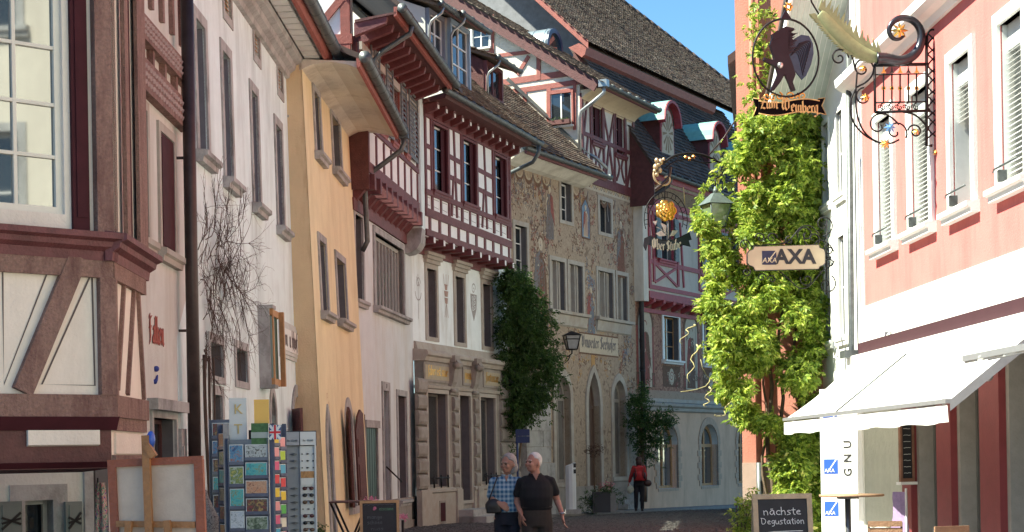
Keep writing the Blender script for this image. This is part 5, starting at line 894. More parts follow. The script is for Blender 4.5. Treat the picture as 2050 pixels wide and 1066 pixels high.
# big upper roof: flared foot then steeper, cut by a hip on the right
fo = radians(36); p8 = radians(44); f0 = Vector((-.65, yB - .25, zB7 + .5))
hipa = F7.loc(rp(1480, 178, F7.M @ Vector((0, f0.y + 1, 0)), F7.M.to_3x3() @ Vector((0, -sin(p8), cos(p8))))) if False else None
nrm = F7.M.to_3x3() @ Vector((0, -sin(p8), cos(p8))); org = F7.M @ Vector((f0.x, f0.y, f0.z))
ha = F7.loc(rp(1478, 182, org, nrm)); hb_ = F7.loc(rp(1240, 0, org, nrm)); va = F7.loc(rp(1180, 88, org, nrm)); vb = F7.loc(rp(1050, -4, org, nrm))
def hip(u, v):   # u along, v up slope -> keep?
    x = f0.x + u; y = f0.y + v * cos(p8); t = (y - ha.y) / (hb_.y - ha.y); xr = ha.x + (hb_.x - ha.x) * t; return x < xr
Lb = 13.; vv = [0, Lb]; rt = []
for v in (0, Lb): y = f0.y + v * cos(p8); t = (y - ha.y) / (hb_.y - ha.y); rt.append((ha.x + (hb_.x - ha.x) * t, y, f0.z + v * sin(p8)))
q = MB(); q.add([(f0.x, f0.y, f0.z), rt[0], rt[1], (f0.x, f0.y + Lb * cos(p8), f0.z + Lb * sin(p8))], [(0, 1, 2, 3)]); q.add([(f0.x, f0.y + .1, f0.z - .14), (rt[0][0], rt[0][1] + .1, rt[0][2] - .14), (rt[1][0], rt[1][1] + .1, rt[1][2] - .14), (f0.x, f0.y + Lb * cos(p8) + .1, f0.z + Lb * sin(p8) - .14)], [(3, 2, 1, 0)]); obj('main_roof', q, TILE, H7)
nu = int((max(rt[0][0], rt[1][0]) - f0.x) / .18) + 1
tiles(H7, (f0.x, f0.y, f0.z + .01), (1, 0, 0), (0, cos(p8), sin(p8)), nu, int(Lb / .17), .18, .17, TILE, clip=lambda u, v: u > -.05 and hip(u, v), th=.022)
q = MB(); a_ = Vector(rt[0]); b_ = Vector(rt[1]); n_ = 42
for k in range(n_): s_ = a_ + (b_ - a_) * (k / n_); e_ = a_ + (b_ - a_) * ((k + 1.08) / n_); q.tube([s_ + Vector((0, 0, .03)), e_ + Vector((0, 0, .07))], .1, 7)
obj('hip_tile_row', q, TILE2, H7, kind='stuff')
q = MB(); q.add([(f0.x, f0.y - .03, f0.z - .25), (f0.x, f0.y - .03, f0.z + .03), (f0.x, f0.y + Lb * cos(p8), f0.z + .03 + Lb * sin(p8)), (f0.x, f0.y + Lb * cos(p8), f0.z - .25 + Lb * sin(p8))], [(0, 1, 2, 3)]); q.add([(f0.x + .06, f0.y - .03, f0.z - .25), (f0.x + .06, f0.y + Lb * cos(p8), f0.z - .25 + Lb * sin(p8)), (f0.x, f0.y + Lb * cos(p8), f0.z - .25 + Lb * sin(p8)), (f0.x, f0.y - .03, f0.z - .25)], [(0, 1, 2, 3)]); obj('verge_board', q, TIMR, H7)
q = MB(); q.add([(1.5, f0.y + .3, 11), (1.5, f0.y + .3, f0.z + .1), (1.5, f0.y + Lb * cos(p8), f0.z - .1 + Lb * sin(p8)), (1.5, f0.y + Lb * cos(p8), 11)], [(0, 1, 2, 3)]); obj('gable_wall', q, mat('grey_boards_and_shade', (.20, .20, .215), .9, .2, 5), H7)  # grey stands for verge shadow on the white wall and for dark siding
# copper topped dormers
for px in (1300, 1398, 1482):
    yf = yE + .55; x0 = F7.P(px + 4, 260, -yf)[0] + .75; zf = zE + .7; n = 9; hw = .62; cx = x0 + hw; hh = 1.85
    OG = [(cx - hw, zf), (cx - hw * .9, zf + .8), (cx - hw * .95, zf + 1.1)] + [(cx - hw * .8 * cos(pi * k / n), zf + 1.3 + .55 * sin(pi * k / n)) for k in range(n + 1)] + [(cx + hw * .95, zf + 1.1), (cx + hw * .9, zf + .8), (cx + hw, zf)]
    q = MB(); q.prism(OG, yf, yf + .06); p = obj('dormer', q, ROSE, H7); q = MB(); q.prism([(cx + (x - cx) * .86, zf + (z - zf) * .93) for x, z in OG], yf - .02, yf, 0); st = obj('shutter_panel', q, PL, p)
    q = MB()
    for k in range(12): a = k * pi / 6; q.ribbon([(cx + .08 * cos(a), zf + .9 + .12 * sin(a)), (cx + .44 * cos(a + .1), zf + .9 + .68 * sin(a + .1))], [.03, .12], yf - .023, mi=0)
    obj('painted_rays', q, mat('ray_brown', (.24, .17, .10), .9), st)
    q = MB(); RO = [(cx - hw - .16, zf + 1.25)] + [(cx - (hw + .1) * cos(pi * k / n), zf + 1.4 + .62 * sin(pi * k / n)) for k in range(n + 1)] + [(cx + hw + .16, zf + 1.25)]
    RI = [(cx + (x - cx) * .9, z - .09) for x, z in RO]
    for i in range(len(RO) - 1): q.prism([RO[i], RO[i + 1], RI[i + 1], RI[i]], yf - .25, yf + .02)
    obj('curved_bargeboard', q, ROSE, p)
    q = MB(); m_ = len(RO); q.add([(x, yf - .2, z + .01) for x, z in RO] + [(x, yf + 2.6, z + .01) for x, z in RO], [(i, i + 1, i + 1 + m_, i + m_) for i in range(m_ - 1)], 0, False); obj('copper_roof', q, COPG, p)
    q = MB(); q.add([(cx - hw * .97, yf + .03, zf - .4), (cx - hw * .97, yf + 2.4, zf - .4), (cx - hw * .97, yf + 2.4, zf + 1.5), (cx - hw * .97, yf + .03, zf + 1.5)], [(0, 1, 2, 3)]); q.add([(cx + hw * .97, yf + .03, zf - .4), (cx + hw * .97, yf + 2.4, zf - .4), (cx + hw * .97, yf + 2.4, zf + 1.5), (cx + hw * .97, yf + .03, zf + 1.5)], [(0, 1, 2, 3)]); obj('cheek', q, TIMB, p)
q = MB(); 
q.add([(F6.M @ Vector((-2, -1.0, 0)))[:], (F6.M @ Vector((L6, -1.0, 0)))[:], (F7.M @ Vector((L7, -1.2, 0)))[:], (F7.M @ Vector((L7, .05, 0)))[:], (F6.M @ Vector((L6, .05, 0)))[:], (F6.M @ Vector((-2, .05, 0)))[:]], [(0, 1, 2, 3, 4, 5)])
v = [Vector(t) for t in q.v]; q = MB(); top = [(t.x, t.y, gz(t.y) + .1) for t in v]; bot = [(t.x, t.y, gz(t.y) - .05) for t in v]; n = 6; q.add(top + bot, [(0, 1, 4, 5), (1, 2, 3, 4)] + [(i, i + n, (i + 1) % n + n, (i + 1) % n) for i in range(n)]); obj('pavement', q, PAVE, kind='structure')
# ======== pink house ========
PINK = plaster('salmon_plaster', (.62, .165, .15), (.50, .115, .105)); WHP = mat('white_stone_paint', (.80, .79, .76), .8, .04, 4, .15, 40); DRED = mat('dark_red_pilaster', (.17, .028, .033), .7, .12, 5, .2, 30)
REV = mat('reveal_grey', (.60, .61, .59), .9, .06, 9); BLIND = mat('blind_white', (.72, .72, .70), .5, .05, 9)
FR1 = Fac((5.64, 27.6), (.032, -1)); FR2 = Fac((5.56, 30.25), (.03, -1))
R1 = thing('house', 'salmon pink house with white window surrounds and shop under white awnings on the right', 'house', FR1.M)
wr = [FR1.R(1757, 250, 1791, 486), FR1.R(1824, 200, 1866, 447), FR1.R(1905, 118, 1951, 406)]
wz0, wz1 = sum(r[2] for r in wr) / 3, sum(r[3] for r in wr) / 3; wr = [(a, b, wz0, wz1) for a, b, c, d in wr]
dd = wr[2][0] - wr[1][0]; w0 = FR1.P(2003, 100)[0]; wr.append((w0, w0 + wr[2][1] - wr[2][0], wz0, wz1)); wr.append((w0 + 1.75, w0 + 2.75, wz0, wz1))
ZB1 = 3.97; LR = 14.9
obj('wall', wallmesh(0.35, LR, ZB1, 11.5, wr, .32), PINK, R1)
for i, r in enumerate(wr):
    a, b, c, d = r; p = window(R1, r, 0, .15, .05, .3, WHP, SASH, GLASS, 2, 1, sill=True, silld=.12, fw=.05)
    q = MB(); q.box(a, b, .08, .2, d - .3, d - .0); obj('blind_box', q, REV, p); q = MB(); q.box(a + .002, a + .02, .02, .26, c, d); obj('reveal', q, REV, p)
    zl = c if i not in (2,) else c + (d - c) * .56; n = int((d - .3 - zl) / .062); s = MB(); s.prof([(0, 0), (-.045, -.03), (-.042, -.036), (.003, -.006)], a + .03, b - .02); me = mesh(s, BLIND)
    for k in range(n): o = obj('blind_slat', me, BLIND, p); o.location = (0, .11, d - .31 - k * .062)
    q = MB(); zr = c + .22; q.tube([(a - .05, -.1, zr - .02), (a + .06, -.12, zr), (b, -.12, zr)], .014, 6); q.box(a + .1, a + .16, -.1, .0, zr - .16, zr - .02); obj('flower_rail', q, ZINC, p)
q = MB(); zc = 7.4; q.prof([(0, zc), (-.05, zc), (-.1, zc + .08), (-.2, zc + .12), (-.28, zc + .18), (-.3, zc + .3), (0, zc + .36)], -.02, LR); obj('cornice', q, WHP, R1)
q = MB(); q.box(.0, .35, -.03, .4, 0, 11.5); obj('corner_pilaster', q, WHP, R1); q = MB(); q.box(.42, .60, -.02, .02, ZB1, 11.4); obj('white_strip', q, WHP, R1)
q = MB(); q.box(.35, LR, -.03, .3, 3.402, ZB1 - .002); q.box(.35, LR, -.05, -.03, 3.41, 3.72); obj('white_band', q, WHP, R1)
q = MB(); q.box(.35, LR, -.08, .3, 3.22, 3.40); obj('red_beam', q, mat('dark_purple_beam', (.05, .018, .024), .6, .1), R1)
# shop openings between red pilasters
pil = [(1811, 1829), (1881, 1910), (1968, 2008)]; X = [FR1.P(a, 950)[0] for a, b in pil]; Y = [FR1.P(b, 950)[0] for a, b in pil]; X += [Y[-1] + 2.0, Y[-1] + 4.5]; Y += [X[-2] + .6, X[-1] + .6]
q = MB(); q.box(.35, LR, .45, .5, 0, 3.3); obj('shop_back', q, mat('shop_dark_frame', (.13, .12, .115), .5), R1)
q = MB(); q.box(.35, X[0] - .02, -.0, .45, 0, 3.3); obj('textured_wall', q, mat('grey_green_render', (.40, .41, .36), .95, .1, 4, 1., 14), R1, 'grey green textured render beside the banner')
for a, b in zip(X, Y):
    q = MB(); q.box(a, b, -.04, .45, 0, 3.3); obj('pilaster', q, DRED, R1); q = MB(); q.box(b, b + .12, .05, .45, 0, 3.3); q.box(a - .12, a, .05, .45, 0, 3.3); obj('door_jamb', q, mat('grey_stone_jamb', (.25, .235, .22), .85, .12, 6, .2, 40), R1)
for i in range(len(X) - 1):
    a, b = Y[i] + .12, X[i + 1] - .12; q = MB(); q.box(a, b, .3, .31, .12, 3.1); p = obj('shop_window', q, GLASS, R1); f = MB(); f.box(a, a + .07, .26, .34, .0, 3.3); f.box(b - .07, b, .26, .34, .0, 3.3); f.box((a + b) / 2 - .04, (a + b) / 2 + .04, .26, .34, 0, 3.3); f.box(a + .07, b - .07, .265, .34, 3.0, 3.3); f.box(a + .07, b - .07, .265, .34, 0, .4); obj('frame', f, mat('grey_frame', (.10, .10, .095), .5), p)
q = MB(); q.prof([(-.5, 11.4), (6, 15), (6, 14.8), (-.5, 11.2)], 0, LR); obj('roof', q, TILE2, R1)
q = MB(); q.tube([(.2, -.1, 8.3), (.2, -.14, 3.2), (.2, -.14, 2.9)], .05, 8); q.box(.05, .4, -.3, -.02, 3.18, 3.3); obj('awning_hinge', q, ZINC, R1)
q = MB(); c_ = FR1.P(1790, 640); q.box(c_[0] - .04, c_[0] + .04, -.14, -.03, c_[1] - .18, c_[1] + .02); q.tube([(c_[0], -.14, c_[1]), (c_[0] - .35, -.25, c_[1] + .05)], .03, 6); o = obj('wall_lamp', q, BLIND); o.matrix_world = FR1.M; tag(o, 'small white spotlight on the white band above the awning', 'lamp')
# awnings
AW = mat('white_awning_cloth', (.80, .79, .77), .9, .03, 3); _n = AW.node_tree.nodes; _t = _n.new('ShaderNodeBsdfTranslucent'); _t.inputs[0].default_value = (.75, .66, .58, 1); _m = _n.new('ShaderNodeMixShader'); _m.inputs[0].default_value = .3; AW.node_tree.links.new(_n['Principled BSDF'].outputs[0], _m.inputs[1]); AW.node_tree.links.new(_t.outputs[0], _m.inputs[2]); AW.node_tree.links.new(_m.outputs[0], _n['Material Output'].inputs[0])
def awning(F, a, b, zt, out, zb, val, label, sag=.12, seam=None):
    t = thing('awning', label, 'awning', F.M @ Matrix.Translation((a, 0, zt)), 'white shop awnings'); L = b - a; q = MB(); n = 10; m = 14; z1 = zb - zt; vs = []
    for i in range(m + 1):
        for j in range(n + 1): s = j / n; vs.append((L * i / m, -.12 - (out - .12) * s, .0 + z1 * s - .05 * sin(pi * s) + .012 * sin(i * 2.1) * sin(pi * s)))
    q.add(vs, [(i * (n + 1) + j, (i + 1) * (n + 1) + j, (i + 1) * (n + 1) + j + 1, i * (n + 1) + j + 1) for i in range(m) for j in range(n)], 0, True); obj('canopy', q, AW, t)
    q = MB(); vs = []; mm = 40
    for i in range(mm + 1): x = L * i / mm; w_ = .02 * sin(i * 1.1) + .012 * sin(i * 2.7); vs += [(x, -out - .03, z1 - .05), (x, -out - .03 + w_, z1 - val - .012 * sin(i * .9))]
    q.add(vs, [(2 * i, 2 * i + 1, 2 * i + 3, 2 * i + 2) for i in range(mm)], 0, True); obj('valance', q, AW, t)
    q = MB(); q.box(0, L, -out - .05, -out + .02, z1 - .035, z1 + .012); obj('front_bar', q, mat('awning_metal', (.35, .35, .36), .4, .1, 8, metal=.5), t)
    q = MB(); q.box(0, L, -.2, -.04, -.1, .12); obj('cassette', q, WHP, t)
    for x in (.5, L - .3): q = MB(); q.beam((0, 0), (1, 0), .05, 0, .01); q = MB(); y1, zz1 = -out * .55, -.3; q.tube([(x, -.1, -.12), (x - .1, y1, z1 * .55 - .12), (x, -out, z1 - .02)], .035, 8); q.ball((x - .1, y1, z1 * .55 - .12), .06); obj('folding_arm', q, mat('awning_metal', (.35, .35, .36)), t)
    if seam: q = MB(); q.tube([(seam * L, -.12, .02), (seam * L, -out, z1 + .02)], .012, 5); obj('seam', q, ZINC, t)
    q = MB(); q.add([(L, -.12, .0), (L, -out, z1), (L, -out, z1 - .12), (L, -.12, -.12)], [(0, 1, 2, 3)]); q.add([(L + .05, -.12, .0), (L, -out, z1), (L, -out, z1 - .12), (L + .05, -.12, -.12)], [(3, 2, 1, 0)]); obj('side_profile', q, mat('awning_metal', (.35, .35, .36)), t)
    return t
A0 = Vector((4.45, 27.0, 0)); la = FR1.loc(A0); out1 = -la.y
ba = FR1.loc(W(1905, 797, 18.3)); awning(FR1, .1, ba.x, 3.08, out1, 2.22, .25, 'long white awning with hanging valance beyond the pink house corner', seam=.4)
awning(FR1, FR1.loc((3.6, 13.5, 0)).x, FR1.loc((3.6, 13.5, 0)).x + 4.5, 3.1, 2.45, 2.42, .02, 'nearer white awning entering the view at the right edge')
# wall blackboard
t = thing('blackboard', 'narrow wood framed blackboard hanging edge on at the pink shop', 'blackboard', Matrix.Translation(W(1817, 965, 24.2)) @ Matrix.Rotation(radians(24), 4, 'Z'))
BLK = mat('blackboard', (.022, .022, .026), .6, .3, 6); FRW = wood('blackboard_frame', (.24, .12, .08)); CHK = mat('chalk', (.72, .72, .70), .95, .1, 20)
q = MB(); q.box(-.085, .085, 0, .03, .05, .92); obj('board', q, BLK, t); q = MB(); q.box(-.12, -.085, -.01, .04, 0, .95); q.box(.085, .12, -.01, .04, 0, .95); q.box(-.085, .085, -.01, .04, .92, .95); q.box(-.085, .085, -.01, .04, 0, .05); obj('frame', q, FRW, t); q = MB(); q.box(-.16, .13, -.06, .05, -.04, -.0); obj('ledge', q, WHP, t)
q = MB(); [q.ribbon([(-.06 + .02 * j, .12 + .09 * k + .01 * random.random()) for j in range(7)], .006, -.002) for k in range(8)]; obj('chalk_writing', q, CHK, t)
# ======== white house beyond ========
R2 = thing('house', 'bright white bulging house between the pink house and the vine covered wall', 'house', FR2.M)
w2 = [FR2.R(1656, 470, 1666, 680), FR2.R(1672, 430, 1688, 640)]; w2 = [(.35, .8, 3.6, 5.3), (1.45, 1.9, 3.6, 5.3), (1.45, 1.9, 6.0, 7.4), (.35, .8, 6.0, 7.4)]
obj('wall', wallmesh(0, 2.62, 0, 7.45, w2, .25), WHP, R2)
q = MB(); q.prism([(0, 7.45), (2.62, 7.45), (2.62, 9.15)], 0, .3); obj('gable', q, WHP, R2)
for r in w2: window(R2, r, 0, .08, .02, .1, WHP, SASH, GLASS, 2, 2, silld=.05)
zr_ = lambda u: 7.45 + .64 * u; q = MB(); q.prism([(-.1, zr_(-.1)), (2.62, zr_(2.62)), (2.62, zr_(2.62) + .25), (-.1, zr_(-.1) + .25)], -.95, -.0); obj('verge_soffit', q, WHP, R2)
for k in range(9): o = obj('soffit_board', MB().add([(-.08, -.02 - k * .1, zr_(-.08) - .006), (2.6, -.02 - k * .1, zr_(2.6) - .006), (2.6, -.11 - k * .1, zr_(2.6) - .006), (-.08, -.11 - k * .1, zr_(-.08) - .006)], [(3, 2, 1, 0)]), mat('green_white_boards', (.50, .54, .50), .8), R2)
q = MB(); q.prism([(-.3, zr_(-.3) + .26), (2.62, zr_(2.62) + .26), (2.62, zr_(2.62) + .36), (-.3, zr_(-.3) + .36)], -1.0, 6); obj('roof', q, TILE2, R2)

# hanging sign panel with rotated letters
t = thing('banner_sign', 'white hanging panel with rotated black letters and blue squares under the awning', 'sign', Matrix.Translation(W(1692, 985, 27.95) + Vector((0, 0, -.9))) @ Matrix.Rotation(radians(-32), 4, 'Z'))
q = MB(); q.box(-.42, .46, 0, .03, 0, 2.6); obj('panel', q, mat('banner_white', (.8, .8, .8), .7, .02), t); BLU = mat('logo_blue', (.02, .09, .45), .6, .03); INK = mat('ink_black', (.015, .015, .018), .7, 0)
def R90(x, z): return Matrix.Translation((x, -.004, z)) @ Matrix.Rotation(radians(-90), 4, 'Y') @ UPR
textobj('GNU', .19, R90(.06, 1.45), INK, t, sp=1.9, off=.003); textobj('ZUM WEIN', .085, R90(.2, 1.5), mat('grey_ink', (.3, .3, .3)), t, sp=1.3)
for z in (.5, 1.2, 1.95):
    q = MB(); q.box(-.36, -.12, -.006, 0, z, z + .24); s = obj('logo_square', q, BLU, t); q = MB(); q.beam((-.30, z + .02), (-.14, z + .24), .018, -.009, -.006); obj('logo_slash', q, WHP, s); textobj('AXA', .085, Matrix.Translation((-.26, -.009, z + .05)) @ UPR, WHP, s)
# ======== red wall house with creeper ========
R3F = Fac((4.20, 30.95), (.94, -.36)); R3 = thing('house', 'terracotta red house wall standing out behind the climbing plant', 'house', R3F.M)
TERR = plaster('terracotta_plaster', (.56, .23, .17), (.44, .17, .125)); obj('wall', wallmesh(0, 1.55, 0, 15, [], .1, 0, 6), TERR, R3); q = MB(); q.box(-.005, 1.56, -.02, 0, 0, 1.5); obj('plinth', q, mat('pinkish_plinth', (.45, .32, .26), .9, .1, 4, .3), R3)
q = MB(); q.tube([(.34, -.12, 1.5), (.34, -.12, 14)], .06, 10); o = obj('downpipe', q, mat('painted_red_pipe', (.45, .17, .11), .6)); o.matrix_world = R3F.M; tag(o, 'terracotta painted downpipe with grey foot on the red wall beside the creeper', 'drainpipe')
q = MB(); q.tube([(.34, -.12, 0), (.34, -.12, 1.5)], .065, 10); obj('pipe_foot', q, ZINC, o)
# creeper
VL = leafmat('creeper_leaves', (.07, .15, .02), (.42, .52, .09), (.68, .64, .22)); BARK = wood('vine_bark', (.13, .09, .06), .3, .9); TWIG = mat('pale_vine_shoot', (.45, .38, .18), .7, .2)
cr = thing('climbing_plant', 'bright green climbing creeper covering the terracotta wall', 'plant', (4.9, 30.4, 0)); rnd = random.Random(3)
pts = []; edge = [(235, 1505, 1648), (262, 1478, 1650), (300, 1462, 1650), (340, 1440, 1650), (380, 1500, 1650), (420, 1385, 1650), (470, 1382, 1650), (520, 1412, 1650), (560, 1405, 1650), (610, 1388, 1650), (660, 1398, 1650), (700, 1408, 1650), (740, 1425, 1650), (780, 1420, 1650), (820, 1455, 1650), (860, 1500, 1645), (900, 1548, 1652), (950, 1545, 1655), (1000, 1550, 1655), (1040, 1560, 1655), (1066, 1565, 1655)]
def erow(y):
    for i in range(len(edge) - 1):
        if edge[i][0] <= y <= edge[i + 1][0]: t = (y - edge[i][0]) / (edge[i + 1][0] - edge[i][0]); return edge[i][1] * (1 - t) + edge[i + 1][1] * t, edge[i][2]
    return edge[-1][1:]
def vpt(x, y, dep): return W(x, y, dep)
from mathutils import noise as mnoise
for _ in range(760):
    y = rnd.uniform(240, 1075); a, b = erow(y); x = a + 16 + (b - a - 30) * rnd.random() ** .9
    if 1535 < x < 1590 and 560 < y < 860 and rnd.random() < .72: continue
    if x < 1530 and y > 850: continue
    if mnoise.noise(Vector((x / 48, y / 60, 3.1))) < -.12 - (.0 if x < 1560 else .08): continue
    dq = 30.35 - .9 * rnd.random() * min(1, (b - x + 20) / 80) - (.5 if 600 < y < 800 else 0) * rnd.random(); c = vpt(x, y, dq); n = rnd.randint(24, 52); rr = rnd.uniform(.1, .24); 
    for _ in range(n): d = Vector((rnd.gauss(0, 1), rnd.gauss(0, 1), rnd.gauss(0, .8))).normalized() * rr * rnd.uniform(.5, 1.1); pts.append(c + d)
random.seed(4)
for x, y, n in ((1500, 240, 60), (1515, 170, 40), (1510, 80, 36), (1520, 20, 36), (1535, 120, 20), (1560, 215, 30), (1480, 310, 40), (1450, 340, 30), (1420, 420, 60), (1600, 30, 10), (1480, 440, 30)):
    c = W(x, y, 30.4); pts += [c + Vector((random.gauss(0, .12), random.gauss(0, .08), random.gauss(0, .2))) for _ in range(n)]
leafcloud([p - cr.location for p in pts], .135, VL, cr, leaflets=7, droop=.55)
def shoot(par, p0, p1, sag, r, m, name='shoot', n=10):
    p0, p1 = Vector(p0), Vector(p1); q = MB(); q.tube([p0.lerp(p1, i / n) + Vector((0.05 * sin(i * 1.3), 0.04 * cos(i * 1.7), -sag * sin(pi * i / n))) - par.location for i in range(n + 1)], r, 5, rs=[r * (1 - .6 * i / n) for i in range(n + 1)]); return obj(name, q, m, par)
for k, x in enumerate((1545, 1560, 1600, 1530)): shoot(cr, W(x, 1060, 30.45), W(x - 15 + 20 * (k % 2), 300 + 60 * k, 30.5), .0, .05 - .006 * k, BARK, 'stem', 16)
for A, B, s in (((1475, 690), (1360, 785), .25), ((1395, 690), (1378, 765), .0), ((1390, 650), (1362, 690), -.05), ((1470, 780), (1430, 830), .2), ((1420, 775), (1412, 815), .05), ((1500, 720), (1400, 720), .5)): shoot(cr, W(*A, 30.), W(*B, 29.9), s, .014, TWIG)
t = thing('garden_shrub', 'low sunlit leafy shrub left of the framed chalkboard', 'shrub', (3.0, 22.6, 0)); random.seed(9)
pts = []
for x, y in ((1485, 1010), (1500, 1030), (1478, 1050), (1495, 1070), (1512, 1000), (1505, 1050), (1490, 1090)): c = W(x, y, 22.6); pts += [c + Vector((random.gauss(0, .05), random.gauss(0, .06), random.gauss(0, .07))) - t.location for _ in range(45)]
leafcloud(pts, .085, VL, t, leaflets=5); q = MB(); [q.tube([(.02 * k, 0, 0), (.02 * k + .05 * sin(k), .0, .5), (.05 * k - .03, .02, 1.)], .008, 5) for k in range(5)]; obj('stem', q, BARK, t)
# ======== left ivy on the guild house corner ========
IV = leafmat('ivy_leaves', (.02, .055, .015), (.07, .13, .03)); t = thing('ivy', 'dark green ivy hanging between the white guild house and the frescoed house', 'plant', (0, 48.3, 0)); random.seed(11)
ied = [(545, 1008, 1030), (560, 1002, 1055), (600, 1000, 1085), (640, 998, 1110), (680, 995, 1116), (720, 1000, 1122), (760, 1005, 1118), (790, 1010, 1095), (820, 1015, 1078), (850, 1018, 1045)]
pts = []
for _ in range(210):
    y = random.uniform(545, 848)
    for i in range(len(ied) - 1):
        if ied[i][0] <= y <= ied[i + 1][0]: s = (y - ied[i][0]) / (ied[i + 1][0] - ied[i][0]); a = ied[i][1] * (1 - s) + ied[i + 1][1] * s; b = ied[i][2] * (1 - s) + ied[i + 1][2] * s
    x = random.uniform(a + 8, b - 8); c = W(x, y, 48.0 - random.uniform(0, .8) + (x - 1000) * .012); r_ = random.uniform(.18, .38); pts += [c + Vector((random.gauss(0, 1), random.gauss(0, 1), random.gauss(0, 1))).normalized() * r_ * random.uniform(.6, 1.1) - t.location for _ in range(34)]
for x, y, n in ((1100, 820, 12), (1112, 790, 16), (1080, 845, 12), (1120, 760, 20), (1125, 720, 10), (1028, 870, 30), (1024, 900, 12)): c = W(x, y, 48.); pts += [c + Vector((random.gauss(0, .12), random.gauss(0, .1), random.gauss(0, .16))) - t.location for _ in range(n)]
leafcloud(pts, .15, IV, t, leaflets=4, droop=.5)
for k in range(3): q = MB(); a = W(1022 + 6 * k, 1030, 48.7) - t.location; b = W(1030 + 10 * k, 640, 48.6) - t.location; q.tube([a.lerp(b, i / 8) + Vector((.05 * sin(i * 2 + k), .03 * cos(i), 0)) for i in range(9)], .035, 6); obj('stem', q, BARK, t)
# climbing plant by the big downpipe
t = thing('wall_shrub', 'dark wall shrub climbing the black downpipe above the walker with the red backpack', 'plant', (4.3, 57.0, 0)); random.seed(12); pts = []
for x, y, rr, n in ((1283, 800, .3, 140), (1292, 840, .4, 220), (1275, 830, .3, 120), (1310, 850, .4, 190), (1328, 838, .3, 110), (1300, 880, .38, 150), (1280, 870, .35, 120), (1318, 878, .25, 60), (1268, 800, .2, 40), (1262, 845, .2, 40), (1290, 900, .25, 60), (1343, 838, .15, 30), (1288, 780, .2, 50), (1305, 915, .2, 40)):
    c = W(x, y, 56.8); pts += [c + Vector((random.gauss(0, rr * .6), random.gauss(0, .25), random.gauss(0, rr * .6))) - t.location for _ in range(n)]
leafcloud(pts, .15, IV, t, leaflets=4)
q = MB(); a = W(1288, 1005, 56.9) - t.location; b = W(1284, 800, 56.9) - t.location; q.tube([a.lerp(b, i / 8) + Vector((.04 * sin(i * 2), 0, 0)) for i in range(9)], .12, 8, rs=[.13, .12, .12, .1, .1, .08, .07, .05, .03]); obj('trunk', q, wood('shrub_bark', (.14, .09, .06)), t)
# bare creeper on the white house
t = thing('bare_creeper', 'leafless creeper with tangled thin twigs on the white house beside the brown downpipe', 'plant', (-3.6, 20.6, 0)); random.seed(15); q = MB(); TW = mat('bare_twig', (.07, .045, .035), .9, .3)
def grow(p, d, L, r, dep):
    n = 5; P = [p]
    for i in range(n): d = (d + Vector((random.gauss(0, .05), random.gauss(0, .22), random.gauss(0, .2)))).normalized(); p = p + d * L / n; P.append(p)
    q.tube([x - t.location for x in P], r, 4, cap=False, rs=[r * (1 - .1 * i) for i in range(n + 1)])
    if dep:
        for k in range(random.randint(3, 5)): a = random.choice(P[1:]); grow(a, (d + Vector((random.gauss(.02, .12), random.gauss(.2, .9), random.gauss(-.1, .8)))).normalized(), L * random.uniform(.5, .8), r * .62, dep - 1)
base = F2.M @ Vector(F2.P(402, 1000)[:1] + (-.08, 0)); 
for k in range(3): x0 = F2.P(404 + 8 * k, 900)[0]; q2 = [F2.M @ Vector((x0 + .06 * sin(z * 2 + k), -.07, z)) - t.location for z in [0, .5, 1, 1.5, 2, 2.5, 2.9, 3.0]]; m_ = MB(); m_.tube(q2, .022 - .004 * k, 6); obj('stem', m_, TW, t)
for (px, py) in ((405, 560), (430, 540), (415, 480), (435, 500), (450, 490), (460, 530), (455, 560), (420, 520), (440, 610), (465, 580), (430, 640), (412, 700), (420, 600), (440, 520), (410, 640), (425, 680), (400, 500), (445, 570), (415, 740), (430, 600), (450, 600)):
    c_ = F2.P(px, py, .1); grow(F2.M @ Vector((c_[0], -.08, c_[1])), Vector((.02, random.uniform(.1, 1), random.uniform(-.3, .8))).normalized(), random.uniform(.6, .95) * (1 if py < 660 else .55), .008, 3)
obj('twigs', q, TW, t, kind='stuff')
# ======== forged signs ========
def inplane(x0, z0, x1, z1, D, yaw=0):
    pass
def sframe(px, py, D, yaw=0): return Matrix.Translation(W(px, py, D)) @ Matrix.Rotation(radians(yaw), 4, 'Z')
def pl(M, px, py):     # picture point -> local (x,z) on the plane of frame M
    o = M.translation; n = M.to_3x3() @ Vector((0, 1, 0)); p = M.inverted() @ rp(px, py, o, n); return (p.x, p.z)
def wire(par, M, pts, r, m=None, name='scroll', px=True, smooth_=False, taper=False, y=0.):
    P = [pl(M, *p) for p in pts] if px else pts
    if smooth_: P = smoothpts(P, 3)
    n = len(P); q = MB(); q.tube([(x, y, z) for x, z in P], r, 6, rs=[r * (1 - .5 * i / n) for i in range(n)] if taper else None); return obj(name, q, m or IRON, par)
def spx(M, cx, cy, r, turns, a0, s, n=22, r1=.12): c = pl(M, cx, cy); e = pl(M, cx + r, cy); return spiral(c[0], c[1], abs(e[0] - c[0]), turns, radians(a0), s, n, r1)
def wsp(par, M, cx, cy, r, turns, a0, s, rad, m=None, name='scroll'): return wire(par, M, spx(M, cx, cy, r, turns, a0, s), rad, m, name, px=False)
def banner(M, x0, x1, yt, yb, wave, fold=18):
    top = []; bot = []; n = 16
    for i in range(n + 1): t = i / n; x = x0 + (x1 - x0) * t; w_ = wave * sin(t * 2 * pi); top.append(pl(M, x, yt(t) + w_)); bot.append(pl(M, x, yb(t) + w_))
    return top, bot
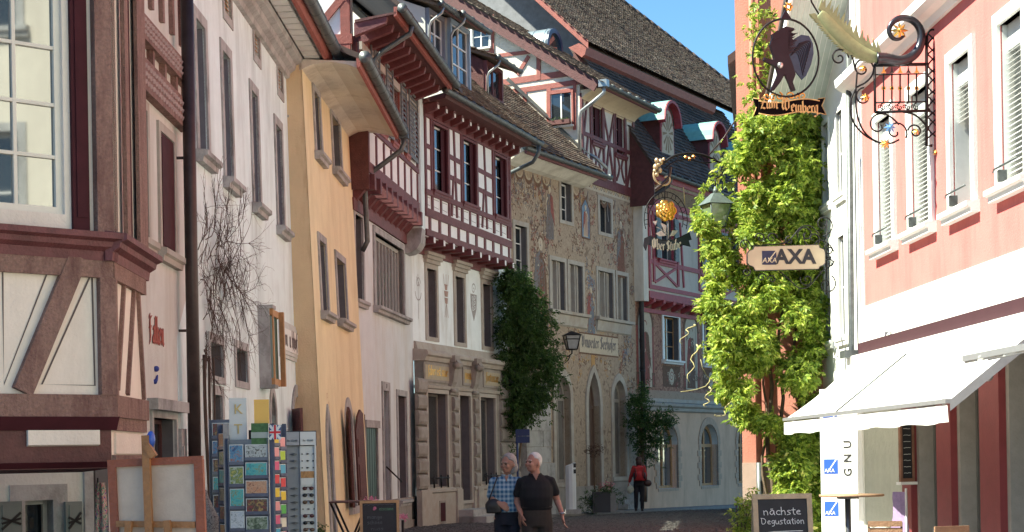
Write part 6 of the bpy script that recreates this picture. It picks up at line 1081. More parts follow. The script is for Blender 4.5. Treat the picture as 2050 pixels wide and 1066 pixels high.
# --- board with scrollwork and logo
M = sframe(1497, 520, 28.2, 6); t = thing('hanging_sign', 'cream notched board with black letters and scrollwork above the awning corner', 'sign', M)
SB = mat('cream_board', (.52, .42, .29), .6, .05, 5); BLK2 = mat('sign_black', (.015, .017, .025), .5, 0); NAVY = mat('sign_navy', (.015, .02, .06), .5, 0)
def octo(pts): return [pl(M, *p) for p in pts]
O1 = octo([(1509, 495), (1638, 491), (1640, 497), (1648, 500), (1651, 506), (1651, 527), (1646, 532), (1640, 534), (1638, 539), (1511, 542), (1508, 535), (1499, 531), (1496, 527), (1496, 508), (1500, 503), (1508, 500)])
q = MB(); q.prism(O1, -.03, .03); obj('board', q, SB, t); cx = sum(p[0] for p in O1) / 16; cz = sum(p[1] for p in O1) / 16
q = MB(); OO = [(cx + (x - cx) * 1.012, cz + (z - cz) * 1.035) for x, z in O1]
for i in range(16): q.prism([O1[i], O1[(i + 1) % 16], OO[(i + 1) % 16], OO[i]], -.036, .036)
obj('board_edge', q, BLK2, t); c_ = pl(M, 1591, 516); textobj('AXA', .33, Matrix.Translation((c_[0], -.034, c_[1])) @ UPR, BLK2, t, off=.012, sp=1.02)
a = pl(M, 1525, 531); b = pl(M, 1553, 503); q = MB(); q.box(a[0], b[0], -.036, -.03, a[1], b[1]); s = obj('logo_square', q, NAVY, t); q = MB(); q.beam((a[0] + .1, a[1] + .06), (b[0], b[1]), .014, -.04, -.036); obj('logo_slash', q, SB, s); textobj('AXA', .12, Matrix.Translation(((a[0] + b[0]) / 2, -.04, a[1] + .07)) @ UPR, SB, s, shear=.2)
wire(t, M, [(1655, 440), (1655, 590)], .012, name='bracket_bar'); wire(t, M, [(1652, 516), (1664, 516)], .02, name='bracket_bar')
for cx_, cy_, r_, a0, s_ in ((1648, 450, 22, 270, 1), (1613, 470, 17, 200, -1), (1628, 478, 20, 150, 1), (1545, 477, 11, 0, 1), (1522, 477, 11, 180, -1), (1490, 491, 12, 0, 1), (1660, 500, 11, 120, 1), (1662, 528, 11, 240, -1), (1655, 570, 20, 60, -1), (1615, 560, 14, 160, 1), (1545, 560, 9, 180, -1), (1525, 556, 9, 0, 1), (1494, 545, 9, 30, -1), (1580, 482, 9, 90, 1)): wsp(t, M, cx_, cy_, r_, 1.3, a0, s_, .011)
for pts in ([(1500, 493), (1540, 490), (1575, 488), (1590, 470), (1605, 452), (1625, 452), (1640, 470)], [(1560, 543), (1580, 560), (1600, 580), (1620, 575), (1635, 555), (1645, 545)], [(1630, 490), (1640, 478), (1662, 490), (1670, 505)], [(1640, 545), (1662, 535), (1671, 522)]): wire(t, M, pts, .010, smooth_=True)
# --- griffin sign with ring and ribbon
M = sframe(1575, 200, 26.9, 8); t = thing('hanging_sign', 'round iron ring with dark winged beast above a black ribbon with gold lettering', 'sign', M)
q = MB(); c_ = pl(M, 1573, 116); e_ = pl(M, 1639, 116); R_ = e_[0] - c_[0]; q.tube([(x, 0, z) for x, z in arc(c_[0], c_[1], R_, 0, 360, 40)], .016, 8); zs_ = (pl(M, 1573, 38)[1] - c_[1]) / R_; q.v = [(x, y, c_[1] + (z - c_[1]) * zs_) for x, y, z in q.v]; obj('ring', q, IRON, t)
FEATH = mat('slate_blue_wing', (.03, .07, .11), .5, .25, 9, metal=.1); BODY = mat('black_iron_beast', (.005, .007, .014), .5, .2, 9, metal=0.)
def blade(par, pts, m, th=.02, name='wing', y=0.): q = MB(); P = [pl(M, *p) for p in pts]; q.prism(P, y - th, y + th); return obj(name, q, m, par)
bd = blade(t, [(1558, 62), (1572, 54), (1590, 58), (1583, 66), (1592, 70), (1582, 76), (1590, 84), (1580, 92), (1578, 110), (1586, 130), (1592, 150), (1586, 165), (1592, 182), (1584, 184), (1578, 168), (1570, 150), (1562, 165), (1549, 182), (1540, 184), (1546, 172), (1556, 150), (1552, 135), (1528, 122), (1530, 116), (1550, 122), (1546, 108), (1540, 92), (1544, 80), (1556, 74), (1550, 70)], BODY, .03, 'beast_body')
blade(bd, [(1544, 70), (1556, 62), (1558, 76), (1546, 82)], BODY, .04, 'head'); blade(bd, [(1580, 95), (1590, 78), (1604, 70), (1620, 72), (1628, 88), (1629, 108), (1624, 130), (1614, 152), (1606, 160), (1590, 140), (1580, 122)], FEATH, .015, 'wing', .02)
for k in range(9): wire(bd, M, [(1583 + k * 2, 112 - k * 3), (1597 + k * 3.2, 100 - k * 2.5), (1608 + k * 1.8, 152 - k * 7)], .008, BODY, 'feather', y=-.0, smooth_=True)
for k in range(7): blade(bd, [(1576, 62 + k * 7), (1592 + (k % 2) * 5, 60 + k * 7), (1578, 68 + k * 7)], BODY, .03, 'mane')
q = MB(); c2 = pl(M, 1561, 132); q.ball((c2[0], -.03, c2[1]), .05, 12, 8); obj('silver_ball', q, mat('silver', (.5, .5, .5), .3, 0, metal=.8), bd)
for px, py, r_ in ((1578, 14, 7),): q = MB(); c2 = pl(M, px, py); [q.ball((c2[0] + .05 * cos(k * 1.05), 0, c2[1] + .05 * sin(k * 1.05)), .03, 6, 4) for k in range(6)]; obj('gold_rosette', q, GOLD, t)
wire(t, M, [(1573, -10), (1573, 40)], .02, name='hanger'); blade(t, [(1562, 40), (1572, 20), (1584, 40)], BODY, .03, 'hanger_plate'); [wire(t, M, [(x, 186), (x + s, 202)], .01, name='hanger') for x, s in ((1552, -6), (1596, 6))]
for k in range(7): wsp(t, M, 1535 + k * 12, 193 + (k % 2) * 3, 8, 1.1, 40 * k, 1 if k % 2 else -1, .013, GOLD, 'gold_leaf')
def ribbon_sign(par, M, x0, x1, yt, yb, wave, m, edge, tails):
    top, bot = banner(M, x0, x1, yt, yb, wave); q = MB(); n = len(top)
    for i in range(n - 1): q.prism([top[i], top[i + 1], bot[i + 1], bot[i]], -.02, .02)
    b_ = obj('ribbon', q, m, par)
    for P in (top, bot): q = MB(); q.tube([(x, -.02, z) for x, z in P], .009, 5); obj('ribbon_edge', q, edge, b_)
    for pts in tails: q = MB(); P = [pl(M, *p) for p in pts]; q.prism(P, .0, .03); tl = obj('ribbon_tail', q, m, b_); q = MB(); q.tube([(x, -.003, z) for x, z in P], .008, 5); obj('tail_edge', q, edge, tl)
    return b_
BKR = mat('ribbon_brown_black', (.005, .003, .004), .8, .1, spec=.1); GOLDP = mat('gold_paint', (.62, .40, .16), .5, .1)
rb = ribbon_sign(t, M, 1518, 1640, lambda u: 203 + 0 * u, lambda u: 228, 4, BKR, GOLDP, [[(1508, 197), (1522, 200), (1522, 229), (1508, 234), (1514, 215)], [(1638, 198), (1652, 196), (1645, 212), (1654, 230), (1638, 226)]])
o = obj('lettering', pen('Zum Weinberg', .115, 0, .006, .26, width=.95, bend=lambda x: -.035 * sin(x * 5.4)), GOLDP, rb); c_ = pl(M, 1580, 223); o.location = (c_[0], -.03, c_[1])
# --- horn sign
M = sframe(1870, 170, 22.9, 4); t = thing('hanging_sign', 'large wrought iron sign with green feathered horn and gold stars on the pink house', 'sign', M)
wire(t, M, [(1855, 72), (1855, 292), (1866, 292)], .022, name='post'); wire(t, M, [(1880, 70), (1880, 288)], .026, name='post'); wire(t, M, [(1855, 80), (1858, 64), (1868, 58), (1878, 66), (1880, 80)], .014, smooth_=True)
for y in (70, 130, 168, 225): pass
for k in range(5): y = 85 + k * 42; wire(t, M, [(1857, y - 18), (1876, y), (1876, y + 8), (1857, y + 24)], .011, smooth_=True); wire(t, M, [(1878, y - 18), (1859, y), (1859, y + 8), (1878, y + 24)], .011, smooth_=True, y=.015)
for y in (72, 282): q = MB(); c_ = pl(M, 1884, y); q.box(c_[0] - .05, c_[0] + .08, -.05, .05, c_[1] - .05, c_[1] + .05); q.box(c_[0] + .03, c_[0] + .12, -.02, .02, c_[1] - .1, c_[1] + .1); obj('wall_clamp', q, IRON, t)
wire(t, M, [(1750, 131), (1858, 129)], .024, name='bar'); wire(t, M, [(1750, 150), (1858, 148)], .010, name='bar'); wire(t, M, [(1751, 206), (1856, 204)], .012, name='bar'); wire(t, M, [(1751, 225), (1862, 222)], .02, name='bar'); wire(t, M, [(1751, 131), (1752, 225)], .018, name='bar'); wire(t, M, [(1856, 131), (1857, 225)], .016, name='bar')
for k in range(5):
    x = 1769 + 16.5 * k; wire(t, M, [(x, 148), (x, 206)], .012, name='rail_bar'); c_ = pl(M, x, 142); q = MB(); q.prism([(c_[0] - .035, c_[1] - .03), (c_[0] + .035, c_[1] - .03), (c_[0] + .012, c_[1]), (c_[0], c_[1] + .07), (c_[0] - .012, c_[1])], -.008, .008); obj('spear_tip', q, COPR if k % 2 else GOLD, t)
    c_ = pl(M, x, 177); q = MB(); q.tube([(c_[0] + .022 * cos(a * pi / 4), 0, c_[1] + .022 * sin(a * pi / 4)) for a in range(9)], .009, 5); obj('gold_ring', q, GOLD, t); wsp(t, M, x, 215, 8, .95, 90, 1, .008); wsp(t, M, x - 8, 215, 8, .95, 270, 1, .007)
for cx_, cy_, r_, tn, a0, s_ in ((1727, 138, 22, 1.2, 10, 1), (1730, 195, 19, 1.1, 90, 1), (1680, 116, 19, 1.4, 0, 1), (1760, 252, 25, .9, 60, 1), (1793, 265, 24, 1.1, 330, 1), (1832, 264, 15, 1.4, 170, -1)): wsp(t, M, cx_, cy_, r_, tn, a0, s_, .012)
for pts in ([(1716, 145), (1712, 200), (1716, 235), (1730, 268), (1760, 288), (1785, 288), (1800, 280)], [(1712, 180), (1701, 205), (1704, 240), (1725, 268), (1755, 285)], [(1750, 131), (1748, 150), (1735, 165), (1715, 175)], [(1690, 95), (1706, 110), (1712, 140)], [(1808, 225), (1830, 228), (1850, 245), (1858, 262)], [(1765, 225), (1785, 235), (1800, 250)]): wire(t, M, pts, .013, smooth_=True)
def rosette(par, px, py, r, m=GOLD, n=8, name='gold_star'):
    c_ = pl(M, px, py); q = MB()
    for k in range(n): a = 2 * pi * k / n; q.add([(c_[0], -.05, c_[1]), (c_[0] + r * .5 * cos(a - .35), -.02, c_[1] + r * .5 * sin(a - .35)), (c_[0] + r * cos(a), -.0, c_[1] + r * sin(a)), (c_[0] + r * .5 * cos(a + .35), -.02, c_[1] + r * .5 * sin(a + .35))], [(0, 1, 2, 3)])
    q.ball((c_[0], -.04, c_[1]), r * .25, 8, 5); return obj(name, q, m, par)
rosette(t, 1800, 62, .13); rosette(t, 1727, 138, .06); rosette(t, 1732, 196, .07); rosette(t, 1771, 289, .08); rosette(t, 1834, 265, .06); rosette(t, 1781, 256, .09, mat('blue_star_paint', (.1, .25, .5), .4)); rosette(t, 1872, 306, .05)
P = smoothpts([pl(M, *p) for p in ((1755, 118), (1775, 118), (1800, 124), (1825, 117), (1843, 95), (1846, 65), (1832, 42), (1805, 34), (1785, 45), (1778, 62), (1786, 78), (1800, 80), (1810, 72))], 3); n = len(P); q = MB(); q.tube([(x, 0, z) for x, z in P], .05, 12, rs=[.085 * (1 - .9 * (i / n) ** .8) + .008 for i in range(n)]); hn = obj('horn', q, mat('horn_dark_metal', (.05, .05, .06), .3, .3, 7, metal=.7), t)
LP = smoothpts([pl(M, *p) for p in ((1762, 118), (1740, 112), (1712, 98), (1690, 80), (1668, 58), (1648, 35), (1640, 28))], 2); n = len(LP); q = MB(); q.tube([(x, 0, z) for x, z in LP], .1, 10, rs=[.05 + .06 * sin(pi * min(1, i / n * .95)) ** .8 * (1 - .3 * i / n) for i in range(n)]); q.v = [(x, y * .45, z) for x, y, z in q.v]; GRH = mat('greenish_horn_leaf', (.25, .28, .14), .6, .2, 9); obj('leaf_horn', q, GRH, hn)
q = MB()
for i in range(30):
    s = i / 29 * (n - 1.01); a, b = LP[int(s)], LP[min(n - 1, int(s) + 1)]; f = s - int(s); x = a[0] + (b[0] - a[0]) * f; z = a[1] + (b[1] - a[1]) * f; dx, dz = b[0] - a[0], b[1] - a[1]; d_ = sqrt(dx * dx + dz * dz) or 1; nx, nz = -dz / d_, dx / d_; w_ = .04 + .055 * sin(pi * s / (n - 1) * .95)
    for sg, L in ((-1, .12 + .07 * (i % 3 == 0)), (1, .05)): sgn = sg * (-1 if nz < 0 else 1); q.prism([(x + nx * w_ * .8 * -sgn - dx * .5, z + nz * w_ * .8 * -sgn - dz * .5), (x + nx * (w_ + L) * -sgn + dx / d_ * .1, z + nz * (w_ + L) * -sgn + dz / d_ * .1), (x + nx * w_ * .8 * -sgn + dx / d_ * .05, z + nz * w_ * .8 * -sgn + dz / d_ * .05)], -.012 - .0003 * i, .012)
obj('leaf_fringe', q, GRH, hn); wire(hn, M, [(1640, 30), (1625, 5), (1618, -20)], .012, name='stay_rod')
for k in range(4): q = MB(); c_ = P[2 + k]; q.tube([(c_[0] + .0, 0, c_[1] - .08), (c_[0] + .01, 0, c_[1] + .08)], .012, 6); obj('horn_band', q, IRON, hn)
# --- rose sign on arched bracket
M = sframe(1335, 430, 30.6, 10); t = thing('hanging_sign', 'iron sign with golden rose over dark ribbon reading Ober Stube under arched bracket', 'sign', M)
wire(t, M, [(1325, 330), (1345, 313), (1375, 306), (1405, 309), (1430, 320), (1455, 335), (1482, 340)], .022, name='arched_bracket', smooth_=True); wire(t, M, [(1330, 338), (1350, 322), (1380, 319), (1410, 328), (1440, 322), (1450, 334)], .014, smooth_=True); wire(t, M, [(1420, 310), (1450, 275), (1478, 232)], .014, name='gilt_rod', m=COPR); wire(t, M, [(1450, 335), (1432, 350), (1420, 362)], .01)
for k in range(7): wire(t, M, [(1352 + 15 * k, 311 + .1 * k * k), (1360 + 15 * k, 322)], .007)
for cx_, cy_ in ((1372, 315), (1380, 318), (1388, 314)): rosette(t, cx_, cy_, .05, GOLD, 6)
q = MB()
for (x, y, r) in ((1314, 322, .05), (1322, 325, .06), (1312, 335, .06), (1320, 342, .055), (1314, 350, .05), (1310, 343, .04), (1318, 330, .05), (1328, 320, .035)): c_ = pl(M, x, y); q.ball((c_[0], -.02, c_[1]), r, 7, 5, sx=.8)
obj('gilded_leaves', q, mat('aged_gold', (.55, .42, .26), .45, .3, 20, metal=.6), t); wire(t, M, [(1310, 340), (1308, 355), (1318, 370), (1334, 372), (1342, 362), (1338, 352), (1330, 356)], .022, mat('aged_gold', (.5, .4, .3)), 'gilded_scroll', smooth_=True)
wire(t, M, [(1342, 335), (1340, 352), (1330, 366), (1312, 380)], .03, COPR, 'bracket_end', smooth_=True); wire(t, M, [(1331, 372), (1331, 402)], .012, name='hanger'); wire(t, M, [(1368, 375), (1371, 410)], .008, mat('pale_vine_shoot', (.4, .3, .2)))
c_ = pl(M, 1333, 440); e_ = pl(M, 1376, 440); R_ = e_[0] - c_[0]
for rr in (1., .8): q = MB(); q.tube([(c_[0] + R_ * rr * cos(a), 0, c_[1] + R_ * rr * 1.25 * sin(a)) for a in [radians(-20 + i * 220 / 30) for i in range(31)]], .008, 5); obj('wire_ring', q, IRON, t)
for k in range(16): a = radians(-10 + k * 13.5); q = MB(); q.tube([(c_[0] + R_ * (.8 + .2 * j) * cos(a + .05 * j * (k % 3 - 1)), 0, c_[1] + R_ * 1.25 * (.8 + .2 * j) * sin(a + .05 * j * (k % 3 - 1))) for j in (0, 1)], .006, 4); obj('wire_spoke', q, IRON, t)
c_ = pl(M, 1333, 422); q = MB()
for rg, (n_, r0, sz, yy) in enumerate(((7, .115, .09, 0), (6, .07, .07, -.035), (5, .035, .045, -.065))):
    for k in range(n_): a = 2 * pi * k / n_ + rg * .5; q.ball((c_[0] + r0 * cos(a), yy, c_[1] + r0 * sin(a)), sz, 8, 5, sy=.35)
q.ball((c_[0], -.09, c_[1]), .025, 8, 6); obj('golden_rose', q, GOLD, t)
SILV = mat('silver_leaf_metal', (.5, .5, .48), .4, .2, 9, metal=.7)
wire(t, M, [(1337, 443), (1338, 478)], .01, SILV, 'stem'); wire(t, M, [(1337, 470), (1322, 458), (1314, 455)], .008, SILV, 'stem', smooth_=True)
for pts in ([(1334, 472), (1324, 462), (1312, 468), (1320, 474)], [(1332, 470), (1326, 455), (1322, 446), (1334, 452)], [(1340, 474), (1346, 462), (1358, 462), (1350, 472)], [(1312, 452), (1306, 444), (1316, 442)]): P = [pl(M, *p) for p in pts]; q = MB(); q.prism(P, -.012, .006); obj('silver_leaf', q, SILV, t)
DK = mat('dark_blue_ribbon', (.02, .028, .04), .45, .2, 8); CRL = mat('cream_lettering', (.70, .60, .48), .6, .08)
rb = ribbon_sign(t, M, 1302, 1366, lambda u: 474 + 8 * sin(pi * u), lambda u: 492 + 8 * sin(pi * u), 0, DK, IRON, [[(1290, 478), (1304, 472), (1304, 492), (1296, 490), (1293, 502), (1288, 492)], [(1364, 474), (1380, 466), (1384, 480), (1378, 482), (1382, 494), (1366, 490)]])
o = obj('lettering', pen('Ober Stube', .11, 0, .006, .26, width=.54, bend=lambda x: -.06 + .75 * x * x), CRL, rb); c_ = pl(M, 1334, 496); o.location = (c_[0], -.03, c_[1] + .0)
# --- lantern by the creeper
M = sframe(1433, 410, 30., 20); t = thing('lantern', 'grey green four sided street lantern hanging in front of the creeper', 'lamp', M); ZL = mat('weathered_lantern', (.13, .16, .15), .5, .25, 12, metal=.4); GL2 = mat('green_lantern_glass', (.16, .22, .12), .1, .4, 9, ior=1.6)
q = MB(); hw = .24; q.add([(-hw, -hw, 0), (hw, -hw, 0), (hw, hw, 0), (-hw, hw, 0), (-.06, -.06, .2), (.06, -.06, .2), (.06, .06, .2), (-.06, .06, .2)], [(0, 1, 5, 4), (1, 2, 6, 5), (2, 3, 7, 6), (3, 0, 4, 7), (4, 5, 6, 7), (3, 2, 1, 0)]); q.ball((0, 0, .24), .05, 8, 6); q.tube([(0, 0, .24), (0, 0, .32)], .02, 6); obj('lantern_roof', q, ZL, t)
q = MB(); T4 = [(-.2, -.2), (.2, -.2), (.2, .2), (-.2, .2)]; [q.tube([(x, y, 0), (x * .6, y * .6, -.4)], .013, 5) for x, y in T4]; [q.tube([(T4[k][0] * .6, T4[k][1] * .6, -.4), (T4[(k + 1) % 4][0] * .6, T4[(k + 1) % 4][1] * .6, -.4)], .014, 5) for k in range(4)]; obj('lantern_frame', q, ZL, t)
for k in range(4): (x0, y0), (x1, y1) = T4[k], T4[(k + 1) % 4]; q = MB(); q.add([(x0 * .97, y0 * .97, -.01), (x1 * .97, y1 * .97, -.01), (x1 * .58, y1 * .58, -.39), (x0 * .58, y0 * .58, -.39)], [(0, 1, 2, 3)]); obj('pane', q, GL2, t)
Mi_ = M.inverted(); hk = Mi_ @ W(1450, 340, 30.4); q = MB(); q.tube([(0, 0, .32), (.0, 0, .45), (hk.x * .6, hk.y * .6, hk.z * .8), hk], .014, 6); obj('hanger', q, IRON, t)
# --- wall lamp beside the ivy
M = sframe(1145, 700, 50.3, 10); t = thing('wall_lamp', 'black framed wall lantern on a scrolled arm beside the ivy', 'lamp', M)
q = MB(); T4 = [(-.22, -.22), (.22, -.22), (.22, .22), (-.22, .22)]; [q.tube([(x, y, .42), (x * .6, y * .6, 0)], .018, 5) for x, y in T4]; [q.tube([(T4[k][0] * f, T4[k][1] * f, z), (T4[(k + 1) % 4][0] * f, T4[(k + 1) % 4][1] * f, z)], .018, 5) for k in range(4) for f, z in ((1, .42), (.6, 0), (.86, .3))]; q.add([(-.27, -.27, .42), (.27, -.27, .42), (.27, .27, .42), (-.27, .27, .42), (0, 0, .55)], [(0, 1, 4), (1, 2, 4), (2, 3, 4), (3, 0, 4), (3, 2, 1, 0)]); obj('lantern_frame', q, IRON, t)
for k in range(4): (x0, y0), (x1, y1) = T4[k], T4[(k + 1) % 4]; q = MB(); q.add([(x0 * .97, y0 * .97, .41), (x1 * .97, y1 * .97, .41), (x1 * .58, y1 * .58, .01), (x0 * .58, y0 * .58, .01)], [(0, 1, 2, 3)]); obj('pane', q, mat('pale_lantern_glass', (.30, .30, .30), .15, .2, 6), t)
wp = M.inverted() @ (F6.M @ Vector((F6.P(1125, 712)[0], 0, F6.P(1125, 712)[1]))); q = MB(); q.tube([(0, 0, 0), (0, 0, -.12), (-.1, .05, -.2), wp], .022, 6); q.tube([(-.05, 0, -.18), (-.12, .02, -.32), wp + Vector((0, 0, -.3))], .015, 6); obj('arm', q, IRON, t)
# ======== street furniture on the far side ========
t = thing('info_pillar', 'slim curved white information pillar beside the arched doorway', 'pillar', Matrix.Translation(W(1143, 1022, 49.6)) @ Matrix.Rotation(radians(20), 4, 'Z')); h = W(1143, 930, 49.6).z - W(1143, 1022, 49.6).z
q = MB(); q.add([(x, y, z) for z, k in ((0, 0), (h, 1)) for x, y in ((-.15, 0), (-.09, -.11), (.0, -.15), (.09, -.13), (.14, -.08), (.14, .06), (-.13, .06))], []); nn = 7; top = [(v[0], v[1], h + v[0] * .35) for v in q.v[:7]]; q.v = q.v[:7] + top; q.f = [(i, (i + 1) % 7, (i + 1) % 7 + 7, i + 7) for i in range(7)] + [tuple(range(7, 14))]; q.m = [0] * 8; q.sm = [False] * 8; obj('pillar_body', q, mat('pillar_white', (.62, .64, .66), .4, .05), t)
q = MB(); [q.box(.03, .125, -.14, -.125 + .01, h * z, h * z + .12) for z in (.93, .8)]; obj('dark_slots', q, BLK2, t); q = MB(); q.box(-.25, .25, -.2, .15, -.1, .03); obj('foot', q, STONE, t)
for p_, lab, (px, py), D, sc_ in ((0, 'dark square planter with pink flowers and trailing greenery beside the white pillar', (1205, 1026), 51.5, 1),):
    t = thing('planter', lab, 'planter', W(px, py, D)); q = MB(); q.box(-.28, .25, -.25, .25, 0, .62); q.box(.25, .42, -.2, .25, 0, .58, 1); obj('tub', q, [mat('anthracite_tub', (.03, .033, .04), .5), mat('grey_tub_side', (.20, .20, .2), .8)], t); random.seed(21)
    pts = blob((-.35, -.1, .35), (.32, .25, .38), 260) + blob((.1, -.1, .7), (.4, .25, .16), 160) + blob((.5, -.05, .5), (.2, .2, .25), 70); leafcloud(pts, .09, leafmat('planter_leaves', (.015, .045, .012), (.06, .12, .03)), t, leaflets=3)
    leafcloud(blob((.15, -.2, .85), (.3, .15, .1), 60), .05, leafmat('pink_petals', (.45, .1, .14), (.6, .2, .25)), t, 'flowers', leaflets=4)
t = thing('potted_tree', 'small dried brown ball topped standard tree in front of the arched door', 'plant', W(1190, 1018, 52.0)); q = MB(); q.tube([(0, 0, .4), (.02, 0, 1.0), (0, 0, 1.7)], .015, 5); q.tube([(.05, 0, .4), (.0, 0, 1.1), (.03, 0, 1.6)], .01, 5); obj('trunk', q, BARK, t); random.seed(5); leafcloud(blob((0, 0, 1.8), (.3, .25, .2), 120), .09, leafmat('dry_leaves', (.05, .03, .02), (.16, .1, .07)), t, 'crown', leaflets=4); q = MB(); q.box(-.15, .15, -.15, .15, 0, .42); obj('pot', q, STONE, t)
t = thing('street_sign', 'blue sign plates on a thin blue post under the ivy', 'sign', W(1038, 1040, 46.)); h = W(1038, 860, 46).z - W(1038, 1040, 46).z; q = MB(); q.tube([(0, 0, 0), (0, 0, h)], .03, 8); BL = mat('sign_blue', (.01, .025, .10), .5, .1); obj('post', q, BL, t); 
for k in range(2): q = MB(); q.box(-.04, .34, -.05, -.03, h - .19 * (k + 1) + .01, h - .19 * k); pz = obj('plate', q, BL, t)
q = MB(); q.box(0, .9, -.35, 0, 0, .17); q.box(.1, .8, -.2, 0, .17, .3); s = obj('stone_steps', q, STONE); s.matrix_world = F6.M @ Matrix.Translation((F6.P(1238, 1010)[0] - .2, -.08, gz(55) + .1)); tag(s, 'low stone step against the frescoed house right of the planter', 'step')
# ======== postcard stands, glasses stand, easel ========
CARDS = []
rc = random.Random(8)
pal = [((.05, .08, .04), (.25, .3, .2), (.5, .5, .45)), ((.35, .12, .04), (.6, .35, .15), (.2, .1, .05)), ((.02, .05, .2), (.1, .3, .5), (.4, .1, .03)), ((.5, .45, .1), (.1, .2, .05), (.6, .6, .5)), ((.3, .3, .3), (.6, .6, .6), (.08, .07, .06)), ((.05, .3, .35), (.1, .5, .5), (.3, .25, .1)), ((.6, .2, .08), (.7, .4, .25), (.3, .1, .05)), ((.5, .55, .65), (.7, .7, .75), (.2, .25, .3)), ((.1, .1, .09), (.3, .28, .2), (.03, .03, .03)), ((.3, .05, .04), (.05, .03, .03), (.5, .3, .1))]
for i, c in enumerate(pal): CARDS.append(voromat('postcard_print_%s' % 'abcdefghij'[i], [tuple(v * .75 + .02 for v in q_) for q_ in c], 26., .3))
BRIGHT = [mat(n, c, .5, .08, 30) for n, c in (('card_yellow', (.7, .5, .05)), ('card_green', (.1, .4, .08)), ('card_pink', (.7, .3, .3)), ('card_lime', (.4, .55, .05)), ('card_cream', (.65, .62, .5)), ('card_magenta', (.6, .1, .2)), ('card_cyan', (.08, .35, .5)), ('card_red', (.6, .05, .06)), ('card_blue', (.08, .2, .5)))]
WIREM = mat('clear_blue_plastic', (.12, .13, .18), .15, .2, 9); PAPER = mat('white_paper', (.62, .62, .62), .7, .05)
def cardrack(t, x0, x1, yaw, ox, oy, ztop, cols, prints, pitch, hgt, ci):
    F_ = thing_local = Matrix.Translation((ox, oy, 0)) @ Matrix.Rotation(radians(yaw), 4, 'Z'); k = ci
    q = MB(); q.box(x0, x1, .012, .02, .2, ztop + .02); [q.box(x, x + .006, -.03, .012, .2, ztop + .03) for x in (x0, x1 - .006)]; b = obj('rack_panel', q, WIREM, t); b.matrix_local = F_
    for (a, c, pt, hg, zt_) in cols:
        n = int((zt_ - .3) / pt)
        for i in range(n):
            z = zt_ - (i + 1) * pt; q = MB(); q.box(a, c, -.022, -.016, z, z + hg); p = obj('postcard', q, PAPER, b); q = MB(); q.box(a + .006, c - .006, -.024, -.022, z + .006, z + hg - .006); obj('print', q, prints[k % len(prints)], p); k += rc.randint(1, 3)
            q = MB(); q.box(a - .004, c + .004, -.034, -.030, z - .008, z + .02); obj('pocket', q, WIREM, b)
D = 14.6; M = Matrix.Translation((W(505, 950, D).x, D, 0)); t = thing('postcard_stand', 'tall revolving stand filled with animal postcards in front of the white house', 'postcard stand', M)
z0 = W(500, 885, D).z
cardrack(t, -.175, .165, 0, 0, -.16, z0, [(-.165, -.045, .188, .165, z0), (-.03, .155, .153, .128, z0)], CARDS, 0, 0, 2)
cardrack(t, -.16, .0, -62, -.19, -.15, z0 + .13, [(-.15, -.01, .155, .13, z0 + .1)], CARDS, 0, 0, 1); cardrack(t, 0.0, .2, 66, .19, -.16, z0 + .12, [(.01, .09, .115, .1, z0 + .08), (.1, .19, .115, .1, z0 + .05)], BRIGHT, 0, 0, 0)
q = MB(); q.tube([(0, 0, 0), (0, 0, z0 + .1)], .025, 8); q.tube([(0, 0, .02), (0, 0, .08)], .25, 14); obj('pole', q, IRON, t)
def lp(px, py): v = W(px, py, D - .16); return (v.x - M.translation.x, v.z)
def card(par, pa, pb, m, name, y=-.17, th=.006): a = lp(*pa); b = lp(*pb); q = MB(); q.box(a[0], b[0], y, y + th, b[1], a[1]); return obj(name, q, m, par)
h1 = card(t, (455, 797), (492, 892), PAPER, 'header_card', -.08); textobj('K', .12, Matrix.Translation((lp(474, 820)[0], -.085, lp(474, 820)[1])) @ UPR, mat('pale_gold_ink', (.6, .45, .2)), h1); textobj('T', .12, Matrix.Translation((lp(474, 860)[0], -.085, lp(474, 860)[1])) @ UPR, mat('pale_gold_ink', (.6, .45, .2)), h1)
card(t, (506, 800), (537, 848), mat('yellow_card', (.80, .47, .12), .6, .03), 'yellow_card', -.1); h2 = card(t, (503, 848), (538, 890), mat('green_header', (.06, .13, .04), .5, .4, 30), 'green_header_card'); card(t, (503, 866), (538, 877), mat('grey_strip', (.35, .38, .36)), 'header_strip', -.176)
fl = card(t, (541, 852), (563, 880), mat('flag_blue', (.02, .04, .2), .6), 'flag_card', -.2); a = lp(541, 852); b = lp(563, 880)
for (p1, p2, w_, m_) in (((a[0], a[1]), (b[0], b[1]), .022, PAPER), ((a[0], b[1]), (b[0], a[1]), .022, PAPER), (((a[0] + b[0]) / 2, a[1]), ((a[0] + b[0]) / 2, b[1]), .034, PAPER), ((a[0], (a[1] + b[1]) / 2), (b[0], (a[1] + b[1]) / 2), .034, PAPER), (((a[0] + b[0]) / 2, a[1]), ((a[0] + b[0]) / 2, b[1]), .018, mat('flag_red', (.5, .03, .04))), ((a[0], (a[1] + b[1]) / 2), (b[0], (a[1] + b[1]) / 2), .018, mat('flag_red', (.5, .03, .04)))): q = MB(); y_ = -.2 - .001 * (1 + len(fl.children)); q.beam(p1, p2, w_, y_, y_ + .0008); obj('flag_stripe', q, m_, fl)
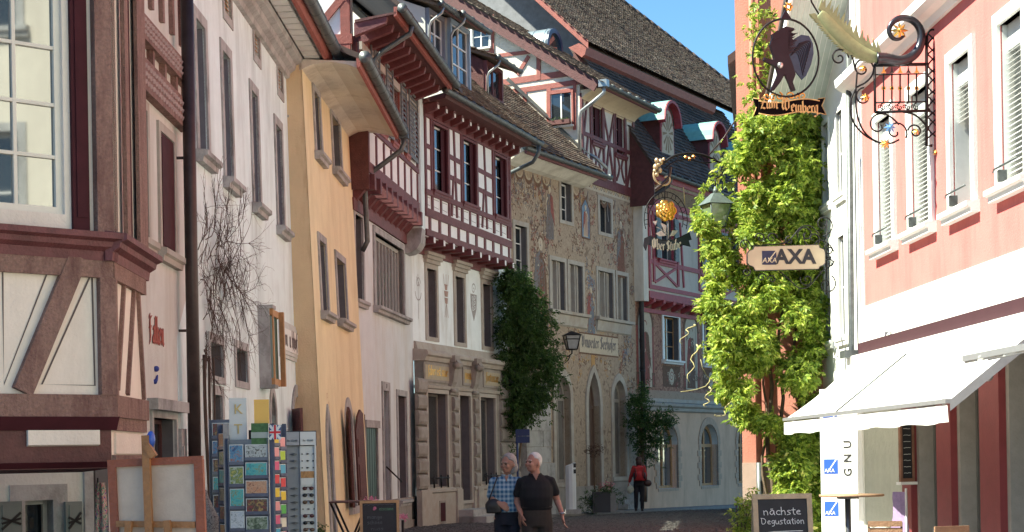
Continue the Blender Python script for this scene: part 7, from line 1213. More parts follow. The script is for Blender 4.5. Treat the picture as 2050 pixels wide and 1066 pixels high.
# second stand behind left
D2 = 15.6; M2 = Matrix.Translation((W(440, 950, D2).x, D2, 0)); t2 = thing('postcard_stand', 'partly hidden postcard stand with colourful cards next to the brown downpipe', 'postcard stand', M2); z2 = W(440, 845, D2).z
cardrack(t2, -.09, .12, 0, 0, 0, z2, [(-.06, .1, .165, .135, z2 + .02)], [CARDS[k] for k in (9, 8, 2, 2, 9, 6, 3, 5)], 0, 0, 0)
q = MB(); q.tube([(.02, .1, 0), (.02, .1, z2)], .02, 8); obj('pole', q, IRON, t2)
# sunglasses stand
D3 = 15.3; M3 = Matrix.Translation((W(601, 950, D3).x, D3, 0)) @ Matrix.Rotation(radians(8), 4, 'Z'); t = thing('sunglasses_stand', 'white and grey sunglasses display stand with price headers beside the postcards', 'display stand', M3); z3 = W(601, 865, D3).z
q = MB(); q.box(-.0, .13, 0, .03, .1, z3 - .13); obj('white_panel', q, PAPER, t); q = MB(); q.box(-.13, -.0, .02, .05, .1, z3 - .13); obj('grey_panel', q, mat('stand_grey', (.24, .25, .28), .5), t); q = MB(); q.box(.13, .145, -.02, .2, .1, z3 - .12); q.box(-.135, .145, .03, .2, .1, z3 - .12); obj('frame', q, PAPER, t)
for a, b, m_ in ((-.13, -.004, mat('header_grey', (.33, .34, .37))), (.004, .145, PAPER)): q = MB(); q.box(a, b, -.02, .0, z3 - .12, z3); q.box(a - .005, b + .005, -.01, .03, z3 - .125, z3 + .008, 1); hd = obj('price_header', q, [m_, BLK2], t); textobj('Fr. 15.00', .026, Matrix.Translation(((a + b) / 2, -.022, z3 - .08)) @ UPR, BLK2, hd)
LENS = [mat('dark_red_lens', (.06, .012, .012), .15), mat('black_lens', (.01, .01, .012), .1), mat('brown_lens', (.10, .05, .03), .15)]
kk = 0
for i in range(22):
    z = z3 - .2 - i * .062
    if i in (3, 4): q = MB(); q.box(.005, .125, -.008, 0, z - .03, z + .03); obj('wooden_insert' if i == 3 else 'mirror', q, OAK if i == 3 else PAPER, t); continue
    if i in (5, 6, 7, 9, 10, 11, 13, 14, 16):
        s = MB(); [s.ball((.068 + sx_ * .030, -.03, z), .022, 10, 6, sy=.3, sz=.8) for sx_ in (-1, 1)]; s.tube([(.02, -.03, z + .008), (.068, -.034, z + .012), (.116, -.03, z + .008)], .004, 5); obj('sunglasses', s, LENS[kk % 3], t); kk += 1
    else: q = MB(); [q.ball((x, -.006, z), .007, 6, 4) for x in (.02, .118)]; q.add([(.05, -.002, z), (.068, -.02, z - .008), (.086, -.002, z), (.068, -.012, z + .008)], [(0, 1, 2, 3)]); obj('peg', q, BLK2 if i % 2 else ZINC, t)
    q = MB(); q.add([(-.1, .018, z), (-.05, .0, z - .012), (-.02, .018, z), (-.05, .01, z + .01)], [(0, 1, 2, 3)]); obj('peg', q, ZINC, t)
# easel with framed canvas seen from behind
D = 12.35; M = Matrix.Translation((W(305, 950, D).x, D, 0)) @ Matrix.Rotation(radians(-4), 4, 'Z'); t = thing('easel', 'wooden easel holding a framed canvas seen from behind, under the oriel', 'easel', M)
ORW = wood('orange_brown_frame', (.26, .065, .03), .3, .5); EAS = wood('easel_wood', (.34, .14, .05), .25, .55)
def ez(py): return W(305, py, D).z
zt = ez(922); xl, xr = W(215, 950, D).x - M.translation.x, W(408, 950, D).x - M.translation.x
q = MB(); q.box(xl + .05, xr - .05, 0, .012, zt - .9, zt - .03); cv = obj('canvas', q, mat('raw_canvas', (.52, .38, .30), .95, .12, 5, .2), t); 
for A, B, w_ in (((xl, zt - .02), (xr, zt + .0), .055), ((xl + .03, zt), (xl + .06, zt - 1.), .06), ((xr - .03, zt), (xr - .01, zt - 1.), .065), ((xl, zt - .95), (xr, zt - .95), .06)): q = MB(); q.beam(A, B, w_, -.02 - .001 * w_ * 30, .03); obj('frame_bar', q, ORW, cv)
q = MB(); q.beam((xl + .06, ez(1048)), (xr - .06, ez(1052)), .045, -.03, -.005); obj('stretcher', q, EAS, cv)
q = MB(); q.beam((-.03, ez(872)), (.0, ez(1300)), .055, -.07, -.03); q.beam((-.02, ez(892)), (.035, ez(915)), .05, -.09, -.04); obj('mast', q, EAS, t)
for x, s in ((-.16, -.2), (.12, .25)): q = MB(); q.beam((x, ez(1042)), (x + s * .4, .02), .05, -.085, -.05); obj('leg', q, EAS, t)
q = MB(); q.ball((-.0, -.02, ez(880)), .045, 10, 6, sz=1.4, sx=.7); obj('blue_clamp', q, mat('bright_blue_plastic', (.03, .09, .4), .3), t)
# hanging cloth and dark doorway
t = thing('hanging_scarf', 'colourful patterned scarf hanging beside the easel', 'scarf', W(200, 1010, 14.2)); q = MB(); vs = []; n = 12
for i in range(n + 1):
    for j in range(9): s = j / 8; vs.append(((-.09 + .2 * s) * (.35 + .65 * i / n) + .0, .04 * sin(s * 14 + i * .3) , .18 - 1.1 * i / n))
q.add(vs, [(i * 9 + j, (i + 1) * 9 + j, (i + 1) * 9 + j + 1, i * 9 + j + 1) for i in range(n) for j in range(8)], 0, True); obj('cloth', q, voromat('scarf_print', [(.05, .05, .3), (.5, .1, .12), (.5, .45, .4), (.05, .2, .1), (.08, .04, .2)], 28.), t); q = MB(); q.tube([(-.02, .02, .22), (-.02, .02, .1)], .006, 5); obj('hanger', q, IRON, t)
t = thing('head_scarf_display', 'patterned grey clothing on a dummy between the easel and the postcards', 'clothing', W(412, 1066, 15.2)); q = MB(); q.tube([(0, 0, -.3), (.0, 0, .0), (.02, 0, .1), (.0, 0, .2), (-.02, 0, .32), (0, 0, .38)], .1, 12, rs=[.14, .13, .12, .08, .05, .02]); obj('garment', q, voromat('grey_knit', [(.03, .03, .03), (.3, .3, .28), (.05, .05, .05)], 40.), t)
# ======== chalkboards ========
def aboard(name, lab, M, w_, h_, fr, frm, lean=8):
    t = thing(name, lab, 'chalkboard', M); lz = Matrix.Rotation(radians(-lean), 4, 'X')
    q = MB(); q.box(-w_ / 2 + fr, w_ / 2 - fr, 0, .012, .12, h_ - fr); b = obj('board', q, BLK, t); b.matrix_local = lz
    for A, B in (((-w_ / 2 + fr / 2, 0), (-w_ / 2 + fr / 2, h_)), ((w_ / 2 - fr / 2, 0), (w_ / 2 - fr / 2, h_)), ((-w_ / 2 + fr, h_ - fr / 2), (w_ / 2 - fr, h_ - fr / 2)), ((-w_ / 2 + fr, .1), (w_ / 2 - fr, .1))): q = MB(); q.beam(A, B, fr, -.015, .02); o = obj('frame_bar', q, frm, t); o.matrix_local = lz
    for s in (-1, 1): q = MB(); q.beam((s * (w_ / 2 - fr / 2), 0), (s * (w_ / 2 - fr / 2), h_ - .02), fr, 0, .02); o = obj('back_leg', q, frm, t); o.matrix_local = Matrix.Translation((0, 2 * h_ * sin(radians(lean)), 0)) @ Matrix.Rotation(radians(lean), 4, 'X')
    return t, b
LW = wood('pale_board_frame', (.50, .38, .24), .2, .6)
D = 18.; zt = W(1570, 990, D).z; t, b = aboard('chalkboard', 'pale framed chalkboard with white handwriting beside the high table', Matrix.Translation((W(1572, 1000, D).x, D, 0)) @ Matrix.Rotation(radians(3), 4, 'Z'), .64, zt / cos(radians(8)), .055, LW)
zz = zt / cos(radians(8))
for s, z, h_, wd in (('nächste', zz - .225, .052, .41), ('Degustation', zz - .325, .045, .47), ('im oktober', zz - .52, .04, .4)):
    HWt = dict(HW); HWt['ä'] = (HW['a'][0], HW['a'][1] + [[(.15, 1.2), (.4, 1.22)]])
    for a_ in 'mkrb': HWt.setdefault(a_, HW['m'])
    o = obj('chalk_writing', pen(s, h_, 0, .002, .14, table=HWt, width=wd), CHK, b, kind='stuff'); o.location = (0, -.003, z)
o = MB(); o.ribbon([(-.24, zz - .42), (-.1, zz - .405), (.1, zz - .40), (.21, zz - .40)], .008, -.003); obj('chalk_underline', o, CHK, b)
D = 22.; zt = W(760, 1003, D).z; t, b = aboard('chalkboard', 'wood framed chalkboard menu with coloured writing in front of the timber house', Matrix.Translation((W(760, 1010, D).x, D, 0)) @ Matrix.Rotation(radians(6), 4, 'Z'), .51, zt / cos(radians(8)), .035, wood('oak_board_frame', (.45, .28, .14), .2)); zz = zt / cos(radians(8))
DIM = mat('faint_chalk', (.14, .15, .17), .9, .2, 30); PKC = mat('pink_chalk', (.5, .15, .25), .9); GRC = mat('green_chalk', (.15, .35, .2), .9)
for s, x, z, h_, wd, m_ in (('Eiscafe', .09, zz - .13, .03, .19, GRC), ('mango', -.06, zz - .24, .035, .2, DIM), ('schoko', -.06, zz - .31, .035, .2, DIM), ('nuss', -.03, zz - .39, .03, .16, DIM), ('degustation', -.03, zz - .46, .03, .3, DIM)):
    HWt = dict(HW)
    for a_ in 'EfmkrbS': HWt.setdefault(a_, HW['e'])
    o = obj('chalk_writing', pen(s, h_, 0, .002, .12, table=HWt, width=wd), m_, b, kind='stuff'); o.location = (x, -.003, z)
q = MB(); q.ribbon([(-.2 + i * .03, zz - .06 + (.014 if i % 2 else 0)) for i in range(14)], .005, -.003); obj('chalk_garland', q, DIM, b); q = MB(); q.ball((-.06, -.002, zz - .10), .022, 8, 4, sy=.05); q.ball((-.07, -.002, zz - .115), .016, 8, 4, sy=.05); obj('chalk_cupcake', q, PKC, b)
# folding chairs with flowers beside it
t = thing('cafe_table', 'dark folding cafe table and crossed legs left of the chalkboard menu', 'table', (W(708, 1000, 22.6).x, 22.6, 0)); q = MB(); q.box(-.3, .22, -.3, .3, W(708, 1003, 22.6).z - .02, W(708, 1003, 22.6).z); obj('table_top', q, wood('dark_table_wood', (.09, .04, .035)), t); zt_ = W(708, 1003, 22.6).z
for a, b_ in ((-.28, .2), (.2, -.28)): q = MB(); q.tube([(a, -.28, 0), (b_, -.28, zt_ - .02)], .015, 6); q.tube([(a, .28, 0), (b_, .28, zt_ - .02)], .015, 6); obj('leg', q, IRON, t)
for px, py, D, lab in ((742, 1000, 23.5, 'pink flowers behind the chalkboard menu'), (806, 1035, 24.5, 'pink flowers right of the chalkboard menu')):
    c = W(px, py, D); t = thing('flower_pot', lab, 'flowers', (c.x, D, 0)); random.seed(int(px)); leafcloud(blob((0, 0, c.z), (.09, .08, .05), 60), .035, leafmat('pink_flowers', (.5, .12, .25), (.7, .3, .4)) if 'pink_flowers' not in MATS else MATS['pink_flowers'], t, 'flowers', leaflets=4); q = MB(); q.tube([(0, 0, .0), (0, 0, c.z - .05)], .02, 6); q.tube([(0, 0, 0), (0, 0, .3)], .12, 10); obj('pot', q, IRON, t)
t = thing('potted_bush', 'small round green bush at the foot of the ochre house behind the sunglasses stand', 'bush', (W(632, 1050, 20).x, 20, 0)); random.seed(2); cz = W(632, 1062, 20).z; leafcloud(blob((0, 0, cz), (.1, .1, .1), 160), .05, MATS['planter_leaves'], t, leaflets=3); q = MB(); q.tube([(0, 0, 0), (0, 0, cz - .08)], .09, 10); obj('pot', q, mat('clay', (.3, .13, .08), .8), t)
# ======== high table and chairs by the pink house ========
D = 22.2; c = W(1697, 990, D); t = thing('high_table', 'tall round bar table with thin wooden top beside the chalkboard', 'table', (c.x, D, 0)); q = MB(); q.tube([(0.05, 0, c.z - .03), (.05, 0, c.z)], .42, 24); obj('table_top', q, wood('table_oak', (.36, .22, .13), .2), t); q = MB(); q.tube([(0, 0, 0.03), (0, 0, c.z - .03)], .04, 10); q.tube([(0, 0, 0), (0, 0, .03)], .25, 16); q.box(-.12, .12, -.12, .12, c.z - .06, c.z - .03); obj('pedestal', q, mat('grey_steel', (.15, .15, .16), .4, .1, 9, metal=.6), t)
def slatchair(lab, px, py, D, yaw):
    c = W(px, py, D); t = thing('folding_chair', lab, 'chair', Matrix.Translation((c.x, D, 0)) @ Matrix.Rotation(radians(yaw), 4, 'Z'), 'slatted wooden chairs by the pink shop'); h_ = c.z; WD = wood('chair_slats', (.33, .19, .11), .25)
    for k in range(4): q = MB(); q.box(-.21, .21, .2 + .01 * k, .225 + .01 * k, h_ - .07 - k * .085, h_ - k * .085); obj('back_slat', q, WD, t)
    for k in range(5): q = MB(); q.box(-.2, .2, -.2 + k * .08, -.14 + k * .08, .44, .46); obj('seat_slat', q, WD, t)
    for s in (-1, 1): q = MB(); q.tube([(s * .2, .25, h_ - .02), (s * .2, .2, .45), (s * .2, -.2, 0)], .014, 6); obj('leg', q, IRON, t); q = MB(); q.tube([(s * .19, -.18, .44), (s * .19, .25, 0)], .014, 6); obj('leg', q, IRON, t)
slatchair('slatted wooden folding chair beside the high table under the awning', 1772, 1045, 21., -12); slatchair('slatted chair whose back barely rises at the bottom edge by the shop window', 1925, 1055, 18.5, 15)
t = thing('hanging_shirt', 'lilac shirt hanging at the corner of the textured render', 'clothing', Matrix.Translation(W(1800, 985, 24.)) @ Matrix.Rotation(radians(-60), 4, 'Z')); q = MB(); n = 8; vs = []
for i in range(n + 1):
    for j in range(7): s = j / 6 - .5; vs.append((s * (.2 + .12 * min(1, i / 3)), .03 * sin(s * 16 + i), .0 - i * .09))
q.add(vs, [(i * 7 + j, (i + 1) * 7 + j, (i + 1) * 7 + j + 1, i * 7 + j + 1) for i in range(n) for j in range(6)], 0, True); obj('cloth', q, mat('lilac_cloth', (.28, .20, .34), .9, .25, 9), t); q = MB(); q.tube([(.14, 0, .05), (.14, 0, -1.0)], .018, 6); obj('pole', q, PAPER, t)
# ======== cream house nearer the camera on the right (seen mirrored in the oriel window) ========
FR0 = Fac((6.2, 12.2), (.0, -1)); t = thing('house', 'cream plastered house mirrored in the oriel window', 'house', FR0.M); w0_ = [(k * 2.6 + 1., k * 2.6 + 2., z, z + 1.6) for k in range(5) for z in (4.6, 7.6)]
obj('wall', wallmesh(0, 14, 0, 10.5, w0_, .25), plaster('cream_house_plaster', (.62, .57, .48), (.5, .45, .38)), t)
for r in w0_: window(t, r, 0, .12, .03, .22, STONE, SASH, GLASS, 2, 2)
q = MB(); q.prof([(-.6, 10.4), (6, 15), (6, 14.8), (-.6, 10.2)], 0, 14); obj('roof', q, TILE2, t)

FRB = Fac((8.3, 56.), (-.15, -1)); t = thing('house', 'unseen pale house added on the sunny side to bounce light onto the far facades', 'house', FRB.M); wB = [(k * 2.6 + 1., k * 2.6 + 2., z, z + 1.6) for k in range(7) for z in (1.2, 4.4, 7.4)]  # hidden house, added to throw sunlight back at the shaded far facades
obj('wall', wallmesh(0, 19, -1, 10.5, wB, .25), plaster('bounce_house_plaster', (.62, .61, .60), (.52, .51, .49)), t)
for r in wB: window(t, r, 0, .12, .03, .22, STONE, SASH, GLASS, 2, 2)
q = MB(); q.prof([(-.6, 10.4), (6, 15), (6, 14.8), (-.6, 10.2)], 0, 19); obj('roof', q, TILE2, t)
# ======== people ========
def remesh(mb, vox, sm=4, ys=None):
    me = bpy.data.meshes.new('t'); me.from_pydata(mb.v, [], mb.f); o = bpy.data.objects.new('t', me); C.objects.link(o)
    m = o.modifiers.new('r', 'REMESH'); m.mode = 'VOXEL'; m.voxel_size = vox; s = o.modifiers.new('s', 'SMOOTH'); s.factor = .5; s.iterations = sm
    dg = bpy.context.evaluated_depsgraph_get(); dg.update(); r = bpy.data.meshes.new_from_object(o.evaluated_get(dg)); bpy.data.objects.remove(o)
    for p in r.polygons: p.use_smooth = True
    return r
def limb(mb, pts, rs, seg=12):
    mb.tube(pts, .1, seg, rs=rs)
    for p, r in zip(pts, rs): mb.ball(p, r, seg, 8)
def oval(mb, secs, seg=20):
    "closed stack of ellipse sections (cx,cy,z,rx,ry)"
    vs = [(cx + rx * cos(2 * pi * k / seg), cy + ry * sin(2 * pi * k / seg), z) for cx, cy, z, rx, ry in secs for k in range(seg)]; n = len(secs)
    mb.add(vs, [(i * seg + k, i * seg + (k + 1) % seg, (i + 1) * seg + (k + 1) % seg, (i + 1) * seg + k) for i in range(n - 1) for k in range(seg)] + [tuple(range(seg - 1, -1, -1)), tuple(range((n - 1) * seg, n * seg))])
SKIN = mat('skin', (.36, .19, .135), .6, .08, 12, ior=1.4); SKINR = mat('ruddy_skin', (.34, .165, .12), .6, .1, 12)
def head(mb, c, yaw, pitch=0, jaw=1.):
    R = Matrix.Rotation(radians(yaw), 3, 'Z') @ Matrix.Rotation(radians(pitch), 3, 'X'); k = len(mb.v)
    mb.ball((0, .012, .02), .1, 20, 14, sx=.78, sy=.98, sz=1.08); mb.ball((0, -.03, -.045), .072, 16, 10, sx=.82 * jaw, sy=.85, sz=.95); mb.ball((0, -.055, -.085), .032, 12, 8, sx=1.1, sy=.9, sz=.7)
    mb.ball((0, -.095, -.012), .016, 10, 8, sx=.8, sy=1.4, sz=1.6); mb.ball((0, -.104, -.022), .014, 10, 8, sx=1.2, sy=1, sz=.8); mb.ball((0, -.083, .028), .03, 10, 8, sx=1.9, sy=.5, sz=.4); mb.ball((0, -.088, -.058), .018, 10, 8, sx=1.4, sy=.6, sz=.5)
    for s in (-1, 1): mb.ball((s * .08, .012, -.008), .028, 10, 8, sx=.35, sy=.75, sz=1.15); mb.ball((s * .04, -.07, -.025), .026, 10, 8)
    for i in range(k, len(mb.v)): v = R @ Vector(mb.v[i]); mb.v[i] = tuple(v + Vector(c))
    return R
def facebits(par, c, R, hairm, specs=False, brow=None):
    def at(p): return tuple(R @ Vector(p) + Vector(c))
    for s in (-1, 1):
        q = MB(); q.ball(at((s * .032, -.082, .008)), .011, 8, 6); obj('eye', q, mat('eye', (.05, .035, .03), .2, 0), par); q = MB(); q.tube([at((s * .016, -.096, .026)), at((s * .034, -.096, .031)), at((s * .052, -.08, .026))], .0028, 5); obj('eyebrow', q, hairm, par)
    q = MB(); q.tube([at((-.024, -.086, -.06)), at((0, -.099, -.058)), at((.024, -.086, -.06))], .0045, 6); obj('mouth', q, mat('lips', (.30, .10, .085), .5), par)
    if specs:
        q = MB()
        for s in (-1, 1): q.tube([at((s * (.034 + .022 * cos(a)), -.1 + .012 * abs(cos(a)), .005 + .018 * sin(a))) for a in [i * pi / 6 for i in range(13)]], .0022, 5); q.tube([at((s * .056, -.095, .01)), at((s * .08, .0, .01))], .002, 5)
        obj('glasses', q, mat('thin_metal', (.2, .18, .16), .3, 0, metal=.8), par)
def hand(mb, w, d, side, curl=.5, L=.18, spread=1.):
    "palm and five bent fingers; w wrist, d direction of the hand, side = thumb side"
    w = Vector(w); d = Vector(d).normalized(); s = Vector(side); s = (s - d * s.dot(d)).normalized(); n = d.cross(s).normalized()
    pe = w + d * L * .5
    for k in (-1.1, 0, 1.1): mb.tube([w + s * .012 * k, pe + s * .022 * k], .016, 8, rs=[.018, .016]); mb.ball(pe + s * .022 * k, .015, 8, 6)
    for k, ln in enumerate((.75, .95, 1., .85)):
        b = pe + s * (.03 - .02 * k) * spread; l = L * .52 * ln; c1 = b + (d - n * curl * .3).normalized() * l * .45; c2 = c1 + (d - n * curl * 1.0).normalized() * l * .32; c3 = c2 + (d - n * curl * 1.8).normalized() * l * .25; mb.tube([b, c1, c2, c3], .009, 8, rs=[.0105, .0098, .009, .008]); mb.ball(c3, .008, 6, 5)
    b = w + d * L * .18 + s * .02; c1 = b + (d * .6 + s * .7 - n * .2).normalized() * .035; c2 = c1 + (d - n * .3 + s * .15).normalized() * .035; c3 = c2 + (d - n * .5).normalized() * .022; mb.tube([b, c1, c2, c3], .011, 8, rs=[.015, .013, .011, .009]); mb.ball(c3, .009, 6, 5)
def shoes(par, feet, m):
    for (x, y, yaw) in feet: q = MB(); q.ball((0, -.06, .04), .05, 14, 8, sx=.95, sy=2.6, sz=.85); q.box(-.045, .045, -.17, .07, 0, .02); q.ball((0, .03, .07), .045, 12, 8, sy=1.2); o = obj('shoe', remesh(q, .012, 2), m, par); o.data.materials.append(m); o.location = (x, y, 0); o.rotation_euler.z = radians(yaw)
def part(name, me, m, par): me.materials.clear(); me.materials.append(m); return obj(name, me, m, par)
# ---- man in the black polo shirt
D = 21.; t = thing('person', 'white haired man in black polo shirt and brown trousers, hand in pocket', 'person', Matrix.Translation((W(1073, 950, D).x, D, 0)))
Hc = (-.03, -.02, 1.605); ls, le, lw = (.185, .01, 1.37), (.255, .07, 1.14), (.315, -.04, .965); rs_, re, rw = (-.186, .01, 1.37), (-.238, .07, 1.13), (-.195, -.07, .99)
def legs(f): return f
q = MB(); R = head(q, Hc, -48, -4); limb(q, [(0, .02, 1.40), (-.015, .0, 1.53)], [.062, .056]); oval(q, [(0, .0, .92, .15, .11), (0, 0, 1.1, .155, .12), (0, 0, 1.3, .165, .11), (0, .01, 1.43, .13, .08)])
limb(q, [ls, le, lw], [.052, .043, .03]); limb(q, [rs_, re, rw], [.052, .043, .03]); limb(q, [(-.09, 0, .92), (-.1, -.12, .5), (-.1, -.1, .08)], [.085, .06, .045]); limb(q, [(.09, 0, .92), (.1, -.04, .5), (.11, .16, .1)], [.085, .06, .045]); hand(q, lw, (.12, -.1, -1), (-.2, -1, 0), .7); hand(q, rw, (.2, -.2, -1), (.2, -1, 0), .5)
b = part('body', remesh(q, .0085, 3), SKINR, t); HW_ = mat('white_hair', (.50, .48, .46), .8, .15, 40); facebits(b, Hc, R, HW_)
q = MB(); k = 0; q.ball((0, .022, .035), .102, 18, 12, sx=.83, sy=1.0, sz=1.03); q.v = [tuple(R @ Vector((x, max(y, -.045 + (z < .05) * .065), max(z, -.05 + (.03 if y < .03 else 0)))) + Vector(Hc)) for x, y, z in q.v]; part('hair', remesh(q, .008, 2), HW_, t)
q = MB(); oval(q, [(0, 0, 1.02, .185, .14), (0, -.01, 1.08, .195, .155), (0, -.02, 1.18, .205, .165), (0, -.01, 1.3, .205, .15), (0, 0, 1.38, .185, .12), (0, .01, 1.43, .125, .09), (-.005, .015, 1.475, .075, .07)]); limb(q, [(.13, .01, 1.40), (.183, .012, 1.375), (.232, .045, 1.24)], [.055, .062, .06]); limb(q, [(-.13, .01, 1.40), (-.186, .012, 1.37), (-.228, .05, 1.23)], [.055, .062, .06]); PB2 = mat('black_polo', (.005, .005, .007), .85, .2, 12); part('polo_shirt', remesh(q, .011, 3), PB2, t)
q = MB(); q.tube([(-.01 + .07 * cos(a), -.0 + .07 * sin(a), 1.468 - .03 * (sin(a) < -.3)) for a in [i * pi / 8 - pi / 2 + .3 for i in range(16)]], .016, 6); obj('collar', q, PB2, t); q = MB(); q.prism([(-.045, 1.475), (.035, 1.475), (0, 1.395)], -.118, -.105); obj('open_neck', q, SKINR, t)
q = MB(); oval(q, [(0, 0, .82, .185, .14), (0, 0, .92, .19, .145), (0, 0, 1.03, .185, .14), (0, 0, 1.07, .178, .135)]); limb(q, [(-.09, 0, .88), (-.1, -.12, .5), (-.105, -.09, .1)], [.105, .088, .075]); limb(q, [(.095, 0, .88), (.105, -.04, .5), (.11, .17, .14)], [.105, .088, .075]); TR = mat('brown_trousers', (.032, .025, .021), .9, .2, 14); part('trousers', remesh(q, .012, 3), TR, t)
q = MB(); q.tube([(.188 * cos(i * pi / 10), .142 * sin(i * pi / 10), 1.062) for i in range(21)], .014, 6); obj('belt', q, mat('black_belt', (.01, .01, .01), .5), t); q = MB(); c = Vector(lw) + Vector((0, .0, .02)); q.tube([c + Vector((.034 * cos(i * pi / 6), .034 * sin(i * pi / 6), .004 * cos(i))) for i in range(13)], .007, 6); q.ball(c + Vector((.02, -.03, 0)), .016, 8, 6, sy=.5); obj('watch', q, mat('steel', (.5, .5, .5), .3, 0, metal=.9), t); shoes(t, [(-.105, -.08, 5), (.11, .17, -8)], mat('dark_shoe', (.02, .015, .012), .4))
# ---- woman in the checked shirt
D = 21.2; t = thing('person', 'grey haired woman in a blue checked blouse and dark trousers beside the man', 'person', Matrix.Translation((W(1013, 950, D).x, D, 0)))
Hc = (.03, -.02, 1.595); ls, le, lw = (.155, .01, 1.38), (.19, .06, 1.13), (.17, -.04, .93); rs_, re, rw = (-.15, .01, 1.385), (-.195, .03, 1.19), (-.1, -.14, 1.12)
q = MB(); R = head(q, Hc, -40, 2, .92); limb(q, [(0, .02, 1.38), (.02, .0, 1.52)], [.05, .046]); oval(q, [(0, 0, .92, .14, .1), (0, 0, 1.1, .125, .1), (0, 0, 1.3, .135, .095), (0, .01, 1.41, .11, .07)])
limb(q, [ls, le, lw], [.042, .036, .026]); limb(q, [rs_, re, rw], [.042, .036, .026]); limb(q, [(-.08, 0, .92), (-.08, -.05, .5), (-.08, .1, .09)], [.08, .055, .04]); limb(q, [(.08, 0, .92), (.09, -.1, .5), (.08, -.1, .08)], [.08, .055, .04]); hand(q, lw, (0, -.1, -1), (0, -1, 0), .6, .16); hand(q, rw, (.8, -.25, -.55), (.3, .2, .9), .5, .16)
b = part('body', remesh(q, .0085, 3), SKIN, t); HG = mat('grey_hair', (.27, .25, .24), .8, .35, 60); facebits(b, Hc, R, HG, True)
q = MB(); q.ball((0, .02, .03), .108, 18, 12, sx=.86, sy=1.02, sz=1.06); q.ball((0, .06, -.04), .085, 14, 10, sx=1.05, sz=1.1); q.v = [tuple(R @ Vector((x, max(y, -.052 + (z < .045) * .06), z)) + Vector(Hc)) for x, y, z in q.v]; part('hair', remesh(q, .008, 2), HG, t)
PLD = plaidmat('blue_checked_cloth'); q = MB(); oval(q, [(0, 0, 1.0, .165, .135), (0, -.0, 1.08, .158, .13), (0, -.01, 1.2, .15, .125), (0, -.015, 1.28, .165, .135), (0, 0, 1.37, .16, .105), (0, .01, 1.42, .12, .08), (.005, .015, 1.455, .062, .06)]); limb(q, [(.12, .01, 1.38), (ls[0], .012, 1.375), (.185, .045, 1.2)], [.06, .066, .058]); limb(q, [(-.12, .01, 1.38), (rs_[0], .012, 1.375), (-.19, .03, 1.21)], [.06, .066, .06]); part('blouse', remesh(q, .011, 3), PLD, t)
q = MB(); q.add([(-.06, -.085, 1.45), (.0, -.12, 1.40), (-.03, -.125, 1.36), (-.09, -.105, 1.41)], [(0, 1, 2, 3)]); q.add([(.07, -.085, 1.45), (.012, -.12, 1.40), (.04, -.125, 1.36), (.1, -.105, 1.41)], [(3, 2, 1, 0)]); q.tube([(.005 + .058 * cos(a), .01 + .062 * sin(a), 1.455) for a in [i * pi / 8 - pi / 3 for i in range(15)]], .014, 6); obj('collar', q, PLD, t); q = MB(); q.prism([(-.02, 1.45), (.03, 1.45), (.005, 1.38)], -.108, -.1); obj('open_neck', q, SKIN, t)
q = MB(); oval(q, [(0, 0, .84, .16, .125), (0, 0, .95, .155, .12), (0, 0, 1.04, .14, .11)]); limb(q, [(-.078, 0, .88), (-.08, -.05, .5), (-.08, .12, .12)], [.088, .07, .055]); limb(q, [(.08, 0, .88), (.09, -.1, .5), (.085, -.08, .1)], [.088, .07, .055]); part('trousers', remesh(q, .012, 3), mat('navy_trousers', (.012, .014, .024), .9, .2, 14), t); shoes(t, [(-.08, .12, 5), (.085, -.08, 0)], mat('dark_shoe', (.02, .015, .012)))
bag = thing('handbag', 'dark shoulder bag held at the hip of the woman in the checked blouse', 'bag', Matrix.Translation((W(992, 950, D).x, D - .12, 0))); q = MB(); q.ball((-.03, 0, 1.08), .1, 14, 10, sx=1.1, sy=.45, sz=.95); q.box(-.12, .07, -.035, .035, .99, 1.08); part('bag_body', remesh(q, .012, 3), mat('dark_leather', (.018, .014, .014), .45), bag); q = MB(); q.tube([(-.1, 0, 1.12), (-.03, .0, 1.3), (.03, .05, 1.46), (.09, .1, 1.45), (.1, .22, 1.2)], .008, 6); obj('strap', q, mat('dark_leather', (.018, .014, .014)), bag)
# ---- walker with red backpack, seen from behind
D = 52.6; g0 = gz(D) + .11; t = thing('person', 'dark haired walker in a red jacket seen from behind near the black downpipe', 'person', Matrix.Translation((W(1279, 950, D).x, D, g0)) @ Matrix.Rotation(pi, 4, 'Z'))
Hc = (0, -.01, 1.56); q = MB(); R = head(q, Hc, 5); limb(q, [(0, .02, 1.36), (0, .0, 1.49)], [.05, .046]); oval(q, [(0, 0, .9, .15, .1), (0, 0, 1.1, .13, .1), (0, 0, 1.35, .13, .09)]); limb(q, [(.17, 0, 1.34), (.25, .03, 1.1), (.3, -.02, .9)], [.045, .04, .03]); limb(q, [(-.17, 0, 1.34), (-.2, .03, 1.1), (-.2, -.1, .95)], [.045, .04, .03]); limb(q, [(-.09, 0, .9), (-.09, 0, .5), (-.08, .05, .08)], [.08, .06, .045]); limb(q, [(.08, 0, .9), (.09, -.05, .5), (.1, -.06, .08)], [.08, .06, .045]); hand(q, (.3, -.02, .9), (.2, 0, -1), (0, -1, 0), .8, .16); hand(q, (-.2, -.1, .95), (0, -.2, -1), (0, -1, 0), .8, .16)
part('body', remesh(q, .012, 3), SKIN, t); HD = mat('dark_brown_hair', (.035, .016, .014), .7, .3, 40); q = MB(); q.ball((0, .015, 1.59), .11, 14, 10, sx=.92); q.ball((0, .06, 1.49), .095, 14, 10, sz=1.3); part('hair', remesh(q, .014, 2), HD, t)
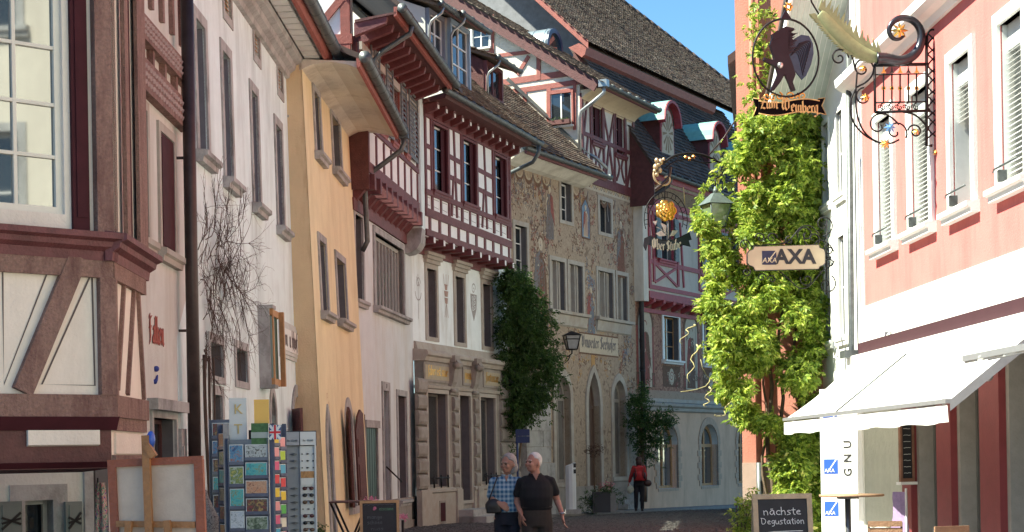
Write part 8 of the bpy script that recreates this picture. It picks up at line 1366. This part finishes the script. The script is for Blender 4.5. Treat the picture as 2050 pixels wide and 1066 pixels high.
q = MB(); oval(q, [(0, 0, .93, .17, .13), (0, 0, 1.1, .165, .13), (0, 0, 1.3, .18, .12), (0, 0, 1.39, .12, .09), (0, 0, 1.43, .06, .06)]); limb(q, [(.15, 0, 1.35), (.24, .03, 1.1), (.29, -.02, .93)], [.07, .06, .048]); limb(q, [(-.15, 0, 1.35), (-.2, .03, 1.1), (-.2, -.09, .97)], [.07, .06, .048]); part('jacket', remesh(q, .014, 3), mat('red_jacket', (.30, .022, .022), .8, .15, 12), t)
q = MB(); oval(q, [(0, 0, .78, .17, .12), (0, 0, .94, .17, .12)]); limb(q, [(-.085, 0, .82), (-.09, 0, .45), (-.085, .05, .1)], [.095, .07, .06]); limb(q, [(.085, 0, .82), (.09, -.05, .45), (.1, -.06, .1)], [.095, .07, .06]); part('trousers', remesh(q, .014, 3), mat('black_trousers', (.012, .012, .018), .9), t); shoes(t, [(-.085, .05, 0), (.1, -.06, 0)], mat('dark_shoe', (.02, .015, .012)))
Mb = Matrix.Translation((W(1279, 950, D).x, D, g0)); b = thing('backpack', 'red backpack with black straps and pockets', 'backpack', Mb); q = MB(); q.box(-.14, .14, -.28, -.12, .95, 1.36); q.ball((0, -.2, 1.34), .13, 14, 8, sy=.6, sz=.6); q.ball((0, -.27, 1.1), .11, 14, 8, sy=.6, sz=1.2); part('pack', remesh(q, .02, 5), mat('red_pack', (.34, .015, .02), .7, .2, 9), b)
for s in (-1, 1): q = MB(); q.tube([(s * .1, -.13, 1.4), (s * .12, -.29, 1.3), (s * .1, -.33, 1.12), (s * .14, -.25, .97)], .014, 6); obj('strap', q, BLK2, b); q = MB(); q.ball((s * .16, -.2, 1.1), .06, 10, 6, sx=.6, sz=1.8); obj('side_pocket', q, BLK2, b)
b = thing('shoulder_bag', 'small brown bag at the right hip of the walker with the red backpack', 'bag', Mb); q = MB(); q.ball((.27, -.05, .86), .12, 12, 8, sx=1, sy=.5, sz=.9); obj('bag_body', q, mat('dark_brown_leather', (.04, .018, .018), .5), b); q = MB(); q.tube([(.25, -.02, .95), (.2, 0, 1.2)], .01, 5); obj('strap', q, BLK2, b)
b = thing('carrier_bag', 'pale plastic carrier bag in the left hand of the walker with the red backpack', 'bag', Mb); q = MB(); q.ball((-.27, -.03, .67), .11, 12, 8, sx=1, sy=.5, sz=1.2); obj('bag_body', q, mat('pale_plastic', (.42, .44, .36), .5, .2, 9), b); q = MB(); q.tube([(-.3, -.02, .78), (-.3, .0, .86), (-.24, 0, .78)], .01, 5); obj('handle', q, PAPER, b)
